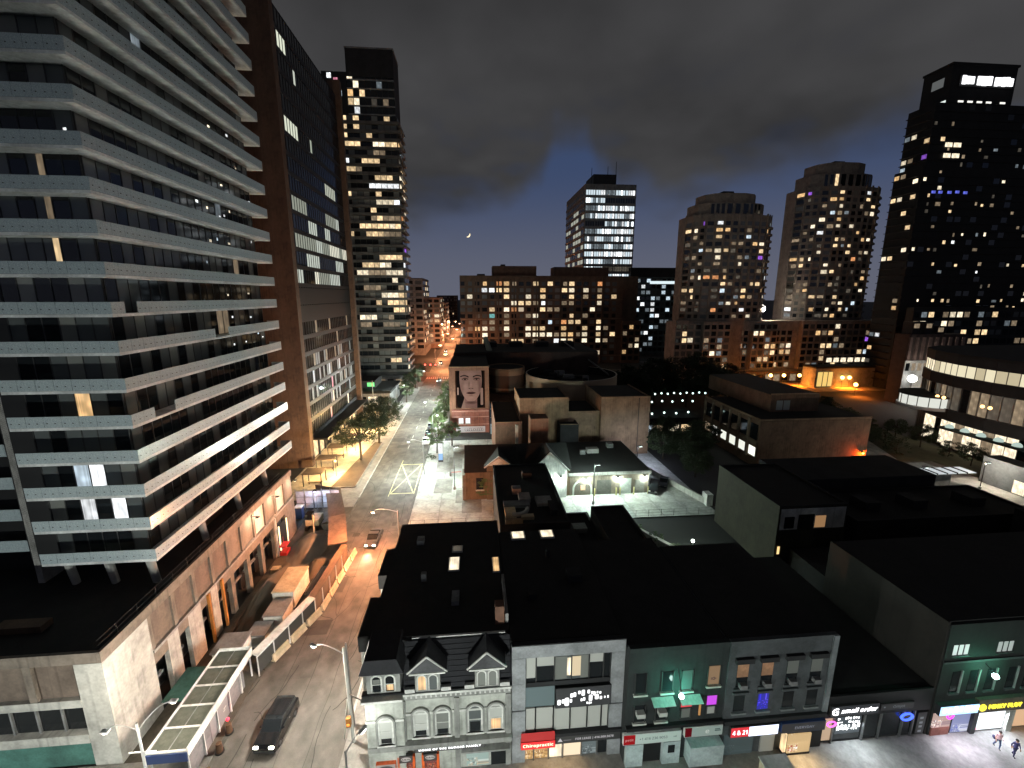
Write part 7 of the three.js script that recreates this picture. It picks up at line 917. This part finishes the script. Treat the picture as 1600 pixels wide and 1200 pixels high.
// ================================================================ vehicles
function vehicle(name, label, x, z, turn, paint, o = {}) {      // nose towards +z before turning
  const suv = !!o.suv, L0 = o.len ?? 4.6, W = o.wide ?? 1.84, H = suv ? 1.86 : 1.45, t = thing(name, label, 'car', [x, 0.01, z], turn + 0.0001, o.group);
  const h = L0 / 2, hood = suv ? 1.12 : 0.92, belt = hood + 0.06;
  const prof = [[-h, 0.32], [-h - 0.02, 0.7], [-h + 0.06, belt], [-h + 0.5, belt + 0.02], [h - 1.35, belt], [h - 0.2, hood - 0.18], [h, hood - 0.35], [h + 0.02, 0.4], [h - 0.1, 0.28], [h - 0.45, 0.26], [h - 0.5, 0.5], [h - 0.72, 0.68], [h - 1.0, 0.68], [h - 1.22, 0.5], [h - 1.27, 0.26], [-h + 1.27, 0.26], [-h + 1.22, 0.5], [-h + 1.0, 0.68], [-h + 0.72, 0.68], [-h + 0.5, 0.5], [-h + 0.45, 0.26], [-h + 0.1, 0.26]];
  const sideOn = (pts, w, b) => prism(pts, w - 2 * b, b).translate(0, 0, -(w - 2 * b) / 2).rotateY(-Math.PI / 2);
  put(t, 'body', sideOn(prof, W, 0.06), paint);
  const rear = suv ? -h + 0.12 : -h + 0.55, cab = [[rear, belt], [rear + (suv ? 0.28 : 0.62), H - 0.05], [rear + (suv ? 0.6 : 0.95), H], [h - 2.15, H], [h - 1.85, H - 0.06], [h - 1.15, belt - 0.02]];
  put(t, 'glasshouse', sideOn(cab, W - 0.24, 0.05), M.glass);
  put(t, 'roof', sideOn([[rear + (suv ? 0.4 : 0.85), H - 0.02], [rear + (suv ? 0.6 : 1.0), H + 0.035], [h - 2.2, H + 0.035], [h - 1.95, H - 0.02]], W - 0.3, 0.03), paint);
  for (const sx of [-1, 1]) {
    for (const pz of [h - 0.86, -h + 0.86]) { const w = put(t, 'wheel', new THREE.CylinderGeometry(0.34, 0.34, 0.22, 18).rotateZ(Math.PI / 2), M.black, sx * (W / 2 - 0.12), 0.34, pz); put(w, 'rim', new THREE.CylinderGeometry(0.2, 0.2, 0.02, 12).rotateZ(Math.PI / 2), M.steel, sx * (W / 2) - w.position.x + w.position.x, 0.34, pz); }
    put(t, 'pillar', bar([0, 0, 0], [0, H - belt, -0.25], 0.04, 0.03, 4), paint, sx * (W / 2 - 0.1), belt, h - 2.4);
    put(t, 'mirror', new RoundedBoxGeometry(0.18, 0.13, 0.1, 1, 0.03), paint, sx * (W / 2 + 0.06), belt + 0.08, h - 1.55);
    put(t, 'door_handle', bx(0.03, 0.03, 0.16), M.steel, sx * (W / 2 + 0.005), belt - 0.14, h - 2.7);
    put(t, 'headlight', new RoundedBoxGeometry(0.46, 0.22, 0.2, 2, 0.08), o.on ? glow(1, 0.93, 0.78, 14) : M.blind, sx * (W / 2 - 0.3), hood - 0.3, h - 0.02);
    put(t, 'taillight', new RoundedBoxGeometry(0.28, 0.2, 0.1, 2, 0.03), o.on ? glow(1, 0.06, 0.04, 3) : M.redPlastic, sx * (W / 2 - 0.2), belt - 0.2, -h + 0.0);
  }
  put(t, 'grille', bx(0.9, 0.2, 0.06), M.black, 0, hood - 0.42, h + 0.03); put(t, 'bumper', new RoundedBoxGeometry(W - 0.1, 0.22, 0.2, 2, 0.06), M.darksteel, 0, 0.42, h); put(t, 'number_plate', bx(0.5, 0.12, 0.02), M.blind, 0, 0.5, -h - 0.06);
  if (o.on) { const d = new THREE.Vector3(Math.sin(turn), 0, Math.cos(turn)), s = new THREE.SpotLight(0xffe6c0, o.cd ?? 90, 30, 0.6, 0.7); s.position.set(x + d.x * (h + 0.25), 0.8, z + d.z * (h + 0.25)); s.target.position.set(x + d.x * (h + 7), 0, z + d.z * (h + 7)); s.castShadow = true; scene.add(s, s.target); }
  return t;
}
const carBlack = mat(0.006, 0.006, 0.007, { roughness: 0.12, specularIntensity: 0.5, clearcoat: 1, clearcoatRoughness: 0.05 }), carGrey = mat(0.09, 0.10, 0.12, { roughness: 0.3, metalness: 0.5, clearcoat: 1, clearcoatRoughness: 0.05 }), carWhite = mat(0.6, 0.6, 0.6, { roughness: 0.3, clearcoat: 1 });
vehicle('car', 'black sport utility car with headlights on, nearest on the cross street', -18.9, -35.4, -0.08, carBlack, { suv: true, len: 4.6, wide: 1.98, on: true, cd: 260 });
vehicle('car', 'grey-blue car with headlights on under the orange lamp', -17.0, -67.4, -0.05, carGrey, { len: 4.6, on: true, cd: 300 });
vehicle('car', 'black car parked at the right end of the gabled hall', 37.0, -81.8, -0.5, carBlack, { suv: true }); vehicle('car', 'dark grey car parked against the forecourt wall', 40.4, -84.5, -0.55, carGrey, {});
vehicle('car', 'dark car parked behind the gabled hall in the white glare', 37.6, -89.5, -0.5, carBlack, {});
vehicle('car', 'pale car under the first street trees on the right kerb', -13.4, -117, Math.PI, carWhite, {}); vehicle('car', 'dark car second along the right kerb under the trees', -13.4, -124, Math.PI, carBlack, {}); vehicle('car', 'grey car third along the right kerb under the trees', -13.4, -131, Math.PI, carGrey, {});
vehicle('car', 'far car with red tail lights waiting at the zebra crossing', -16.2, -205, Math.PI, carGrey, { on: true, cd: 60 });
vehicle('car', 'car with bright headlights coming down the orange street', -19.6, -262, 0, carGrey, { on: true, cd: 150, group: 'cars on the orange street' }); vehicle('car', 'second car down the orange street with headlights', -19.8, -318, 0, carBlack, { on: true, cd: 150, group: 'cars on the orange street' });
{ const t = thing('forecourt_wall', 'low pale wall along the right side of the forecourt', 'wall', [43, 0, -83]); world(t, 'wall_piece', slab([[44.6, -74.5], [45.0, -74.7], [39.4, -93], [39.0, -92.9]], 0.1, 1.3), M.pale); B(t, 'gate_pier', M.white, 44.4, 45.6, 0.1, 2.4, -76, -74.2); }
{ const t = thing('traffic_cone_lamp', 'small red barricade lamp on the pavement by the walkway', 'barricade lamp', [-23.7, 0.13, -36.2]); world(t, 'stand', bar([-23.7, 0.05, -36.2], [-23.7, 0.7, -36.2], 0.05), M.orangeSteel); world(t, 'lamp_glass', new THREE.SphereGeometry(0.16, 10, 8).translate(-23.7, 0.84, -36.2), glow(1, 0.03, 0.08, 2.5)); lampLight(-23.7, 0.84, -36.2, 0xff1030, 1.6, 5); }
for (const [x, z, w] of [[-23.2, -33.8, 'nearest'], [-23.3, -35.6, 'middle'], [-22.9, -31.6, 'foremost']]) { const t = thing('traffic_drum', `dark traffic drum at the kerb by the walkway, ${w} of the three`, 'traffic drum', [x, 0.02, z], 0, 'traffic drums at the kerb'); world(t, 'base', new THREE.CylinderGeometry(0.36, 0.38, 0.1, 14).translate(x, 0.07, z), M.black); world(t, 'drum', new THREE.CylinderGeometry(0.22, 0.28, 0.85, 14).translate(x, 0.55, z), worn(0.12, 0.06, 0.03)); }

// ================================================================ people
function person(label, x, z, turn, look, pose) {
  const S = 84, mc = new MarchingCubes(S, M.grey, false, false, 60000), sc = 0.98, bones = [], V = (a) => new THREE.Vector3(...a);
  const J = (a, b, r0, r1) => bones.push([V(a), V(b), r0, r1]);
  const st = pose.stride, hip = 0.92;
  J([0, 1.0, 0], [0, 1.38, 0.01], 0.13, 0.15); J([-0.15, 1.4, 0], [0.15, 1.4, 0], 0.075, 0.075); J([0, 1.42, 0], [0, 1.56, 0.02], 0.06, 0.055); J([0, 1.60, 0.02], [0, 1.68, 0.03], 0.088, 0.1); J([-0.08, hip, 0], [0.08, hip, 0], 0.125, 0.125);
  for (const s of [-1, 1]) { const k = s * st, knee = [s * 0.1, 0.5, k * 0.28 + 0.05], foot = [s * 0.1, 0.09, k * 0.36 - (k < 0 ? 0.12 : 0)]; J([s * 0.09, hip, 0], knee, 0.09, 0.062); J(knee, foot, 0.06, 0.04); J(foot, [foot[0], 0.05, foot[2] + 0.15], 0.042, 0.036); const el = [s * 0.25, 1.12, -k * 0.18 - 0.02], ha = pose.raise && s > 0 ? [s * 0.16, 1.15, 0.24] : [s * 0.24, 0.88, -k * 0.3 + 0.06]; J([s * 0.18, 1.4, 0], el, 0.055, 0.043); J(el, ha, 0.042, 0.032); J(ha, [ha[0], ha[1] - 0.08, ha[2] + 0.03], 0.038, 0.026); for (let q = 0; q < 2; q++) J([ha[0] + (q - 0.5) * 0.02, ha[1] - 0.05, ha[2] + 0.02], [ha[0] + (q - 0.5) * 0.03, ha[1] - 0.14, ha[2] + 0.05], 0.012, 0.01); }
  const half = S / 2, p = new THREE.Vector3(), ab = new THREE.Vector3(), ap = new THREE.Vector3();
  for (let k = 0; k < S; k++) for (let j = 0; j < S; j++) for (let i = 0; i < S; i++) {
    p.set((i - half) / half * sc, (j - half) / half * sc + 0.88, (k - half) / half * sc); let d = 9;
    for (const [a, b, r0, r1] of bones) { ab.subVectors(b, a); ap.subVectors(p, a); const q = Math.max(0, Math.min(1, ap.dot(ab) / ab.lengthSq())), e = ap.addScaledVector(ab, -q).length() - (r0 + (r1 - r0) * q), h = Math.max(0, 0.035 - Math.abs(d - e)) / 0.035; d = Math.min(d, e) - h * h * 0.035 / 4; }
    mc.field[k * S * S + j * S + i] = -d * 40;
  }
  mc.isolation = 0; mc.update(); const n = mc.count, pos = mc.positionArray.slice(0, n * 3), nor = mc.normalArray.slice(0, n * 3), col = new Float32Array(n * 3);
  for (let i = 0; i < n; i++) { pos[i * 3] *= sc; pos[i * 3 + 1] = pos[i * 3 + 1] * sc + 0.88; pos[i * 3 + 2] *= sc; const y = pos[i * 3 + 1], ax = Math.abs(pos[i * 3]), fz = pos[i * 3 + 2]; let c = y > 1.5 ? (y > 1.66 || fz < 0.0 ? look.hair : look.skin) : y > 0.96 ? (ax > 0.2 && y < (look.sleeve ?? 1.2) ? look.skin : look.top) : ax > 0.19 ? look.skin : y > 0.1 ? look.legs : look.shoes; col.set(c, i * 3); }
  const g = new THREE.BufferGeometry(); g.setAttribute('position', new THREE.BufferAttribute(pos, 3)); g.setAttribute('normal', new THREE.BufferAttribute(nor, 3)); g.setAttribute('color', new THREE.BufferAttribute(col, 3));
  const t = thing('person', label, 'person', [x, 0.13, z], turn + 0.0001); put(t, 'body', g, new THREE.MeshStandardMaterial({ vertexColors: true, roughness: 0.8 }));
  const hair = new THREE.SphereGeometry(0.118, 14, 10, 0, 7, 0, 1.9).scale(0.95, 1.05, 1.05).rotateX(-0.35); put(t, 'hair', hair, mat(...look.hair), 0, 1.68, 0.0); if (look.bag) put(t, 'bag', new RoundedBoxGeometry(0.16, 0.26, 0.3, 2, 0.05), mat(...look.bag), -0.27, 0.95, -0.06);
  return t;
}
person('person in a pale pink top and blue jeans walking before the yellow sign', 46.3, -27.9, -0.5, { skin: [0.42, 0.25, 0.18], hair: [0.03, 0.02, 0.015], top: [0.55, 0.36, 0.36], legs: [0.05, 0.08, 0.16], shoes: [0.02, 0.02, 0.02], bag: [0.02, 0.02, 0.06] }, { stride: 0.42, raise: true });
person('person in dark blue clothes walking behind the one in pink', 46.9, -27.1, -0.3, { skin: [0.3, 0.18, 0.12], hair: [0.015, 0.012, 0.01], top: [0.03, 0.03, 0.10], legs: [0.025, 0.025, 0.07], shoes: [0.01, 0.01, 0.01], sleeve: 0.9 }, { stride: -0.38 });
renderer.render(scene, camera);
